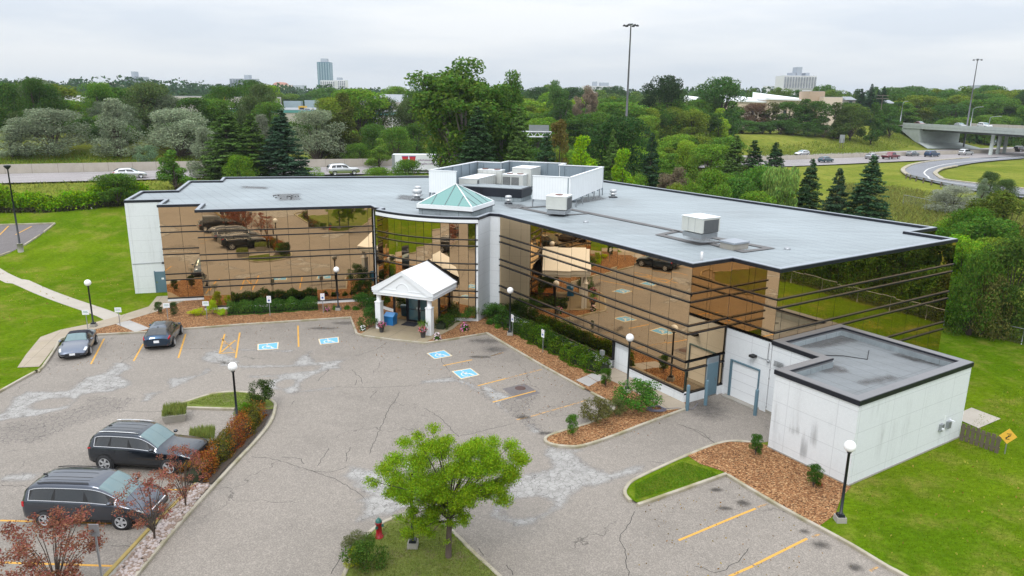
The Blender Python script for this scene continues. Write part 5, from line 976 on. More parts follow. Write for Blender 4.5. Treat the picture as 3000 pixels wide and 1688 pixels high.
lf.add([(3.7,-.072,1.6),(3.95,-.072,1.6),(4.05,-.072,3.05),(3.6,-.072,2.9)], [(0,1,2,3)]); lf.build('leaf_print', M['ink_r'], tr)

# ================================================================ CARS
def car_mesh(root, st, W_, L_, spec, hi=True):
    st = np.array(st); xs = st[:, 0]
    def cr_(x, col):
        i = int(np.clip(np.searchsorted(xs, x)-1, 0, len(xs)-2)); t = (x-xs[i])/(xs[i+1]-xs[i]); y0, y1 = st[i, col], st[i+1, col]
        m0 = (st[i+1, col]-st[max(i-1,0), col])/(xs[i+1]-xs[max(i-1,0)])*(xs[i+1]-xs[i]); m1 = (st[min(i+2,len(xs)-1), col]-st[i, col])/(xs[min(i+2,len(xs)-1)]-xs[i])*(xs[i+1]-xs[i])
        lim = 3*abs(y1-y0); m0 = max(-lim, min(lim, m0)); m1 = max(-lim, min(lim, m1)); return (2*t**3-3*t*t+1)*y0+(t**3-2*t*t+t)*m0+(-2*t**3+3*t*t)*y1+(t**3-t*t)*m1
    def sec(x):
        zl, zb, zt, w, wt = (cr_(x, c) for c in range(1, 6)); bt = max(zt-.07, zb+.01)
        return [(0,zl),(w*.9,zl),(w*.985,zl+.1),(w,zl+.45*(zb-zl)),(w*.985,zb-.08),(w*.955,zb),(wt+.015,bt),(wt*.93,zt),(wt*.55,zt+.025),(0,zt+.035)]
    def Sf(x, v, sd=1):
        p = sec(x); i = int(min(len(p)-2, v)); t = v-i; return Vector((x, sd*(p[i][0]*(1-t)+p[i+1][0]*t), p[i][1]*(1-t)+p[i+1][1]*t))
    n = 44 if hi else 16; xx = np.linspace(xs[0], xs[-1], n+1); b = MB(); vs = []; K = 10
    for x in xx:
        p = sec(x); vs += [(x, -a, z) for a, z in p]+[(x, a, z) for a, z in p[::-1][1:-1]]
    m = 2*K-2; fs = [(i*m+k, (i+1)*m+k, (i+1)*m+(k+1)%m, i*m+(k+1)%m) for i in range(n) for k in range(m)]; b.add(vs, fs, 0, True)
    b.add([vs[k] for k in range(m)], [tuple(range(m))]); b.add([vs[n*m+k] for k in range(m)], [tuple(range(m-1, -1, -1))])
    body = b.build('body', M['car'], root)
    def patch(name, x0, x1, v0, v1, mat, sides=(1,-1), off=.008, nx=8, nv=4, skew=0, par=root, joined=False):
        out_ = MB(); vv = sorted(set([v0+(v1-v0)*j/nv for j in range(nv+1)]+[float(k) for k in range(10) if v0 < k < v1])); nv = len(vv)-1
        for sd in sides:
            q = []
            for i in range(nx+1):
                for j in range(nv+1):
                    v = vv[j]; x = x0+(x1-x0)*i/nx+skew*(j/nv-.5); p = Sf(x, v, sd); e = .01
                    du = Sf(min(x+e, xs[-1]), v, sd)-Sf(max(x-e, xs[0]), v, sd); dv = Sf(x, min(v+.05, 8.99), sd)-Sf(x, max(v-.05, 0), sd); nn_ = du.cross(dv)*sd; nn_ = nn_.normalized() if nn_.length > 1e-9 else Vector((0,0,1))
                    if nn_.dot(Vector((0, sd*.6, .3) if v < 6 else (0, sd*.2, 1))) < 0: nn_ = -nn_
                    q.append(p+nn_*off)
            f = [(i*(nv+1)+j, (i+1)*(nv+1)+j, (i+1)*(nv+1)+j+1, i*(nv+1)+j+1) for i in range(nx) for j in range(nv)]
            if joined: out_.add(q, f, 0, True)
            else: MB().add(q, f, 0, True).build(name, mat, par)
        if joined: out_.build(name, mat, par)
    S_ = spec
    if hi and S_.get('chrome'):
        for (a, b_) in S_['chrome']: patch('window_trim', a, b_, 5.06, 5.88, M['chrome'], off=.005, nx=20, joined=False); patch('window_pillar', a+.03, b_-.07, 5.10, 5.84, M['trim'], off=.009, nx=20)
    elif hi:
        patch('window_pillar', S_['side'][0][0]-.05, S_['side'][-1][1]+.1, 5.04, 5.93, M['trim'], off=.007, nx=20)
    for w in S_['side']: patch('side_window', w[0], w[1], 5.13, 5.81, M['tinted'], off=.013 if hi else .02, skew=w[2] if len(w) > 2 else 0)
    patch('windshield', *S_['wind'], 6.25, 8.99, M['wind'], off=.012 if hi else .03, joined=True); 
    if 'rear' in S_: patch('rear_window', *S_['rear'], 6.2, 8.99, M['tinted'], off=.012 if hi else .03, joined=True)
    if 'soft' in S_: patch('soft_top', *S_['soft'], 5.9, 8.99, M['softtop'], off=.016, joined=True, nx=14); patch('soft_top_side', S_['soft'][0]+.1, S_['side'][0][0], 5.1, 5.95, M['softtop'], off=.014)
    for nm, mt, x0, x1, v0, v1 in S_['lamps']: patch(nm, x0, x1, v0, v1, mt, off=.01 if hi else .02, nx=5, nv=3)
    if hi: patch('sill_dark', xs[1]+.2, xs[-2]-.2, 1.0, 2.15, M['trim'], off=.006, nx=14, nv=3)  # black strip added to make the body sides darker along the bottom
    r = S_['r']
    for x in S_['wheels']:
        for sd in (1, -1):
            w_ = W_*sd; 
            if hi: MB().tube([(x, sd*(W_-.30), r), (x, sd*(W_+.006), r)], r*1.17, 28).build('wheel_arch', M['trim'], root)
            wm = MB(); wm.lathe([(r*.66,-.11),(r*.95,-.11),(r,-.07),(r,.07),(r*.95,.105),(r*.66,.11)], (0,0,0), 28 if hi else 14); t_ = wm.build('wheel', M['tyre'], root); t_.rotation_euler = (R(90),0,0); t_.location = (x, sd*(W_-.055), r)
            rm = MB(); rm.lathe([(r*.68,.1),(r*.66,.07),(.001,.065)], (0,0,0), 20)
            if hi:
                for k in range(5): a = k*math.tau/5; rm.box((r*.34*math.cos(a), r*.34*math.sin(a), .098), (r*.60,.085,.03), a)
                rm.lathe([(r*.69,.112),(r*.62,.118),(r*.62,.09)], (0,0,0), 24)
            o = rm.build('rim', M['rim'], t_); 
            if sd > 0: o.rotation_euler = (R(180),0,0)
            if hi: o = MB().lathe([(r*.6,.078),(.001,.078)], (0,0,0), 20).build('brake_shadow', M['trim'], t_); o.rotation_euler = (R(180) if sd > 0 else 0,0,0)
    if hi:
        for sd in (1, -1): p = Sf(S_['mir'], 5.2, sd); m_ = MB().sphere((p.x, p.y+sd*.14, p.z+.08), .1, 8, sz=.75).build('mirror', M['car'], root); m_['_'] = 1
        for nm, mt, loc, dim in S_.get('boxes', ()): MB().box(loc, dim).build(nm, mt, root)
        if 'rails' in S_:
            for sd in (1,-1): MB().tube([Sf(x, 6.9, sd)+Vector((0,0,.05)) for x in np.linspace(*S_['rails'], 8)], .02, 6).build('roof_rail', M['chrome'] if S_.get('rc') else M['trim'], root)
        if 'ribs' in S_:
            for yv in (7.4, 7.9, 8.5): patch('roof_rib', S_['ribs'][0], S_['ribs'][1], yv, yv+.06, M['trim'], off=.006, nx=6, nv=1)
        if 'seams' in S_:
            for x in S_['seams']: patch('door_seam', x, x+.012, 1.6, 4.95, M['trim'], off=.003, nx=1, nv=6)
    return body
def paintcar(root, col):
    for c in [root]+list(root.children_recursive): c.color = (*col, 1)
def car(name, label, cat_, loc, deg, st, W_, L_, spec, col, hi=True, group=None):
    r = thing(name, label, cat_, loc, R(deg), group); car_mesh(r, st, W_, L_, spec, hi); paintcar(r, col); return r
VAN = [(-2.58,.45,1.0,1.05,.80,.70),(-2.50,.33,1.08,1.34,.92,.70),(-2.2,.28,1.11,1.63,.98,.70),(-1.8,.27,1.11,1.745,.99,.72),(-1.0,.26,1.10,1.78,1.0,.73),(.2,.26,1.07,1.77,1.0,.73),(.7,.26,1.04,1.66,1.0,.72),(1.15,.26,1.02,1.42,.99,.72),(1.65,.26,.98,1.08,.98,.76),(2.15,.27,.86,.93,.95,.76),(2.45,.3,.70,.76,.86,.68),(2.58,.36,.56,.6,.74,.58)]
vs_ = dict(side=[(-2.1,-1.2,.12),(-1.1,.05),(.15,1.0,-.25)], chrome=[(-2.22,1.32)], wind=(.62,1.58), rear=(-2.52,-2.3), r=.355, wheels=(-1.55,1.53), mir=1.15, lamps=[('tail_light',M['tail'],-2.55,-2.38,3.6,4.9),('headlight',M['lens'],2.1,2.42,4.3,5.0)],
    boxes=[('grille',M['trim'],(2.50,0,.55),(.14,1.0,.14)),('chrome_bar',M['chrome'],(2.5,0,.66),(.16,1.1,.03)),('front_plate',M['sign_w'],(2.585,0,.45),(.02,.32,.14)),('door_handle',M['car'],(.1,-1.0,.92),(.18,.04,.03)),('door_handle',M['car'],(-.25,-1.0,.93),(.18,.04,.03)),('antenna',M['trim'],(-2.0,.0,1.80),(.16,.05,.06))], rails=(-1.9,.2), ribs=(-2.0,.1), seams=(.1,-1.15,1.15))
car('minivan', 'dark grey minivan with chrome window trim, nearest parked vehicle at the lower left', 'minivan', (-16.9,26.85,0), -2, VAN, 1.0, 5.17, vs_, (.058,.068,.092))
SUV = [(-2.50,.5,.98,1.03,.82,.72),(-2.42,.38,1.10,1.32,.92,.70),(-2.1,.32,1.14,1.66,.97,.69),(-1.7,.31,1.14,1.77,.98,.70),(-.6,.30,1.14,1.80,.98,.71),(.0,.30,1.12,1.77,.98,.70),(.45,.3,1.10,1.58,.98,.70),(.95,.3,1.08,1.2,.97,.74),(1.15,.3,1.07,1.14,.97,.80),(2.0,.3,1.02,1.09,.95,.80),(2.38,.33,.93,1.0,.9,.76),(2.52,.4,.78,.82,.8,.66)]
ss_ = dict(side=[(-1.98,-1.35,.12),(-1.25,-.45),(-.35,.55,-.25)], chrome=[(-2.1,.88)], wind=(.1,.92), rear=(-2.44,-2.22), r=.39, wheels=(-1.6,1.5), mir=.75, lamps=[('tail_light',M['tail'],-2.48,-2.25,4.2,4.9),('headlight',M['lens'],2.15,2.46,4.3,4.95)],
    boxes=[('grille',M['trim'],(2.47,0,.84),(.14,1.2,.16)),('chrome_bar',M['chrome'],(2.50,0,.5),(.14,1.3,.03)),('door_handle',M['car'],(-.3,-.985,1.0),(.18,.03,.03)),('door_handle',M['car'],(-1.15,-.985,1.0),(.18,.03,.03)),('antenna',M['trim'],(-1.8,0,1.79),(.16,.05,.06))], rails=(-1.9,.0), rc=1, ribs=(-1.9,-.1), seams=(-.4,-1.3,.7))
car('parked_suv', 'black sport utility vehicle with silver roof rails, parked just beyond the grey minivan', 'car', (-16.9,31.3,0), -6, SUV, .98, 5.1, ss_, (.022,.030,.044))
HAT = [(-2.23,.4,.80,.84,.72,.62),(-2.12,.3,.93,1.0,.84,.62),(-1.75,.25,.98,1.25,.88,.60),(-1.35,.22,.97,1.38,.9,.60),(-.4,.2,.94,1.45,.9,.61),(.1,.2,.92,1.41,.9,.61),(.6,.2,.9,1.2,.9,.62),(1.1,.2,.87,.94,.89,.68),(1.8,.22,.76,.81,.86,.68),(2.12,.26,.6,.64,.78,.6),(2.23,.34,.50,.52,.66,.5)]
hs_ = dict(side=[(-1.5,-.55,.1),(-.45,.5,-.25)], wind=(.18,1.02), rear=(-2.06,-1.42), r=.325, wheels=(-1.32,1.38), mir=.7, lamps=[('tail_light',M['tail'],-2.2,-1.9,4.1,5.2),('headlight',M['lens'],1.85,2.14,4.2,5.0)],
    boxes=[('rear_plate',M['sign_w'],(-2.235,0,.66),(.02,.34,.17)),('badge',M['chrome'],(-2.2,0,.84),(.02,.12,.07)),('reflector',M['tail'],(-2.21,.6,.42),(.02,.18,.06)),('reflector',M['tail'],(-2.21,-.6,.42),(.02,.18,.06)),('antenna',M['trim'],(-1.35,0,1.44),(.12,.04,.06))], seams=(-.5,.6))
car('parked_hatchback', 'dark blue hatchback parked nose-in, showing its tail lights and plate', 'car', (-24.45,49.0,0), 103.5, HAT, .90, 4.46, hs_, (.012,.038,.080))
ROD = [(-2.02,.38,.70,.74,.7,.6),(-1.9,.26,.83,.88,.82,.66),(-1.45,.2,.86,.92,.86,.66),(-1.15,.18,.86,1.03,.87,.58),(-.7,.18,.85,1.19,.87,.56),(-.1,.18,.83,1.22,.87,.56),(.2,.18,.81,1.13,.87,.57),(.65,.18,.79,.86,.87,.68),(1.4,.2,.70,.76,.86,.68),(1.85,.24,.56,.62,.78,.62),(2.02,.32,.44,.46,.64,.5)]
rs_ = dict(side=[(-.55,.35,-.15)], wind=(.02,.60), soft=(-1.25,-.02), r=.31, wheels=(-1.2,1.15), mir=.45, lamps=[('tail_light',M['tail'],-2.0,-1.8,4.1,5.0),('headlight',M['lens'],1.5,1.86,4.5,6.2)],
    boxes=[('front_plate',M['sign_w'],(2.03,0,.40),(.02,.32,.13)),('grille',M['trim'],(1.98,0,.30),(.10,.9,.16)),('badge',M['chrome'],(1.93,0,.56),(.03,.1,.06))], seams=(-.6,.5))
car('parked_convertible', 'dark grey convertible with a black soft top, facing the camera by the walk', 'car', (-29.2,46.8,0), -70, ROD, .87, 4.05, rs_, (.11,.13,.175))
car('parked_suv', 'dark grey sport utility vehicle parked south of the minivan, seen only in the mirror glass', 'car', (-17.2,18.3,0), 0, SUV, .98, 5.1, ss_, (.03,.032,.035), False)
PICK = [(-2.8,.5,.98,1.0,.9,.8),(-2.7,.42,1.08,1.1,.96,.86),(-.9,.4,1.08,1.1,.97,.86),(-.8,.4,1.08,1.7,.97,.68),(-.5,.4,1.08,1.85,.97,.70),(.5,.4,1.08,1.86,.97,.70),(.8,.4,1.08,1.7,.97,.7),(1.2,.4,1.07,1.15,.97,.8),(2.4,.42,1.0,1.08,.95,.82),(2.75,.5,.8,.85,.85,.7)]
ps_ = dict(side=[(-.65,-.05),(.05,.7,-.2)], wind=(.75,1.15), r=.4, wheels=(-1.8,1.8), mir=.9, lamps=[('tail_light',M['tail'],-2.78,-2.6,4.0,4.9),('headlight',M['lens'],2.4,2.7,4.3,4.9)])
def onhw(Z_, x, y): p = GT(Z_(x, y), .12); return p
lows = {}
def far(kind, Z_, x, y, deg, col, label):
    st, w, l, sp_ = {'suv': (SUV,.98,5.1,ss_), 'sedan': (HAT,.9,4.46,hs_), 'pick': (PICK,.97,5.6,ps_)}[kind]; p = onhw(Z_, x, y)
    if kind not in lows: lows[kind] = car({'suv':'highway_suv','sedan':'highway_car','pick':'pickup_truck'}[kind], label, 'car', p, deg, st, w, l, sp_, col, False, 'cars driving on the highway and bridge'); r = lows[kind]
    else: r = dup(lows[kind], p, R(deg), label)
    paintcar(r, col); return r
wht, slv, blk = (.62,.63,.64), (.30,.33,.34), (.012,.013,.015)
far('sedan', Z0, 1232, 1200, 26, wht, 'white car passing on the highway in front of the concrete barrier, far left'); far('suv', Z1, 985, 1168, 28, wht, 'white car passing on the highway just above the left roof edge')
far('sedan', Z4, 480, 985, 208, wht, 'white car on the far carriageway beyond the median barrier'); far('sedan', Z4, 705, 1050, 32, (.06,.12,.16), 'dark teal car nearest to the spruces on the highway'); far('sedan', Z4, 1142, 1018, 32, (.42,.44,.47), 'silver car directly behind the red pickup on the highway')
far('pick', Z4, 1318, 1020, 30, (.16,.008,.02), 'dark red pickup truck driving on the highway'); far('sedan', Z4, 1522, 992, 30, slv, 'grey-green car ahead of the red pickup'); far('suv', Z4, 1706, 998, 30, (.01,.05,.13), 'dark blue car in the middle of the highway'); far('suv', Z4, 2024, 985, 30, wht, 'white car on the highway below the tall mast'); far('suv', Z4, 2535, 950, 30, blk, 'black boxy car at the right edge of the highway'); far('suv', Z4, 2290, 885, 210, slv, 'pale car coming under the bridge beside the piers')
def onbr(u, t, col, lb, deg=0, kind='sedan'):
    q = A0+(B0-A0)*((u-2650)/350)+bn*t; zz = zA+(zB-zA)*((u-2650)/350)+.03; r = dup(lows[kind], (q.x, q.y, zz), math.atan2(bd.y, bd.x)+R(deg), lb); paintcar(r, col)
onbr(2795, 5, slv, 'pale silver car on the bridge left of the tall mast'); onbr(2865, 5, wht, 'white car on the bridge right of the tall mast', 0, 'suv'); onbr(2662, 5, (.2,.03,.05), 'dark red car at the left end of the bridge')
# ================================================================ VEGETATION
def leaves(C, N, size, asp=.55, up=.35, jit=.9, droop=0, rng=RNG):
    n = len(C); nr = N*jit*0+N+rng.normal(0, jit, (n,3)); nr[:,2] += up; nr /= np.linalg.norm(nr, axis=1, keepdims=True)+1e-9
    a = np.cross(nr, rng.normal(0, 1, (n,3))); a /= np.linalg.norm(a, axis=1, keepdims=True)+1e-9
    if droop: a[:,2] -= droop; a /= np.linalg.norm(a, axis=1, keepdims=True)
    b = np.cross(nr, a); s = size*rng.uniform(.6, 1.35, (n,1)); a = a*s; b = b*s*asp
    V = np.stack([C-a*.5, C+b*.5, C+a*.5, C-b*.5], 1).reshape(-1, 3); F = np.arange(4*n).reshape(n, 4); return V, F
def dirs(n, rng=RNG):
    d = rng.normal(0, 1, (n,3)); return d/np.linalg.norm(d, axis=1, keepdims=True)
def lobecloud(lobes, per, size, asp=.55, up=.3, hollow=.62, rng=RNG, droop=0, jit=.9):
    Cs, Ns = [], []
    area = sum(l[3]**2 for l in lobes)
    for (x, y, z, r, rz) in lobes:
        n = max(6, int(per*r*r/area)); d = dirs(n, rng); d[:,2] += .12; d /= np.linalg.norm(d, axis=1, keepdims=True); rad = rng.uniform(hollow, 1.06, (n,1))**.7
        k = 1+.16*np.sin(d[:,:1]*7+x*3)*np.cos(d[:,1:2]*6+y*2); P = d*rad*k*np.array([r, r, rz]); Cs.append(P+np.array([x, y, z])); Ns.append(d)
    return leaves(np.concatenate(Cs), np.concatenate(Ns), size, asp, up, jit, droop, rng)
def limbs(mb, base, tips, r0, zfork):
    mb.tube([base, (base[0], base[1], base[2]+zfork*.5), (base[0]+.03*zfork, base[1], base[2]+zfork)], [r0*1.25, r0, r0*.85], 9)
    for t in tips:
        z0 = base[2]+zfork*random.uniform(.75, 1.0); t = Vector(t); s = Vector((base[0], base[1], z0)); m_ = s.lerp(t, .5)+Vector((0,0,(t.z-z0)*.12)); mb.tube([s, m_, t], [r0*.45, r0*.28, r0*.08], 6)
PROT = {}
PRAD = {}
def proto(name, V, F, mb, mat, bark='bark'): PRAD[name] = float(np.percentile(np.hypot(V[:,0], V[:,1]), 95 if 'spruce' not in name else 97)); PROT[name] = (npmesh(name+'_crown', V, F, M[mat]), mb.mesh(name+'_trunk', M[bark]))
def mk_round(name, seed, rx=3.6, z0=1.1, H=10, nl=34, per=9000, size=.30, lr=(.26,.42), shape='ball', mat='leaf', hollow=.6, up=.3, bark='bark', droop=0):
    rng = np.random.default_rng(seed); random.seed(seed); lobes = []
    for k in range(nl):
        d = dirs(1, rng)[0]; q = rng.uniform(.45, .80); h = (H-z0)/2; r = rx*rng.uniform(*lr)
        x, y, z = d[0]*q*rx, d[1]*q*rx, z0+h+d[2]*q*h*.95
        f = (z-z0)/(H-z0)
        if shape in ('cone', 'wide', 'ball'):
            f = rng.uniform(0, 1)**(1.1 if shape == 'cone' else .85); a = rng.uniform(0, math.tau); env = (1-f)**.75*.95+.12 if shape == 'cone' else math.sqrt(max(.02, 1-f**2.4))*(.80+.2*min(1, f*4)) if shape == 'wide' else math.sqrt(max(.03, 1-abs(2*f-.75)**2.6/1.9))*(.72+.28*min(1, f*2.5))
            q = rx*env*rng.uniform(.25, .88)**.6; x, y, z = math.cos(a)*q, math.sin(a)*q, z0+f*(H-z0); r *= (1.1-.45*f) if shape == 'cone' else 1
        if shape == 'vase': w = .55+f*.75; x *= w; y *= w
        z = max(z, z0+r*.45); z = min(z, H-r*.8); lobes.append((x, y, z, r, r*rng.uniform(.7,.95)))
    V, F = lobecloud(lobes, per, size, .6, up, hollow, rng, droop); mb = MB(); limbs(mb, (0,0,-.3), [l[:3] for l in lobes[::2]], (.16*H/10+.05 if H > 5 else .035), z0*.9); proto(name, V, F, mb, mat, bark)
mk_round('round', 1); mk_round('round2', 2, rx=3.9, nl=44, lr=(.2,.36)); mk_round('round3', 3, rx=3.2, nl=26, shape='cone'); mk_round('low', 4, rx=4.6, z0=.3, H=8, nl=40, shape='wide', per=9500)
mk_round('silver', 5, rx=4.4, z0=.4, H=9, nl=60, lr=(.22,.36), size=.24, per=15000, shape='wide', up=.1); mk_round('silver2', 6, rx=3.1, z0=.6, H=10, nl=56, lr=(.26,.42), size=.24, per=13000, shape='cone', up=.1)
mk_round('airy', 7, rx=4.0, z0=2.5, H=12, nl=46, lr=(.17,.29), per=16000, size=.25, shape='vase', hollow=.3, bark='bark_g'); mk_round('column', 8, rx=1.5, z0=.2, H=8, nl=30, lr=(.3,.5), per=7000, size=.2)
mk_round('willow', 9, rx=3.8, z0=.3, H=7, nl=40, lr=(.22,.36), per=12000, size=.34, up=-.1, droop=1.6); mk_round('shrub', 10, rx=1.2, z0=.0, H=2.0, nl=22, lr=(.26,.42), per=3600, size=.11, hollow=.45)
def mk_spruce(name, seed, H=12, Rm=2.5, z0=.3, dens_=1.0):
    rng = np.random.default_rng(seed); Cs, Ns, As = [], [], []; mb = MB(); mb.tube([(0,0,-.3),(0,0,H*.97)], [.2,.02], 8); z = z0
    while z < H-.15:
        f = (z-z0)/(H-z0); Rr = Rm*(1-f)**.82*rng.uniform(.82, 1.12)+.12; nb = int((5+8*(1-f))*dens_)
        for k in range(nb):
            a = rng.uniform(0, math.tau); L_ = Rr*rng.uniform(.75, 1.12); n = max(8, int(46*L_)); t = np.sqrt(rng.uniform(.02, 1, n)); wd = .30*L_*(1-t)+.14
            rr = t*L_; lat = rng.uniform(-1, 1, n)*wd; zz = z-.38*rr+.22*rr*t-np.abs(lat)*.28+rng.normal(0, .05, n)
            x = np.cos(a)*rr-np.sin(a)*lat; y = np.sin(a)*rr+np.cos(a)*lat; Cs.append(np.stack([x, y, zz], 1)); Ns.append(np.stack([np.cos(a)*np.ones(n)*.25, np.sin(a)*np.ones(n)*.25, np.ones(n)], 1))
            if k % 3 == 0: mb.tube([(0,0,z),(math.cos(a)*L_*.8, math.sin(a)*L_*.8, z-.2*L_)], [.04,.01], 4)
        z += rng.uniform(.20, .34)*(1.15-f*.5)
    C = np.concatenate(Cs); V, F = leaves(C, np.concatenate(Ns), .26, .42, .1, .45, .25, rng); proto(name, V, F, mb, 'needle')
mk_spruce('spruce', 21, Rm=3.1, dens_=1.15); mk_spruce('spruce2', 22, Rm=3.4, dens_=1.15); mk_spruce('spruce3', 23, Rm=2.5)
PH = {'round':(10,3.6),'round2':(10,3.9),'round3':(10,3.3),'low':(8,4.7),'silver':(9,4.5),'silver2':(10,3.2),'airy':(12,4.1),'column':(8,1.6),'willow':(7,3.9),'shrub':(2,1.25),'spruce':(12,2.6),'spruce2':(12,3.0),'spruce3':(12,2.3)}
CNAME = {'spruce':'spruce_tree','spruce2':'spruce_tree','spruce3':'spruce_tree','shrub':'shrub','low':'bushy_tree','silver':'silver_tree','silver2':'silver_tree','column':'columnar_tree','willow':'willow_tree','airy':'poplar_tree'}
def tree(kind, x, y, h, w, col, label, group=None, z=None, name=None, cat=None):
    h0, r0 = PH[kind]; zz = T(x, y)-.05 if z is None else z
    r = thing(name or CNAME.get(kind, 'leafy_tree'), label, cat or ('shrub' if kind == 'shrub' else 'tree'), (x, y, zz), random.uniform(0, 6.28), group); c, t = PROT[kind]; r0 = PRAD[kind]
    cr__ = link('crown' if kind != 'shrub' else 'foliage', c, r); tr_ = link('trunk' if kind != 'shrub' else 'stems', t, r); s = (w/2/r0, w/2/r0, h/h0)
    cr__.scale = s; tr_.scale = s; k = random.uniform(1.0, 1.3); k *= 1.5 if z is None else 1; cr__.color = (col[0]*k*1.03, col[1]*k, col[2]*k*.85, 1); return r
def tpx(kind, u, vt, Y, wpx, col, label, group=None, ext=0):
    if kind.startswith('spruce') and wpx > 60: wpx *= 1.3
    x, y = at(u, Y); z = T(x, y); h = max(1.5, zat(u, vt, Y)-z); return tree(kind, x, y, h, wpx/FPX*Y*1.08, col, label, group)
def tb(kind, u, vt, vb, wpx, col, label, group=None):      # base visible: distance from the foot
    p = GT((u, vb)); return tpx(kind, u, vt, p[1], wpx, col, label, group)
g_dk, g_md, g_lt, g_yl, g_sv, g_ol, g_sp, g_bs, g_rd, g_br = (.042,.088,.018), (.068,.135,.022), (.098,.180,.022), (.16,.25,.012), (.155,.19,.142), (.100,.140,.020), (.062,.112,.030), (.065,.110,.055), (.120,.045,.040), (.110,.095,.030)
# --- left embankment beyond the highway
tb('silver', 140, 318, 452, 200, (.11,.135,.10), 'wide dark silver-leaved tree on the bank at the far left'); tb('silver2', 18, 366, 458, 90, g_sv, 'silver-leaved bush cut by the left edge of the picture'); tb('silver2', 335, 288, 460, 118, g_sv, 'tall narrow silver-leaved tree left of centre on the bank')
tb('silver', 515, 318, 458, 190, g_sv, 'broad silver-leaved tree with dark shaded right side on the bank'); tb('silver2', 592, 372, 520, 95, (.14,.17,.13), 'pale silver-leaved tree leaning beside the darkest spruces'); tb('shrub', 412, 425, 484, 62, (.10,.16,.10), 'small blue-green bush alone on the grassy bank')
tb('round3', 492, 438, 556, 108, (.060,.125,.022), 'young bright green tree between the highway and the left roof'); rt_ = tb('round', 312, 508, 604, 108, (.055,.110,.018), 'small round green tree standing by the vine-covered fence')
for a in ((115,243,185,240,g_ol,'big olive-green tree mass at the upper left'), (62,318,175,150,g_dk,'dark green tree at the left edge below the big olive one'), (190,292,170,130,(.085,.150,.018),'yellow-green tree beside the big olive one'), (45,255,260,150,g_md,'green tree behind the olive one, at the left skyline')): tpx('round2', *a)
tpx('round', 330, 256, 165, 140, g_dk, 'dark green maple behind the tall silver tree'); tpx('round2', 452, 282, 160, 92, (.050,.050,.035), 'purplish dark tree between two silver trees'); tpx('round', 572, 286, 158, 106, g_dk, 'dark round tree behind the broad silver one'); tpx('low', 250, 342, 150, 110, g_dk, 'low dark green bush between the silver trees')
for a in (('spruce',657,302,108,125,g_sp,'dark green spruce, left of the three by the roof'),('spruce2',731,328,108,120,(.05,.095,.022),'yellowish green spruce, middle of the three by the roof'),('spruce',821,318,108,122,(.030,.062,.040),'blue-green spruce, right of the three by the roof')): tpx(*a)
tpx('low', 690, 455, 104, 90, (.08,.15,.015), 'bright green bush at the feet of the three spruces'); tb('silver', 925, 322, 478, 165, (.14,.17,.125), 'wide silver-leaved tree right of the three spruces'); tpx('silver2', 762, 335, 140, 80, (.10,.115,.092), 'silver-grey tree behind the middle spruce')
tpx('round3', 1000, 273, 142, 112, (.062,.080,.020), 'tall maple turning brown beside the wide silver tree'); tpx('low', 1090, 364, 150, 100, g_dk, 'dark bush below the billboard on the warehouse'); tpx('low', 1157, 372, 145, 100, g_md, 'round green bush behind the truck trailer'); tpx('round', 1215, 362, 152, 80, g_dk, 'dark tree right of the truck trailer'); tpx('low', 1040, 420, 138, 80, g_md, 'low green bush on the grassy bank')
tb('round3', 1106, 404, 492, 68, (.10,.17,.03), 'thin light green sapling left of the truck trailer'); tpx('shrub', 900, 488, 112, 80, g_lt, 'low bush at the roof edge right of the spruces'); tpx('low', 1190, 468, 114, 100, g_md, 'green bush hiding the front of the truck trailer'); tpx('low', 1100, 490, 110, 90, g_lt, 'light green bush left of the truck trailer'); tpx('round', 1280, 420, 135, 60, g_md, 'small green tree at the right end of the trailer')
# --- middle
tpx('airy', 1362, 143, 112, 250, (.060,.115,.022), 'tall airy poplar towering over the middle of the roof'); tpx('round', 1345, 232, 114, 200, (.075,.135,.022), 'leafy lower crown of the tree beneath the towering poplar'); tpx('airy', 1472, 186, 116, 115, (.052,.105,.022), 'second airy poplar, right of the towering one'); tpx('round3', 1440, 300, 118, 190, g_md, 'leafy green tree filling in under the tall poplar'); tpx('round', 1300, 345, 120, 90, (.04,.09,.02), 'green tree left of the tall poplar foot')
tpx('spruce', 1398, 308, 104, 125, (.026,.055,.024), 'dark spruce in front of the tall poplar'); tpx('spruce', 1521, 311, 106, 88, g_sp, 'slim dark spruce in front of the gantry'); tpx('spruce2', 1602, 384, 100, 105, (.035,.075,.035), 'short spruce above the right side of the screen wall'); tpx('column', 1638, 350, 108, 55, g_br, 'slim brownish columnar evergreen beside the short spruce')
tpx('round3', 1712, 398, 98, 118, (.15,.26,.008), 'vivid yellow-green tree behind the screen wall'); tpx('round3', 1838, 436, 90, 122, (.115,.215,.012), 'second vivid yellow-green tree, nearer the right roof'); tpx('round', 1822, 342, 106, 155, (.028,.062,.020), 'big dark maple behind the yellow-green trees'); tpx('spruce', 1800, 375, 100, 70, g_sp, 'dark spruce beside the big dark maple'); tpx('spruce2', 1915, 382, 98, 85, (.028,.060,.032), 'blue-tinted spruce right of the big dark maple')
tpx('airy', 1982, 478, 92, 95, (.12,.10,.075), 'half bare greyish shrub behind the right roof edge'); tpx('low', 2105, 498, 92, 118, (.085,.160,.020), 'light green bushy tree behind the right roof edge'); tpx('round3', 2052, 452, 98, 80, (.075,.130,.022), 'olive young tree left of the right-hand spruces'); tpx('low', 1990, 540, 84, 80, g_ol, 'low olive bush by the right roof edge')
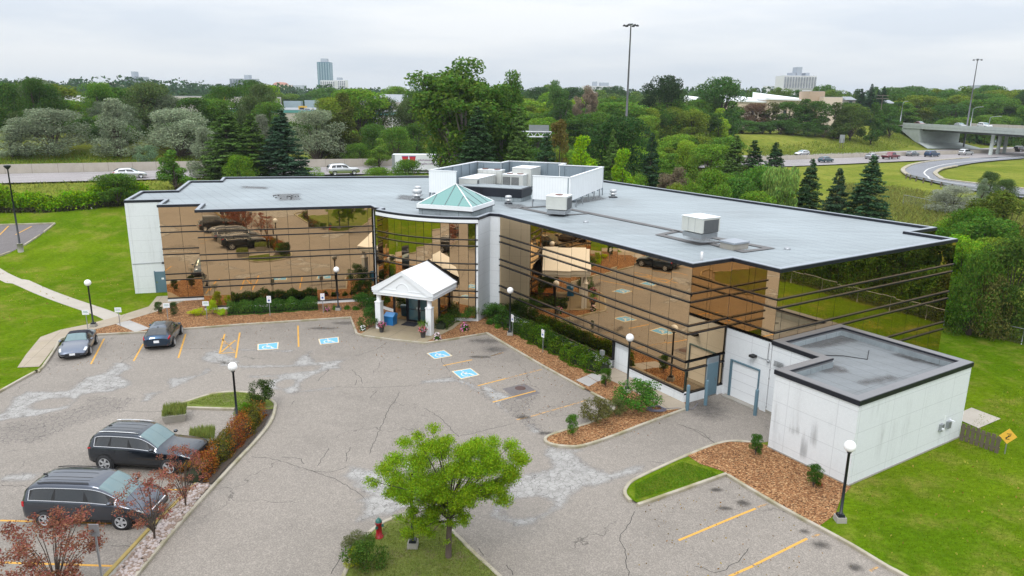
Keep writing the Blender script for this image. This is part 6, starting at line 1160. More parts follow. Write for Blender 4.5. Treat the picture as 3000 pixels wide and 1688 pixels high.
for a in (('spruce',2165,393,112,92,g_sp,'dark spruce, left of the pair beside the highway'),('spruce3',2220,405,112,88,(.026,.055,.024),'dark spruce, middle one beside the highway'),('spruce',2285,414,114,92,(.024,.052,.024),'dark spruce nearest to the highway lanes'),('spruce',2397,462,88,92,(.030,.062,.030),'tall blue-green spruce, left of three behind the right roof'),('spruce2',2482,486,84,98,(.034,.066,.040),'blue-green spruce with brown tip, middle of three'),('spruce',2578,452,82,128,(.030,.066,.034),'largest blue-green spruce, right of three')): tpx(*a)
tpx('willow', 2307, 492, 88, 120, (.125,.20,.055), 'pale green weeping willow left of the three spruces'); tpx('low', 2238, 488, 92, 120, (.06,.135,.022), 'bright green bush left of the willow'); tpx('round', 2190, 520, 90, 90, (.05,.115,.022), 'green bush behind the right roof edge'); tpx('column', 2345, 487, 128, 18, (.14,.08,.06), 'small dead brown conifer by the highway')
tb('round3', 2615, 313, 408, 60, (.045,.100,.022), 'lone narrow green tree on the grass slope left of the bridge')
# dark oak etc. on the skyline
tpx('round2', 1945, 220, 210, 118, (.026,.048,.022), 'big dark oak on the skyline right of the tall mast'); tpx('round2', 2105, 224, 225, 130, (.038,.085,.022), 'round green tree on the skyline left of the white roofs'); tpx('airy', 1642, 224, 190, 70, (.05,.10,.03), 'slender poplar breaking the skyline'); tpx('airy', 1712, 240, 195, 60, (.16,.13,.11), 'nearly bare grey tree on the skyline')
tpx('round', 790, 250, 240, 60, (.105,.175,.016), 'yellow-green round tree beyond the warehouses'); tpx('round2', 740, 233, 260, 90, g_dk, 'dark green tree in front of the left grey tower'); tpx('round', 1160, 253, 330, 70, g_lt, 'light green tree on the skyline left of the poplar')
# row along the white hall
for i, (u, vt, w, c, lb) in enumerate(((2140,296,90,g_md,'green tree at the left end of the white-roofed hall'),(2212,303,66,(.085,.055,.040),'brownish tree in the row before the white-roofed hall'),(2262,300,70,(.070,.080,.030),'olive tree in the row before the white-roofed hall'),(2312,298,72,g_dk,'dark green tree in the row, third from its right end'),(2362,290,75,(.04,.085,.02),'green tree with visible trunk in the row before the hall'),(2395,296,60,g_dk,'dark tree standing below the tan tower'),(2450,300,75,(.055,.085,.022),'olive-green tree right of the tan tower'),(2500,305,70,(.060,.095,.022),'tree with yellowing crown near the bridge road'),(2562,300,60,g_dk,'dark tree just left of the utility pole'))): tpx('round' if i % 2 else 'round3', u, vt, 250-i*1.0, w*1.15, c, lb)
for u, vt, w in ((2180,352,95),(2240,358,90),(2290,352,90),(2375,358,70),(2125,365,90),(2465,362,60),(2330,360,60),(2420,366,50)): tpx('low', u, vt, 243, w, (.05,.105,.028), 'low dense bush under the row of trees before the hall', 'bushes under the tree row')
for u, vt, lb in ((2518,257,'small spruce on the skyline, left of the cluster'),(2545,243,'tallest spruce of the skyline cluster'),(2567,262,'spruce right behind the tallest of the cluster'),(2582,250,'rightmost spruce of the skyline cluster')): tpx('spruce3', u, vt, 275, 42, (.026,.055,.034), lb)
# --- mixed woods (each tree its own)
random.seed(5); G1 = 'trees of the mixed wood'
def wood(n, u0, u1, Y0, Y1, vt, wr, cols, label, group, kinds=('round','round2','round3','low'), ok=None):
    k = 0; tries = 0
    while k < n and tries < n*20:
        tries += 1; u = random.uniform(u0, u1); f = random.random(); Y = Y0+(Y1-Y0)*f; x, y = at(u, Y); d, z, sd_ = near(HW, x, y)
        if sd_ > 0 and d < 33: continue
        if ok and not ok(u, Y, x, y): continue
        v = vt(u, f)+random.uniform(-9, 9); z0 = T(x, y); h = zat(u, v, Y)-z0
        if h < 2.2 or h > 17: h = random.uniform(6, 11)
        c = random.choice(cols); tree(random.choice(kinds), x, y, h, min(h*1.35, 1.22*random.uniform(*wr)), c, label, group); k += 1
mixc = [g_dk, g_md, g_md, g_lt, g_lt, g_ol, (.150,.230,.022), (.050,.105,.025), (.075,.120,.045), (.115,.195,.025)]
wood(60, 1490, 2150, 150, 235, lambda u, f: 395-125*f, (6, 10), mixc, 'leafy tree in the dense mixed wood behind the highway', G1, ('round','round2','round3','low','airy'))
wood(22, 1480, 2120, 105, 150, lambda u, f: 470-70*f, (4, 7), mixc, 'young leafy tree at the near edge of the mixed wood', 'young trees before the mixed wood', ('round','round3','low','spruce3'), lambda u, Y, x, y: y > 88+.0*x)
wood(40, 2590, 3080, 270, 340, lambda u, f: 300-42*f, (9, 14), [g_dk, g_md, (.04,.09,.022), g_ol, (.075,.14,.025)], 'tall leafy tree in the wood behind the bridge', 'trees behind the bridge')
wood(16, 2690, 3080, 262, 278, lambda u, f: 345, (5, 8), [g_lt, g_md, (.085,.15,.025)], 'low bright tree at the foot of the wood behind the bridge', 'low trees behind the bridge', ('low','round'))
wood(44, -80, 1250, 148, 192, lambda u, f: (330 if u < 380 else 362 if u < 620 else 388 if u < 1040 else 395)-8*f, (6, 10), [g_dk, g_md, (.06,.09,.035), g_ol, g_lt], 'tree standing between the highway bank and the warehouses', 'trees before the warehouses', ('low','round','silver','low'))
wood(26, -80, 700, 144, 160, lambda u, f: 372-10*f, (5, 8), [g_dk, g_md, (.10,.13,.09)], 'low bush behind the silver trees on the left bank', 'bushes on the left bank', ('low','silver'))
wood(34, -120, 3100, 200, 300, lambda u, f: 300-18*f, (9, 14), [g_dk, g_md, g_ol, (.05,.10,.03)], 'round tree in the suburb beyond the warehouses', 'suburban trees in the middle distance', ('round','round2','round3'), lambda u, Y, x, y: not (180 < u < 280 or 385 < u < 1340 or 2030 < u < 2480) or Y > 290)
for k in range(70):
    u = -80+3200*(k+random.random())/70; Y = random.uniform(300, 460); x, y = at(u, Y); v = 268+random.uniform(-14, 10)-(8 if u > 1500 else 0)
    if 1040 < u < 1330 or 380 < u < 730: v = max(v, 272); Y += 120; x, y = at(u, Y)
    h = max(6, min(17, zat(u, v, Y)-T(x, y))); tree(random.choice(('round','round2','round3')), x, y, h, random.uniform(10, 17), random.choice([(.044,.090,.028),(.055,.110,.030),(.038,.075,.030),(.080,.130,.030)]), 'distant green tree in the suburb below the skyline', 'distant suburban trees')
# far woodland mass
rng = np.random.default_rng(77); Cs = []; lob = []
for k in range(2600):
    u = rng.uniform(-300, 3300); Y = 480+1500*rng.random()**1.3; x, y = at(u, Y); r = rng.uniform(6, 11); lob.append((x, y, T(x, y)+rng.uniform(3, 8.5), r, r*rng.uniform(.6,.9)))
V, F = lobecloud(lob, 230000, 2.4, .8, .5, .85, rng); o = link('far_woodland', npmesh('far_woodland', V, F, M['leaf'])); o.color = (.050,.098,.045,1); tag(o, 'far green woodland reaching the skyline', 'woodland', kind='stuff')
# --- right side: trees over the fence (also seen in the side glass)
tr_r = [(2868,690,57,230,(.13,.25,.012),'round3','bright green leafy tree just outside the glass corner'), (2960,640,66,170,(.045,.100,.016),'round','dense green tree behind the chain-link fence'), (2900,610,76,150,(.055,.120,.014),'low','bushy green tree at the top of the fence line'), (3010,560,78,190,(.060,.085,.016),'round2','olive tree at the right picture edge'),
    (2985,790,52,140,(.105,.110,.035),'low','brownish bush with red tips behind the fence'), (3060,700,52,160,(.05,.09,.018),'round','green tree cut off by the right picture edge'), (2820,668,68,110,(.05,.115,.014),'low','green bush behind the far corner of the glass wall')]
for u, vt, Y, w, c, kd, lb in tr_r: tpx(kd, u, vt, Y, w, c, lb)
random.seed(9)
for k in range(17):
    p = fb+fdv*(3+3.3*k)-Vector((-fdv.y, fdv.x))*0; nrm = Vector((-fdv.y, fdv.x)); nrm = nrm if nrm.x > 0 else -nrm; q = p+nrm*random.uniform(3.5, 8); tree(random.choice(('round','round2','round3','low')), q.x, q.y, random.uniform(5.5, 8.5), random.uniform(5, 7.5), random.choice([g_dk, g_md, (.06,.09,.02), (.075,.12,.018)]), 'leafy tree beyond the chain-link fence, mirrored in the side glass', 'trees beyond the right fence')
def hedge(name, label, pts, w, h, n, size, cols, z=.1, cat='hedge', kind=None, bumps=.18, core=True, solid=.27, mat='leaf'):
    P = np.array(dens(pts, .3)); L_ = len(P); rng = np.random.default_rng(len(label)); idx = rng.integers(0, L_-1, n); t = rng.random((n,1)); C = P[idx]*(1-t)+P[idx+1]*t; d = P[idx+1]-P[idx]; d /= np.linalg.norm(d, axis=1, keepdims=True)+1e-9; nn = np.stack([-d[:,1], d[:,0]], 1)
    a = rng.uniform(-.15*math.pi, 1.15*math.pi, n); ph = (idx+t[:,0])*.3; bump = 1+bumps*np.sin(ph*2.1)*np.cos(ph*.9+1)+bumps*.8*np.sin(ph*5.3+2)+rng.normal(0, .06, n); rr = rng.uniform(.72, 1.05, n)*bump
    X = np.cos(a)*w/2*rr; Z_ = np.clip(.12*h+np.sign(np.sin(a))*np.abs(np.sin(a))**.6*h*.86*rr, .03, 9); e = rng.normal(0, .12, n); C3 = np.stack([C[:,0]+nn[:,0]*X, C[:,1]+nn[:,1]*X, Z_+z], 1)
    if z is None: pass
    N = np.stack([nn[:,0]*np.cos(a), nn[:,1]*np.cos(a), np.sin(a)+.2], 1); V, F = leaves(C3, N, size, .6, .3, .8, 0, rng)
    r = thing(name, label, cat, (0,0,0)); 
    if kind: r['kind'] = kind
    for i, c in enumerate(cols): 
        k = np.arange(len(F))
        if len(cols) > 1:
            s_ = (np.sin(ph*1.7+np.cos(C3[:,0]*2.2)*1.5)+rng.normal(0,.5,n)); q = np.digitize(s_, np.quantile(s_, np.arange(1, len(cols))/len(cols))); k = np.where(q == i)[0]
        Vi = V.reshape(-1,4,3)[k].reshape(-1,3); o = link('foliage', npmesh('foliage', Vi, np.arange(len(Vi)).reshape(-1,4), M[mat]), r); o.color = (*c, 1)
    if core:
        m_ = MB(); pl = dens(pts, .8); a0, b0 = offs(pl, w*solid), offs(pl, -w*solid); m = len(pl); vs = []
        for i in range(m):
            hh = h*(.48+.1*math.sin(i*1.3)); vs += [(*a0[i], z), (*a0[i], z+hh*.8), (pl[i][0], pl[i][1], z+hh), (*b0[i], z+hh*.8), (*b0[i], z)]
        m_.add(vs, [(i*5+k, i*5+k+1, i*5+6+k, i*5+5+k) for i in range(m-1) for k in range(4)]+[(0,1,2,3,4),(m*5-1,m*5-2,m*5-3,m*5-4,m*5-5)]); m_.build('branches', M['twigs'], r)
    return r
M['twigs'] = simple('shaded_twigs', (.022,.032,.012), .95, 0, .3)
hg = [Vector(G(Z5(2150,1205),.1)), Vector(G(Z6(150,1195),.1)), Vector(G(Z6(745,1155),.1))]; nv = Vector((-math.sin(FL.a), math.cos(FL.a)))
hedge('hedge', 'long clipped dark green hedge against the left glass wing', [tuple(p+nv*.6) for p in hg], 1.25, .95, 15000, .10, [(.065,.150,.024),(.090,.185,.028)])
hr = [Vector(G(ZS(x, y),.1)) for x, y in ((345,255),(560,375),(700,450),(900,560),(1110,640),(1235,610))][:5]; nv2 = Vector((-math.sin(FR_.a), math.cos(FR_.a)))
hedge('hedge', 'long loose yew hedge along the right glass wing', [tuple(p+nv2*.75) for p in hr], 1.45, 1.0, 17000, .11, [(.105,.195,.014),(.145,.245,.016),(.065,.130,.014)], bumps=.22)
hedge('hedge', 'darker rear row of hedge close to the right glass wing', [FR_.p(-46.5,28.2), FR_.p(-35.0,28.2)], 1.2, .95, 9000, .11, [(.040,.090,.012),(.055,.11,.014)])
hedge('hedge', 'short clipped hedge running right from the canopy column', [tuple(Vector(G(Z6(*p),.1))+Vector((.3,.5))) for p in ((1850,1360),(1960,1270),(2080,1180))], 1.1, .85, 7000, .09, [(.075,.150,.020),(.10,.18,.022)])
def shrub(x, y, h, w, col, label, kind='shrub', z=.09, cat='shrub', name='shrub'): 
    return tree(kind, x, y, h, w, col, label, None, z, name, cat)
def sx(Z_, x, yb, top, w, col, label, **k):
    p = G(Z_(x, yb), .1); s = Z_(1,0)[0]-Z_(0,0)[0]; Y = p[1]; h = max(.2, zat(Z_(x,0)[0], Z_(0,top)[1], Y+w*s/FPX*Y*.5)-.1); ww = w*s/FPX*math.hypot(Y, 16)*1.4; return shrub(p[0], p[1]+ww*.35, h*1.2, ww, tuple(c*1.5 for c in col), label, **k)
for a in ((Z6,1212,1345,1165,150,(.034,.085,.018),'round dark shrub left of the left canopy column'),(Z6,1190,1150,1010,170,(.04,.10,.018),'green shrub in the corner where the left glass wing ends'),(Z6,1265,1215,1060,120,(.03,.08,.016),'small shrub behind the blue storage bin'),(Z6,2165,1270,1130,170,(.042,.10,.018),'bushy shrub before the curved glass bay'),(Z6,2430,1250,1130,230,(.040,.095,.018),'wide shrub in front of the white pilaster'),(Z6,2060,1160,1040,110,(.02,.055,.012),'dark shrub in the shade of the curved bay'),
    (ZS,430,110,-10,170,(.022,.055,.012),'dark shrub at the beginning of the right glass wing'),(ZS,180,170,0,210,(.040,.095,.018),'leafy shrub just left of a lamp post, right of the entrance'),(Z5,1850,1215,1150,120,(.30,.36,.01),'yellow-leaved shrub, the lower left one before the left wing'),(Z5,1998,1205,1080,80,(.24,.33,.012),'taller yellow-green shrub before the left wing'),(Z5,2082,1220,1150,60,(.22,.33,.012),'small yellow-leaved shrub at the left end of the hedge'),
    (ZS,1110,1130,900,230,(.075,.075,.028),'red and green shrub on the mulch peninsula'),(ZS,1300,1050,900,150,(.075,.095,.035),'thin brownish shrub between two larger ones on the peninsula'),(ZS,1500,1030,745,330,(.045,.115,.018),'largest green shrub on the mulch peninsula'),(ZV,1100,1200,1075,200,(.060,.070,.030),'scrubby mixed shrub at the corner of the middle island'),(ZV,1180,1449,1150,270,(.050,.095,.018),'dense green shrub at the bottom of the middle island'),(ZV,1060,1400,1230,110,(.22,.24,.015),'yellow-leaved shrub in front of the middle island shrubs')): sx(*a)
for a in ((ZS,889,1205,1015,100,(.07,.17,.02),'tiny green sapling at the tip of the mulch peninsula'),(ZS,1202,750,580,95,(.07,.16,.02),'tiny green sapling between the pavers and the lamp post'),(ZU,42,305,115,110,(.05,.13,.02),'small sapling in the orange mulch, farther one by the annex'),(ZU,588,610,400,130,(.05,.13,.02),'small leafy sapling in the mulch in front of the annex wall'),(Z5,1500,1190,1078,70,(.06,.11,.03),'tiny sapling left of the sign by the grey walk'),(Z5,1645,1208,1080,70,(.055,.10,.03),'tiny sapling right of the sign behind the hatchback')): 
    Z_, x, yb, top, w, c, lb = a; p = G(Z_(x, yb), .1); s = Z_(1,0)[0]-Z_(0,0)[0]; h = max(.5, zat(Z_(x,0)[0], Z_(0,top)[1], p[1])-.1); tree('round', p[0], p[1], h, w*s/FPX*math.hypot(p[1],16)*1.1, c, lb, None, .09, 'sapling', 'sapling')
# flowering plants and perennials
fm = MB(); 
def tuft(Z_, x, y, h, w, col, label, petals=None, name='perennial_plant', n=260, group=None, z=.1):
    p = G(Z_(x, y), z); r = thing(name, label, 'plant', (p[0], p[1], z), 0, group); rng = np.random.default_rng(int(x+y)); d = dirs(n, rng); d[:,2] = np.abs(d[:,2]); C = d*rng.uniform(.3, 1, (n,1))*np.array([w/2, w/2, h]); V, F = leaves(C, d, .16*h/.4+.03, .28, .2, .5, 0, rng); o = link('leaves', npmesh('plant_leaves', V, F, M['leaf']), r); o.color = (*col, 1)
    for pc in (petals or ())[:1 if name == 'perennial_plant' and w < .35 else 9]:
        d = dirs(46, rng); d[:,2] = np.abs(d[:,2]); V, F = leaves(d*np.array([w/2*1.02, w/2*1.02, h*1.05]), d, .09, .9, .6, .4, 0, rng); o = link('flowers', npmesh('plant_flowers', V, F, M['flower']), r); o.color = (*pc, 1); o['kind'] = 'stuff'
    return r
for a in ((Z6,830,1165,.45,.5,(.09,.18,.02),'small flowering perennial right of the accessible sign',[(.6,.15,.3)]),(Z6,905,1150,.4,.45,(.09,.20,.02),'small green perennial beside the lamp post footing'),(Z6,1020,1145,.35,.6,(.09,.19,.02),'low green perennial before the white base wall'),(Z6,1105,1150,.35,.7,(.07,.15,.02),'low spreading perennial near the corner shrub'),(Z6,2130,1345,.6,.65,(.06,.16,.02),'pink flowering plant before the curved bay',[(.75,.12,.35),(.7,.3,.5)]),
    (Z6,2360,1285,.4,.5,(.08,.19,.02),'bright green day lily right of the pink flowers'),(Z6,2440,1322,.35,.6,(.10,.22,.02),'spiky green day lily in the mulch'),(Z6,2525,1320,.35,.45,(.09,.20,.02),'spiky green plant beside the lamp post right of the entrance'),(Z6,1170,1345,.4,.45,(.06,.13,.02),'white flowering plant at the left kerb corner',[(.8,.8,.78)]),(Z6,1872,1435,.55,.5,(.06,.14,.02),'white and pink flowering plant by the right canopy column',[(.82,.8,.78),(.75,.4,.5)]),(ZU,640,590,.2,.3,(.5,.12,.06),'small red flower by the sapling at the annex')): tuft(*a)
for (zx, zy), lb in (((1347,1362),'dark flower pot with pink flowers by the left canopy column'),((1737,1412),'dark flower pot with spiky grass and red flowers by the right column')):
    p = G(Z6(zx, zy), .13); r = thing('flower_pot', lb, 'flower pot', (p[0], p[1], .13), 0, 'flower pots at the entrance'); MB().lathe([(.14,0),(.2,.40),(.225,.41),(.225,.45),(.19,.45),(.18,.38),(.001,.38)], (0,0,0), 18).build('pot', M['pot'], r)
    rng = np.random.default_rng(zx); d = dirs(330, rng); d[:,2] = np.abs(d[:,2])-.25
    for cnt, col, rr in ((230,(.08,.14,.03),.34),(90,(.55,.08,.22) if zx < 1500 else (.62,.12,.14),.38),(40,(.5,.25,.45),.38)):
        dd_ = dirs(cnt, rng); dd_[:,2] = dd_[:,2]*.7; V, F = leaves(dd_*rr*rng.uniform(.6,1,(cnt,1))+np.array([0,0,.58]), dd_, .10, .7, .3, .5, 0, rng); o = link('foliage' if col[1] > .13 and col[0] < .2 else 'flowers', npmesh('pot_plant', V, F, M['leaf' if col[0] < .2 else 'flower']), r); o.color = (*col, 1)
    if zx > 1500: d = dirs(60, rng); d[:,2] = np.abs(d[:,2])+.9; d /= np.linalg.norm(d,axis=1,keepdims=True); V, F = leaves(d*.5+np.array([0,0,.6]), d*.1, .6, .06, 0, .2, -2, rng); o = link('spikes', npmesh('pot_spikes', V, F, M['leaf']), r); o.color = (.14,.24,.03,1)
# planters
for (x, y), ang, lb in (((-17.9,36.1),R(20),'concrete planter box full of grass by the grass island'), ((-15.25,33.25),R(20),'concrete planter box of grass in front of the black vehicle')):
    r = thing('planter_box', lb, 'planter', (x, y, 0), ang, 'concrete planters'); MB().box((0,0,.22), (.95,.95,.44), 0, 0, 1.22).build('box', M['foot'], r); MB().box((0,0,.40), (1.0,1.0,.06)).build('soil', M['soil'], r)
    rng = np.random.default_rng(int(-x*10)); n = 1500; bx = rng.uniform(-.5,.5,(n,2)); hh = rng.uniform(.1,.62,n)*(1-(bx**2).sum(1)); C = np.stack([bx[:,0]*1.15, bx[:,1]*1.15, .45+hh*.5], 1); V, F = leaves(C, np.stack([rng.normal(0,1,n), rng.normal(0,1,n), np.zeros(n)],1), .42, .05, 0, .1, -3, rng); o = link('grass', npmesh('planter_grass', V, F, M['leaf']), r); o.color = (.24,.29,.07,1)
# rusty island hedge, round shrub, bright shrub
hedge('barberry_hedge', 'rust-coloured low hedge along the left island kerb', [(-13.75,36.6),(-13.72,34.5),(-13.8,32.5),(-14.05,30.7),(-14.15,29.4)], 1.15, .85, 15000, .075, [(.30,.105,.030),(.38,.170,.030),(.13,.13,.02)], bumps=.12)
shrub(-13.95, 37.9, 1.45, 1.5, (.040,.070,.018), 'rounded dark green shrub at the top end of the rusty hedge'); shrub(-14.2, 35.9, 1.0, .9, (.10,.22,.015), 'bright green bush growing out of the rusty hedge'); 
# small red-leaved trees
mk_round('redtree', 31, rx=1.0, z0=.95, H=2.7, nl=44, lr=(.13,.24), per=2600, size=.062, hollow=.2, up=.1, bark='bark'); PH['redtree'] = (2.7,1.02); mk_round('redtree2', 32, rx=1.2, z0=.6, H=2.7, nl=64, lr=(.13,.23), per=6500, size=.062, hollow=.2, up=.1); PH['redtree2'] = (2.7,1.25)
RC = (.235,.105,.080)
for x, y, h, w, k, lb in ((*G(ZQ(1755,800),.1),2.75,2.0,'redtree','small thin red-leaved tree beside the black vehicle front'), (*G(ZQ(1460,1110),.1),2.8,2.3,'redtree','small red-leaved tree before the front of the grey minivan'), (-15.6,21.9,3.0,3.1,'redtree2','fuller red-leaved tree at the bottom left picture edge')): tree(k, x, y, h, w, RC, lb, 'small red-leaved trees on the left island', .08, 'red_leaved_tree')
for i, y in enumerate((18.2,15.2,12.1,9,6,3,0,-3)): tree('redtree2', -14.6+random.uniform(-.3,.3), y, 3.2, 2.9, RC, 'small red-leaved tree on the island south of the picture, mirrored in the left wing', 'mirrored red-leaved trees', .08, 'red_leaved_tree')
hedge('barberry_hedge', 'rust-coloured hedge of the middle island, mostly outside the picture', [(-5.3,21.5),(-5.4,17),(-5.0,12)], 1.1, .9, 5000, .09, [(.155,.060,.02),(.06,.085,.018)])
# honey locust: wide flat sprays of bright leaves
rng = np.random.default_rng(5); random.seed(5); lobes = []
hlx, hly = G(ZV(1975,1265), .1)
spr = [(1250,560,.5),(1370,420,.8),(1480,330,.8),(1560,170,.6),(1700,120,.55),(1830,45,.5),(1830,230,.9),(1700,330,1.0),(1980,170,.6),(2100,260,.9),(2250,190,.7),(2400,170,.6),(2560,200,.7),(2620,300,.8),(2680,370,.5),(2640,330,.6),(2350,650,.6),(2450,620,.5),(2400,560,.6),(1530,900,.4),(2000,930,.4),(2120,930,.35),(2560,420,.9),(2400,360,1.0),(2250,430,1.0),(2060,430,1.1),(1900,480,1.1),(1700,520,1.0),(1520,520,.9),(1420,640,.6),(1600,680,.8),(1750,720,.7),(1900,660,.9),(2080,720,.8),(2200,620,.8),(2350,600,.7),(2480,560,.7),(2590,470,.5),(2560,500,.5),(2130,870,.6),(2010,800,.6),(1850,830,.6),(1650,830,.5),(1700,930,.5),(1620,1040,.45),(1800,1020,.5),(1950,950,.4),(1990,1090,.3),(1590,1110,.4),(2180,780,.4)]
spr += [(rng.uniform(1450, 2560), rng.uniform(190, 690), rng.uniform(.5, .9)) for _ in range(34)]
spr += [(rng.uniform(1520, 2150), rng.uniform(700, 1000), rng.uniform(.35, .6)) for _ in range(10)]
for x, y, r in spr:
    for rep in range(3):
        dy = rng.uniform(-1.5, 1.5) if y < 800 else rng.uniform(-.5, .5); Yd = hly+dy; u, v = ZV(x+rng.uniform(-40,40), y+rng.uniform(-30,30)); rr = r*.56*rng.uniform(.8,1.1); p = at(u, Yd); z = zat(u, v, Yd)-rr*.2; u2 = u; rx_ = ray(u, v); px = rx_.x/rx_.y*Yd
        lobes.append((px-hlx, Yd-hly, max(.9, z)-.09, rr, rr*.62))
V, F = lobecloud(lobes, 120000, .078, .36, .4, .1, rng, .6, .9); hl = thing('honey_locust_tree', 'bright lime-green feathery tree on the middle island in the foreground', 'tree', (hlx, hly, .09)); o = link('crown', npmesh('locust_crown', V, F, M['leaf']), hl); o.color = (.225,.360,.018,1)
tb_ = MB(); tb_.tube([(0,0,-.1),(.03,0,.9),(.08,0,1.7),(.05,.05,2.3)], [.13,.105,.095,.085], 10); 
for l in lobes[::4]:
    s = Vector((.06,.03,random.uniform(1.5, 2.3))); t = Vector(l[:3]); 
    if t.z < 1.6: s.z = 1.5
    m_ = s.lerp(t, .5)+Vector((0,0,.18)); tb_.tube([s, m_, t], [.032,.018,.006], 6)
tb_.build('trunk', M['bark'], hl)
# stones
rng = np.random.default_rng(8); ico = bmesh.new(); bmesh.ops.create_icosphere(ico, subdivisions=1, radius=1); iv = np.array([v.co[:] for v in ico.verts]); ifc = np.array([[v.index for v in f.verts] for f in ico.faces]); ico.free(); Vs, Fs = [], []; nS = 2600
for k in range(nS):
    t = rng.random(); y = 29.2-t*14; f = (29.2-y)/17.2; xl = -14.0-.55*f; xr = -13.22-.42*f; x = xl+.06+(xr-xl-.12)*rng.random(); s = rng.uniform(.045,.10); a = rng.uniform(0,6.28); Q = iv*np.array([s*rng.uniform(.9,1.5), s, s*.6]); ca, sa = math.cos(a), math.sin(a); Q = np.stack([Q[:,0]*ca-Q[:,1]*sa, Q[:,0]*sa+Q[:,1]*ca, Q[:,2]], 1)
    Vs.append(Q+np.array([x, y, .10+rng.uniform(0,.05)])); Fs.append(ifc+len(iv)*k)
bst = NB('pale_river_stones'); rn = bst.n('ShaderNodeNewGeometry').outputs['Random Per Island']; cr2 = bst.n('ShaderNodeValToRGB'); bst.l(rn, cr2.inputs[0]); e = cr2.color_ramp; e.elements[0].color = (.26,.19,.15,1); e.elements[1].color = (.52,.50,.50,1); q_ = e.elements.new(.5); q_.color = (.42,.36,.34,1); e.interpolation = 'CONSTANT'; M['stones'] = bst.done(bst.bsdf(cr2.outputs[0], .75))
tag(link('river_stones', npmesh('river_stones', np.concatenate(Vs), np.concatenate(Fs), M['stones'], True)), 'pale river stones filling the strip between the two kerbs', 'stones', kind='stuff')
# vine hedge along the left boundary and weeds along the right fence
vh = [GT(p, 0) for p in ((-120, 640),(0,620),(140,617),(230,612),(300,607),(420,598))]
def strip(pts, w, h, n, size, col, label, name, hv=.3, mat='leaf', zoff=0):
    P = np.array([(p[0], p[1]) for p in dens([q[:2] for q in pts], 1.0)]); rng = np.random.default_rng(len(label)+3); idx = rng.integers(0, len(P)-1, n); t = rng.random((n,1)); C = P[idx]*(1-t)+P[idx+1]*t; lat = rng.normal(0, w/3, (n,2)); ph = idx+t[:,0]
    hh = h*(1+hv*np.sin(ph*.55)+hv*.7*np.sin(ph*1.9+1))*rng.random(n)**.6; XY = C+lat; Zt = np.array([T(x, y) for x, y in XY]); d = dirs(n, rng); V, F = leaves(np.stack([XY[:,0], XY[:,1], Zt+hh+zoff], 1), d, size, .6, .4, .6, 0, rng); o = link(name, npmesh(name, V, F, M[mat])); o.color = (*col, 1); return tag(o, label, 'undergrowth', kind='stuff')
strip(vh, 1.5, 2.0, 20000, .27, (.19,.34,.010), 'bright yellow-green vines smothering the old fence by the left lawn', 'vine_undergrowth', .35)
strip([(p[0]+.3, p[1]+1.2) for p in vh], 1.2, 1.5, 4000, .4, (.050,.110,.012), 'darker weeds behind the vines by the left lawn', 'weeds', .3); strip([(p[0], p[1]-.9) for p in vh], .7, .55, 3000, .3, (.075,.075,.035), 'brown dry weeds at the foot of the vines', 'weeds', .3)
fl_ = [tuple(fa-fdv*12+Vector((.9,.6))), tuple(fa+Vector((.9,.6))), tuple(fb+Vector((.9,.6))), tuple(fb+fdv*28+Vector((.9,.6)))]
strip(fl_, 1.8, 1.05, 17000, .17, (.12,.20,.018), 'green and yellow weeds growing along the chain-link fence', 'weeds', .25); strip([(p[0]+1.6, p[1]+1) for p in fl_], 3, 1.6, 9000, .2, (.08,.12,.02), 'tall rank weeds between the fence and the trees', 'weeds', .3)
# meadow tufts behind the right wing
def scatter(n, poly, hmin, hmax, size, cols, label, name, asp=.16):
    rng = np.random.default_rng(n); P = np.array(poly); lo, hi = P.min(0), P.max(0); pts = []
    while len(pts) < n:
        q = lo+(hi-lo)*rng.random(2); ins = False
        for i in range(len(P)):
            a, b = P[i], P[(i+1)%len(P)]
            if (a[1] > q[1]) != (b[1] > q[1]) and q[0] < (b[0]-a[0])*(q[1]-a[1])/(b[1]-a[1])+a[0]: ins = not ins
        if ins: pts.append(q)
    C = np.array([(x, y, T(x, y)+rng.uniform(hmin, hmax)) for x, y in pts]); V, F = leaves(C, dirs(n, rng)*np.array([1,1,.2]), size, asp, 0, .3, -1.2, rng); o = link(name, npmesh(name, V, F, M['leaf'])); o.color = (*cols, 1); return tag(o, label, 'grass', kind='stuff')
md = [tuple(at(u, Y)) for u, Y in ((2560,70),(3050,62),(3080,100),(2860,112),(2680,128),(2480,140),(2400,100))]
scatter(26000, md, .0, .55, .7, (.22,.235,.06), 'tall dry meadow grass below the loop ramp', 'meadow_grass'); scatter(9000, [tuple(at(u, Y)) for u, Y in ((2560,66),(3050,60),(3060,84),(2780,96),(2560,92))], .1, .8, .45, (.17,.26,.018), 'greener weeds in the nearer half of the meadow', 'weeds', .5)
scatter(9000, [(-95,60),(-60,92),(-25,106),(-18,114),(-32,114),(-70,96),(-110,70)], .0, .4, .5, (.20,.24,.045), 'rough grass between the vines and the highway', 'meadow_grass')
tpx('silver', 2835, 545, 106, 120, (.17,.19,.17), 'low silvery-white bush in the meadow by the guardrail'); tpx('low', 2935, 503, 118, 55, (.05,.085,.03), 'dark green bush inside the loop ramp, left one'); tpx('low', 2985, 525, 112, 60, (.055,.09,.03), 'dark green bush inside the loop ramp, at the picture edge'); tpx('silver2', 2918, 522, 112, 36, (.16,.21,.15), 'small silver bush inside the loop ramp')
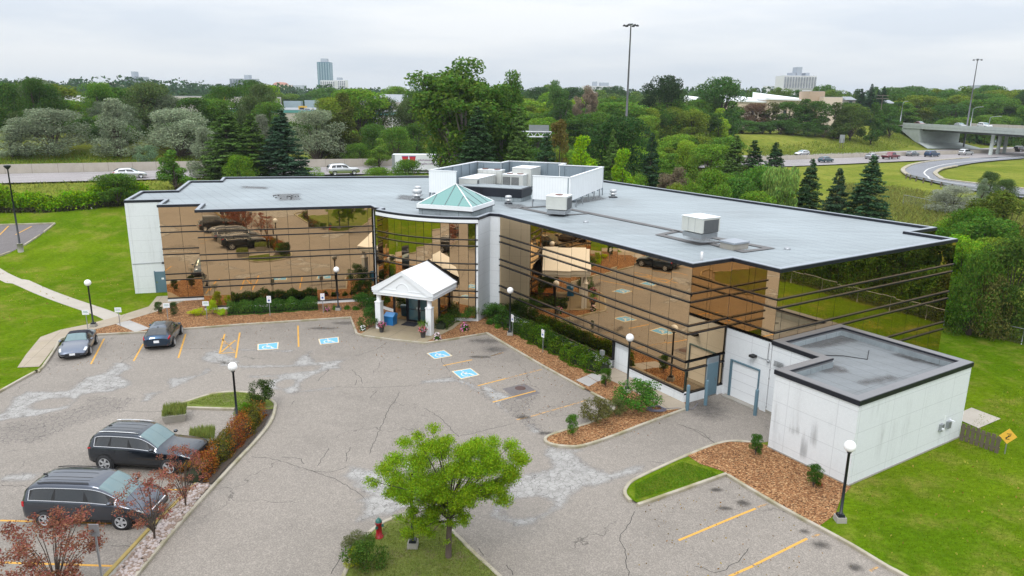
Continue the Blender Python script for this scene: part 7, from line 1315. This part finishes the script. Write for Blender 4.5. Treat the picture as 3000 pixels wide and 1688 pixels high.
# grass blades on the near lawn
rng = np.random.default_rng(3)
scatter(60000, [(13.6,25.2),(15.3,29.4),(23,34.4),(30,42),(37,42),(30,18),(19,17)], .08, .13, .085, (.130,.215,.012), 'short uneven grass on the near right lawn', 'lawn_grass', .2)
scatter(16000, [(-5.7,22.5),(-5.5,25.2),(-4.9,26.3),(-3,26.5),(-1.6,24.8),(.0,22.6)], .08, .13, .085, (.20,.25,.05), 'patchy thin grass on the middle island', 'island_grass_blades', .2); scatter(12000, [(5.4,28.3),(5.6,29.6),(8.2,31.8),(9.4,30.9),(9.6,30.5)], .08, .14, .08, (.15,.28,.02), 'short grass on the right island tip', 'lawn_grass', .2)
scatter(7000, [(-18.1,37.9),(-17.2,39.2),(-15.8,39.6),(-14.5,39.2),(-13.5,37.7),(-15.2,37.6)], .08, .13, .085, (.19,.26,.04), 'short grass on the left island', 'lawn_grass', .2)

# understorey that hides the ground between the trunks
scatter(22000, [tuple(at(u, Y)) for u, Y in ((1430,128),(1650,135),(1900,150),(2130,168),(2160,240),(1800,250),(1430,220))], .0, 2.2, 1.3, (.075,.140,.025), 'dark leafy undergrowth on the floor of the mixed wood', 'undergrowth', .6)
scatter(12000, [tuple(at(u, Y)) for u, Y in ((2590,262),(3120,262),(3120,350),(2560,350))], .0, 2.2, 1.6, (.070,.130,.025), 'leafy undergrowth in the wood behind the bridge', 'undergrowth', .6)
scatter(12000, [tuple(at(u, Y)) for u, Y in ((-120,150),(600,150),(1000,158),(1000,185),(-120,200))], .0, 1.8, 1.2, (.075,.135,.025), 'leafy undergrowth along the top of the left bank', 'undergrowth', .6)
random.seed(12)
for k in range(16):
    u = 1880+28*k+random.uniform(-12,12); Y = random.uniform(84, 104); tpx(random.choice(('low','round','low')), u, random.uniform(500, 535)+(30 if Y < 92 else 0), Y, random.uniform(70, 110), random.choice([g_dk, g_md, g_lt, (.08,.15,.02)]), 'green bush in the belt between the right roof and the highway', 'bushes behind the right roof')
for k in range(18):
    p = fb+fdv*(2+3*k); nrm = Vector((-fdv.y, fdv.x)); nrm = nrm if nrm.x > 0 else -nrm; q = p+nrm*random.uniform(2.6, 4.5); tree('low', q.x, q.y, random.uniform(3.5, 6), random.uniform(4.5, 6), random.choice([g_dk, g_md, (.06,.08,.02)]), 'bushy dark tree close behind the chain-link fence', 'bushy trees along the right fence')
for u, vt in ((2478,300),(2500,302),(2592,304),(2612,306)): tpx('low', u, vt, 272, 46, g_dk, 'low tree in front of the grey-roofed houses', 'trees before the houses')

scatter(16000, [(-120,92),(-72,114),(-30,134),(20,160),(10,172),(-40,150),(-80,138),(-130,118)], .0, .6, .6, (.120,.190,.022), 'green rough grass on the bank beyond the highway', 'bank_grass', .2)
scatter(9000, [tuple(at(u, Y)) for u, Y in ((2200,215),(2640,262),(2700,250),(2560,215),(2250,195))], .0, .5, .6, (.19,.24,.035), 'rough grass on the slope left of the bridge', 'bank_grass', .2)

lv = [tuple(p) for p in ((-29,41),(-27,50),(-12,54),(-4,49),(2,44),(6,38),(9,36),(4,32),(-2,40),(-12,48),(-24,47))]
scatter(420, lv, .008, .02, .09, (.32,.17,.05), 'scattered fallen leaves on the asphalt near the kerbs', 'fallen_leaves', .6); scatter(240, [(5.5,28),(10,30),(13.5,24),(16,18),(9,20),(4,24)], .008, .02, .09, (.36,.24,.06), 'scattered fallen leaves in the right parking bays', 'fallen_leaves', .6)
scatter(500, [(13.6,25.2),(15.3,29.4),(23,34.4),(34,46),(37,42),(30,18),(19,17)], .14, .17, .10, (.45,.36,.08), 'small yellow leaves and weeds sprinkled over the right lawn', 'fallen_leaves', .7); scatter(420, [(-50,50),(-34,52),(-33,60),(-36,66),(-60,72)], .12, .16, .12, (.34,.24,.06), 'yellow leaves sprinkled over the left lawn', 'fallen_leaves', .7)

for u, vt, Y, w, c, kd, lb in ((2905,705,55,150,(.09,.17,.014),'round','mid-green tree hanging over the chain-link fence near the glass corner'),(2955,742,52,130,(.055,.11,.016),'low','dark bushy tree low behind the chain-link fence'),(2825,735,58,90,(.06,.12,.016),'low','small dark bush right at the foot of the glass corner'),(2925,655,72,150,(.07,.14,.016),'round2','tall tree filling the skyline gap behind the fence'),(3000,700,60,150,(.10,.15,.02),'round','yellowish tree behind the fence at the right picture edge'),(2860,640,80,130,(.10,.19,.014),'low','bright bush at the lower end of the meadow')): tpx(kd, u, vt, Y, w, c, lb)
# ================================================================ DISTANT BUILDINGS
def block(label, u0, u1, vt, Y, depth, wall, roof=None, floors=0, cols=0, win=None, name='building', cat='building', base=None, trim=None, rz=None, parap=.5):
    x0, x1 = at(u0, Y)[0], at(u1, Y)[0]; cx = (x0+x1)/2; w = x1-x0; z0 = (T(cx, Y)-1) if base is None else base; h = zat((u0+u1)/2, vt, Y)-z0
    r = thing(name, label, cat, (cx, Y, z0)); MB().box((0,depth/2,h/2), (w,depth,h)).build('wall', wall, r); MB().box((0,depth/2,h+.05), (w-parap,depth-parap,.1)).build('roof', roof or M['roof_far'], r)
    if trim: MB().box((0,depth/2,h-.35), (w+.3,depth+.3,.7)).build('roof_trim', trim, r)
    for f in range(floors):
        zf = h*(f+.55)/floors
        if cols: 
            for c in range(cols): MB().box((-w/2+w*(c+.5)/cols,-.06,zf), (w/cols*.55,.12,h/floors*.5)).build('window', win or M['far_win'], r)
        else: MB().box((0,-.06,zf), (w*.9,.12,h/floors*.45)).build('window_band', win or M['far_win'], r)
    return r, w, h
bk = lambda *a, **k: block(*a, **k)
bk('long low beige warehouse with blank parapet wall behind the left trees', 398, 718, 283, 250, 40, M['brick_t']); bk('white roofed shed with dark wall at the far left', 192, 275, 282, 240, 30, M['far_w'], M['roofw'], 1, 0, M['far_win'])
bk('pale flat-roofed shed with green roof edge behind the left bushes', 195, 270, 322, 205, 12, M['brick_t'], None, trim=M['teal']); bk('beige warehouse front with teal roof edge behind the silver trees', 615, 912, 322, 205, 40, M['brick_t'], None, trim=M['teal'])
r, w, h = bk('long grey roofed warehouse in the middle distance', 1030, 1330, 300, 235, 60, M['brick_t'], M['roof_far']); 
for dx in (-.35,-.12): MB().box((w*dx, -.1, h*.6), (.6,.2,h*.5)).build('downpipe', M['ink_b'], r)
rr = MB().add([(-w/2,0,h),(w/2-12,0,h),(w/2+10,60,h+2.2),(-w/2,60,h+2.6)], [(0,1,2,3)]).build('sloping_roof', M['roof_far'], r)
r, w, h = bk('beige warehouse end with teal edge and a white billboard', 1046, 1137, 330, 200, 30, M['brick_t'], None, trim=M['teal']); bb_ = MB().box((-w*.07,-.15,h*.62), (w*.45,.2,h*.36)).build('billboard', M['sign_w'], r)
lg = MB(); bw = w*.45; bz = h*.62; lg.tube([(-w*.07-bw*.28,-.3,bz),(-w*.07-bw*.1,-.3,bz+h*.12),(-w*.07+bw*.38,-.3,bz+h*.04)], .12, 4); 
for k in range(6): lg.box((-w*.07-bw*.3+bw*.12*k,-.3,bz-h*.05), (bw*.07,.05,h*.09))
lg.build('green_emblem', M['teal'], bb_)
r, w, h = bk('white two-storey office with small dark windows right of the warehouse', 1137, 1300, 344, 198, 18, M['far_w'], simple('brown_flat_roof', (.22,.17,.15), .9)); 
for k in range(4): MB().box((w*(.12+.11*k),-.1,h*.68), (1.5,.2,1.3)).build('window', M['far_win'], r)
gx_ = at(1233, 185); c_ = thing('shipping_container', 'mint green container by the white office', 'container', (*gx_, T(*gx_))); MB().box((0,0,1.6), (5,3,3.4)).build('body', simple('mint_paint', (.10,.50,.36), .6), c_); MB().box((0,-1.52,1.6), (.1,.04,3.2)).build('door_seam', M['teal'], c_)
for i, (u, v, w_, lb, m__) in enumerate(((800,305,46,'white boxy roof unit on the teal-edged warehouse','rtu'),(888,311,16,'small yellow machine on the warehouse roof','yel'),(905,316,24,'small white roof unit right of the yellow machine','rtu'))):
    x, y = at(u, 212); z = zat(u, 325, 212); t_ = thing('roof_unit', lb, 'roof unit', (x, y, z)); hh = zat(u, v, 212)-z; MB().box((0,0,hh/2), (w_*.1,3,hh)).build('casing', M[m__], t_); MB().box((0,-1.52,hh*.5), (w_*.06,.05,hh*.4)).build('vent', M['far_win'], t_)
for (u0, u1, v, lb) in ((832,890,295,'parked blue-grey truck trailer behind the warehouses, left one'),(893,950,293,'parked blue-grey truck trailer behind the warehouses, right one')):
    x0, x1 = at(u0, 290)[0], at(u1, 290)[0]; t_ = thing('truck_trailer', lb, 'truck trailer', ((x0+x1)/2, 290, T(x0, 290))); hh = zat(u0, v, 290)-T(x0, 290); MB().box((0,0,hh-1.6), (x1-x0-1,2.6,3.0)).build('box', simple('trailer_blue_grey', (.30,.38,.46), .5) if 'trailer_blue_grey' not in bpy.data.materials else bpy.data.materials['trailer_blue_grey'], t_); MB().box((0,0,(hh-3.1)/2), (x1-x0-2,1.5,hh-3.1)).build('wheels', M['trim'], t_)
cr_x = at(661, 240); crn = thing('yellow_lift', 'thin yellow mast of a lift standing among the trees', 'lift', (*cr_x, T(*cr_x))); MB().box((0,0,(zat(661,276,240)-T(*cr_x))/2), (.45,.45,zat(661,276,240)-T(*cr_x))).build('mast', M['yel'], crn); MB().box((0,0,zat(661,280,240)-T(*cr_x)), (1.2,1,.7)).build('platform', M['yel'], crn)
# white roofed hall on the right
for u0, u1, vt, vb, Y, lb in ((2038,2180,283,300,286,'first wing of the hall with sloping white roof, left one'),(2150,2330,279,300,280,'second wing of the hall with sloping white roof, middle one'),(2252,2410,274,294,276,'third wing of the hall with sloping white roof, right one')):
    x0, x1 = at(u0, Y)[0], at(u1, Y)[0]; z0 = T(x0, Y)-1; zt, zb_ = zat(u0, vt, Y+18), zat(u1, vb, Y); w = x1-x0; r = thing('hall_building', lb, 'building', ((x0+x1)/2, Y, z0)); MB().box((0,9,(zb_-z0)/2), (w,18,zb_-z0)).build('wall', M['cream'], r)
    MB().add([(-w/2-.6,-.6,zb_-z0+.6),(w/2+.6,-.6,zb_-z0),(w/2+.6,18.6,zb_-z0+.5),(-w/2-.6,18.6,zt-z0+.4),(-w/2-.6,-.6,zb_-z0),(w/2+.6,-.6,zb_-z0-.5),(w/2+.6,18.6,zb_-z0-.4),(-w/2-.6,18.6,zb_-z0)], [(0,1,2,3),(7,6,5,4),(0,4,5,1),(1,5,6,2),(2,6,7,3),(3,7,4,0)]).build('roof', M['roofw'], r)
    for k in range(5): MB().box((-w*.4+w*.2*k,-.08,(zb_-z0)*.62), (.9,.15,1.6)).build('window', M['far_win'], r)
bk('tan windowless stair tower beside the white-roofed hall', 2367, 2411, 268, 268, 10, simple('tan_wall', (.44,.33,.24), .9)); r, w, h = bk('cream cube-like building with one small window right of the tan tower', 2409, 2464, 285, 264, 12, M['cream']); MB().box((-w*.1,-.1,h*.72), (1.2,.2,1.3)).build('window', M['far_win'], r)
for u0, u1, vt, Y, lb in ((2475,2502,283,282,'grey-roofed house left of the spruce cluster'),(2590,2616,293,284,'grey-roofed house right of the utility pole')):
    x0, x1 = at(u0, Y)[0], at(u1, Y)[0]; z0 = T(x0, Y); r = thing('house', lb, 'house', ((x0+x1)/2, Y, z0)); w = x1-x0; z0 = zat(u0, vt+26, Y); r.location.z = z0; h = zat(u0, vt, Y)-z0; MB().box((0,4,h*.33-3), (w,8,h*.66+6)).build('wall', M['brick_t'], r); MB().add([(-w/2-.4,-.5,h*.62),(w/2+.4,-.5,h*.62),(w/2+.4,8.5,h*.62),(-w/2-.4,8.5,h*.62),(-w/2,4,h),(w/2,4,h)], [(0,1,5,4),(3,4,5,2),(0,4,3),(1,2,5),(3,2,1,0)]).build('roof', M['roof_far'], r); MB().box((0,-.05,h*.35), (1.2,.1,1)).build('window', M['far_win'], r)
# skyline towers
def tower(label, u0, u1, vt, Y, floors, cols, wall, win, extra=(), depth=20):
    r, w, h = block(label, u0, u1, vt, Y, depth, wall, None, 0, 0, None, 'tower_block', 'tower block')
    lo = h-((u1-u0) and (zat(u0, vt, Y)-zat(u0, 262, Y)))
    for c in range(cols): MB().box((-w/2+w*(c+.5)/cols,-.3,h/2+lo/2), (w/cols*.5,.6,h-lo-2)).build('window_strip', win, r)
    for f in range(floors): MB().box((0,-.5,lo+(h-lo)*(f+.5)/floors), (w*.98,.3,(h-lo)/floors*.28)).build('floor_band', wall, r)
    for (a, b, hh) in extra: MB().box((w*(a+b)/2-w/2,depth/2,h+hh/2), (w*(b-a),depth*.5,hh)).build('roof_plant', M['tower_g'], r)
    return r
dw = simple('tower_dark_glass', (.10,.13,.18), .4)
tower('pale apartment tower on the skyline at the left', 377, 424, 225, 900, 9, 6, M['tower_g'], dw, ((.3,.5,6),)); tower('grey tower half hidden behind trees, left of the blue one', 680, 752, 231, 1000, 8, 8, M['tower_g'], dw, ((.55,.75,5),)); tower('tallest blue glass tower on the skyline', 936, 973, 182, 1300, 24, 5, M['tower_b'], simple('tower_pale_fin', (.30,.40,.46), .4), ((.25,.75,6),))
tower('white apartment block at the foot of the blue tower, left part', 943, 985, 236, 1150, 5, 7, M['far_w'], dw); tower('white apartment block right of the blue tower', 982, 1016, 235, 1200, 6, 6, M['far_w'], dw, ((.2,.6,4),)); tower('small blue and white tower far right of the blue one', 1202, 1224, 228, 1350, 12, 3, M['far_w'], M['tower_b']); tower('wide low apartment block behind the wood', 1706, 1790, 252, 900, 5, 12, M['far_w'], dw, ((.35,.5,5),(.6,.9,4)))
tower('large grey and white apartment slab on the right skyline', 2287, 2382, 222, 620, 11, 12, M['far_w'], dw, ((.28,.42,2.5),(.44,.60,7),(.72,.84,2.5))); tower('small white office tower left of the apartment slab', 2246, 2276, 252, 800, 4, 4, M['far_w'], M['tower_b']); tower('distant violet-grey apartment block above the right wood', 2855, 2901, 250, 900, 6, 6, M['tower_g'], dw); tower('tiny grey block on the skyline left of the dark oak', 1968, 1985, 232, 1000, 5, 3, M['tower_g'], dw)
bk('low brick building left of the domed one', 306, 350, 243, 950, 30, M['cream']); 
x, y = at(828, 1100); dz = zat(828, 262, 1100)-6; d_ = thing('domed_building', 'building with a flat red dome on the left skyline', 'building', (x, y, dz)); MB().box((0,0,6), (34,20,12)).build('wall', M['cream'], d_); MB().lathe([(11,12),(10,14),(7,15.6),(.01,16.2)], (0,0,0), 20).build('dome', M['dome'], d_)
bk('long low pale building right of the red dome', 846, 892, 250, 1100, 20, M['tower_g']); bk('tiny grey building on the skyline left of the poplar', 1240, 1256, 248, 1200, 20, M['tower_g'])
# ================================================================ HAZE
hz_ = NB('haze'); pv = hz_.n('ShaderNodeVolumePrincipled'); pv.inputs['Color'].default_value = (.80,.88,.97,1); pv.inputs['Density'].default_value = .00013; pv.inputs['Anisotropy'].default_value = .2; hz_.l(pv.outputs[0], hz_.o.inputs['Volume'])
HAZE = MB().box((300, 2800, 60), (8400, 6600, 130)).build('haze', hz_.m); tag(HAZE, kind='stuff')
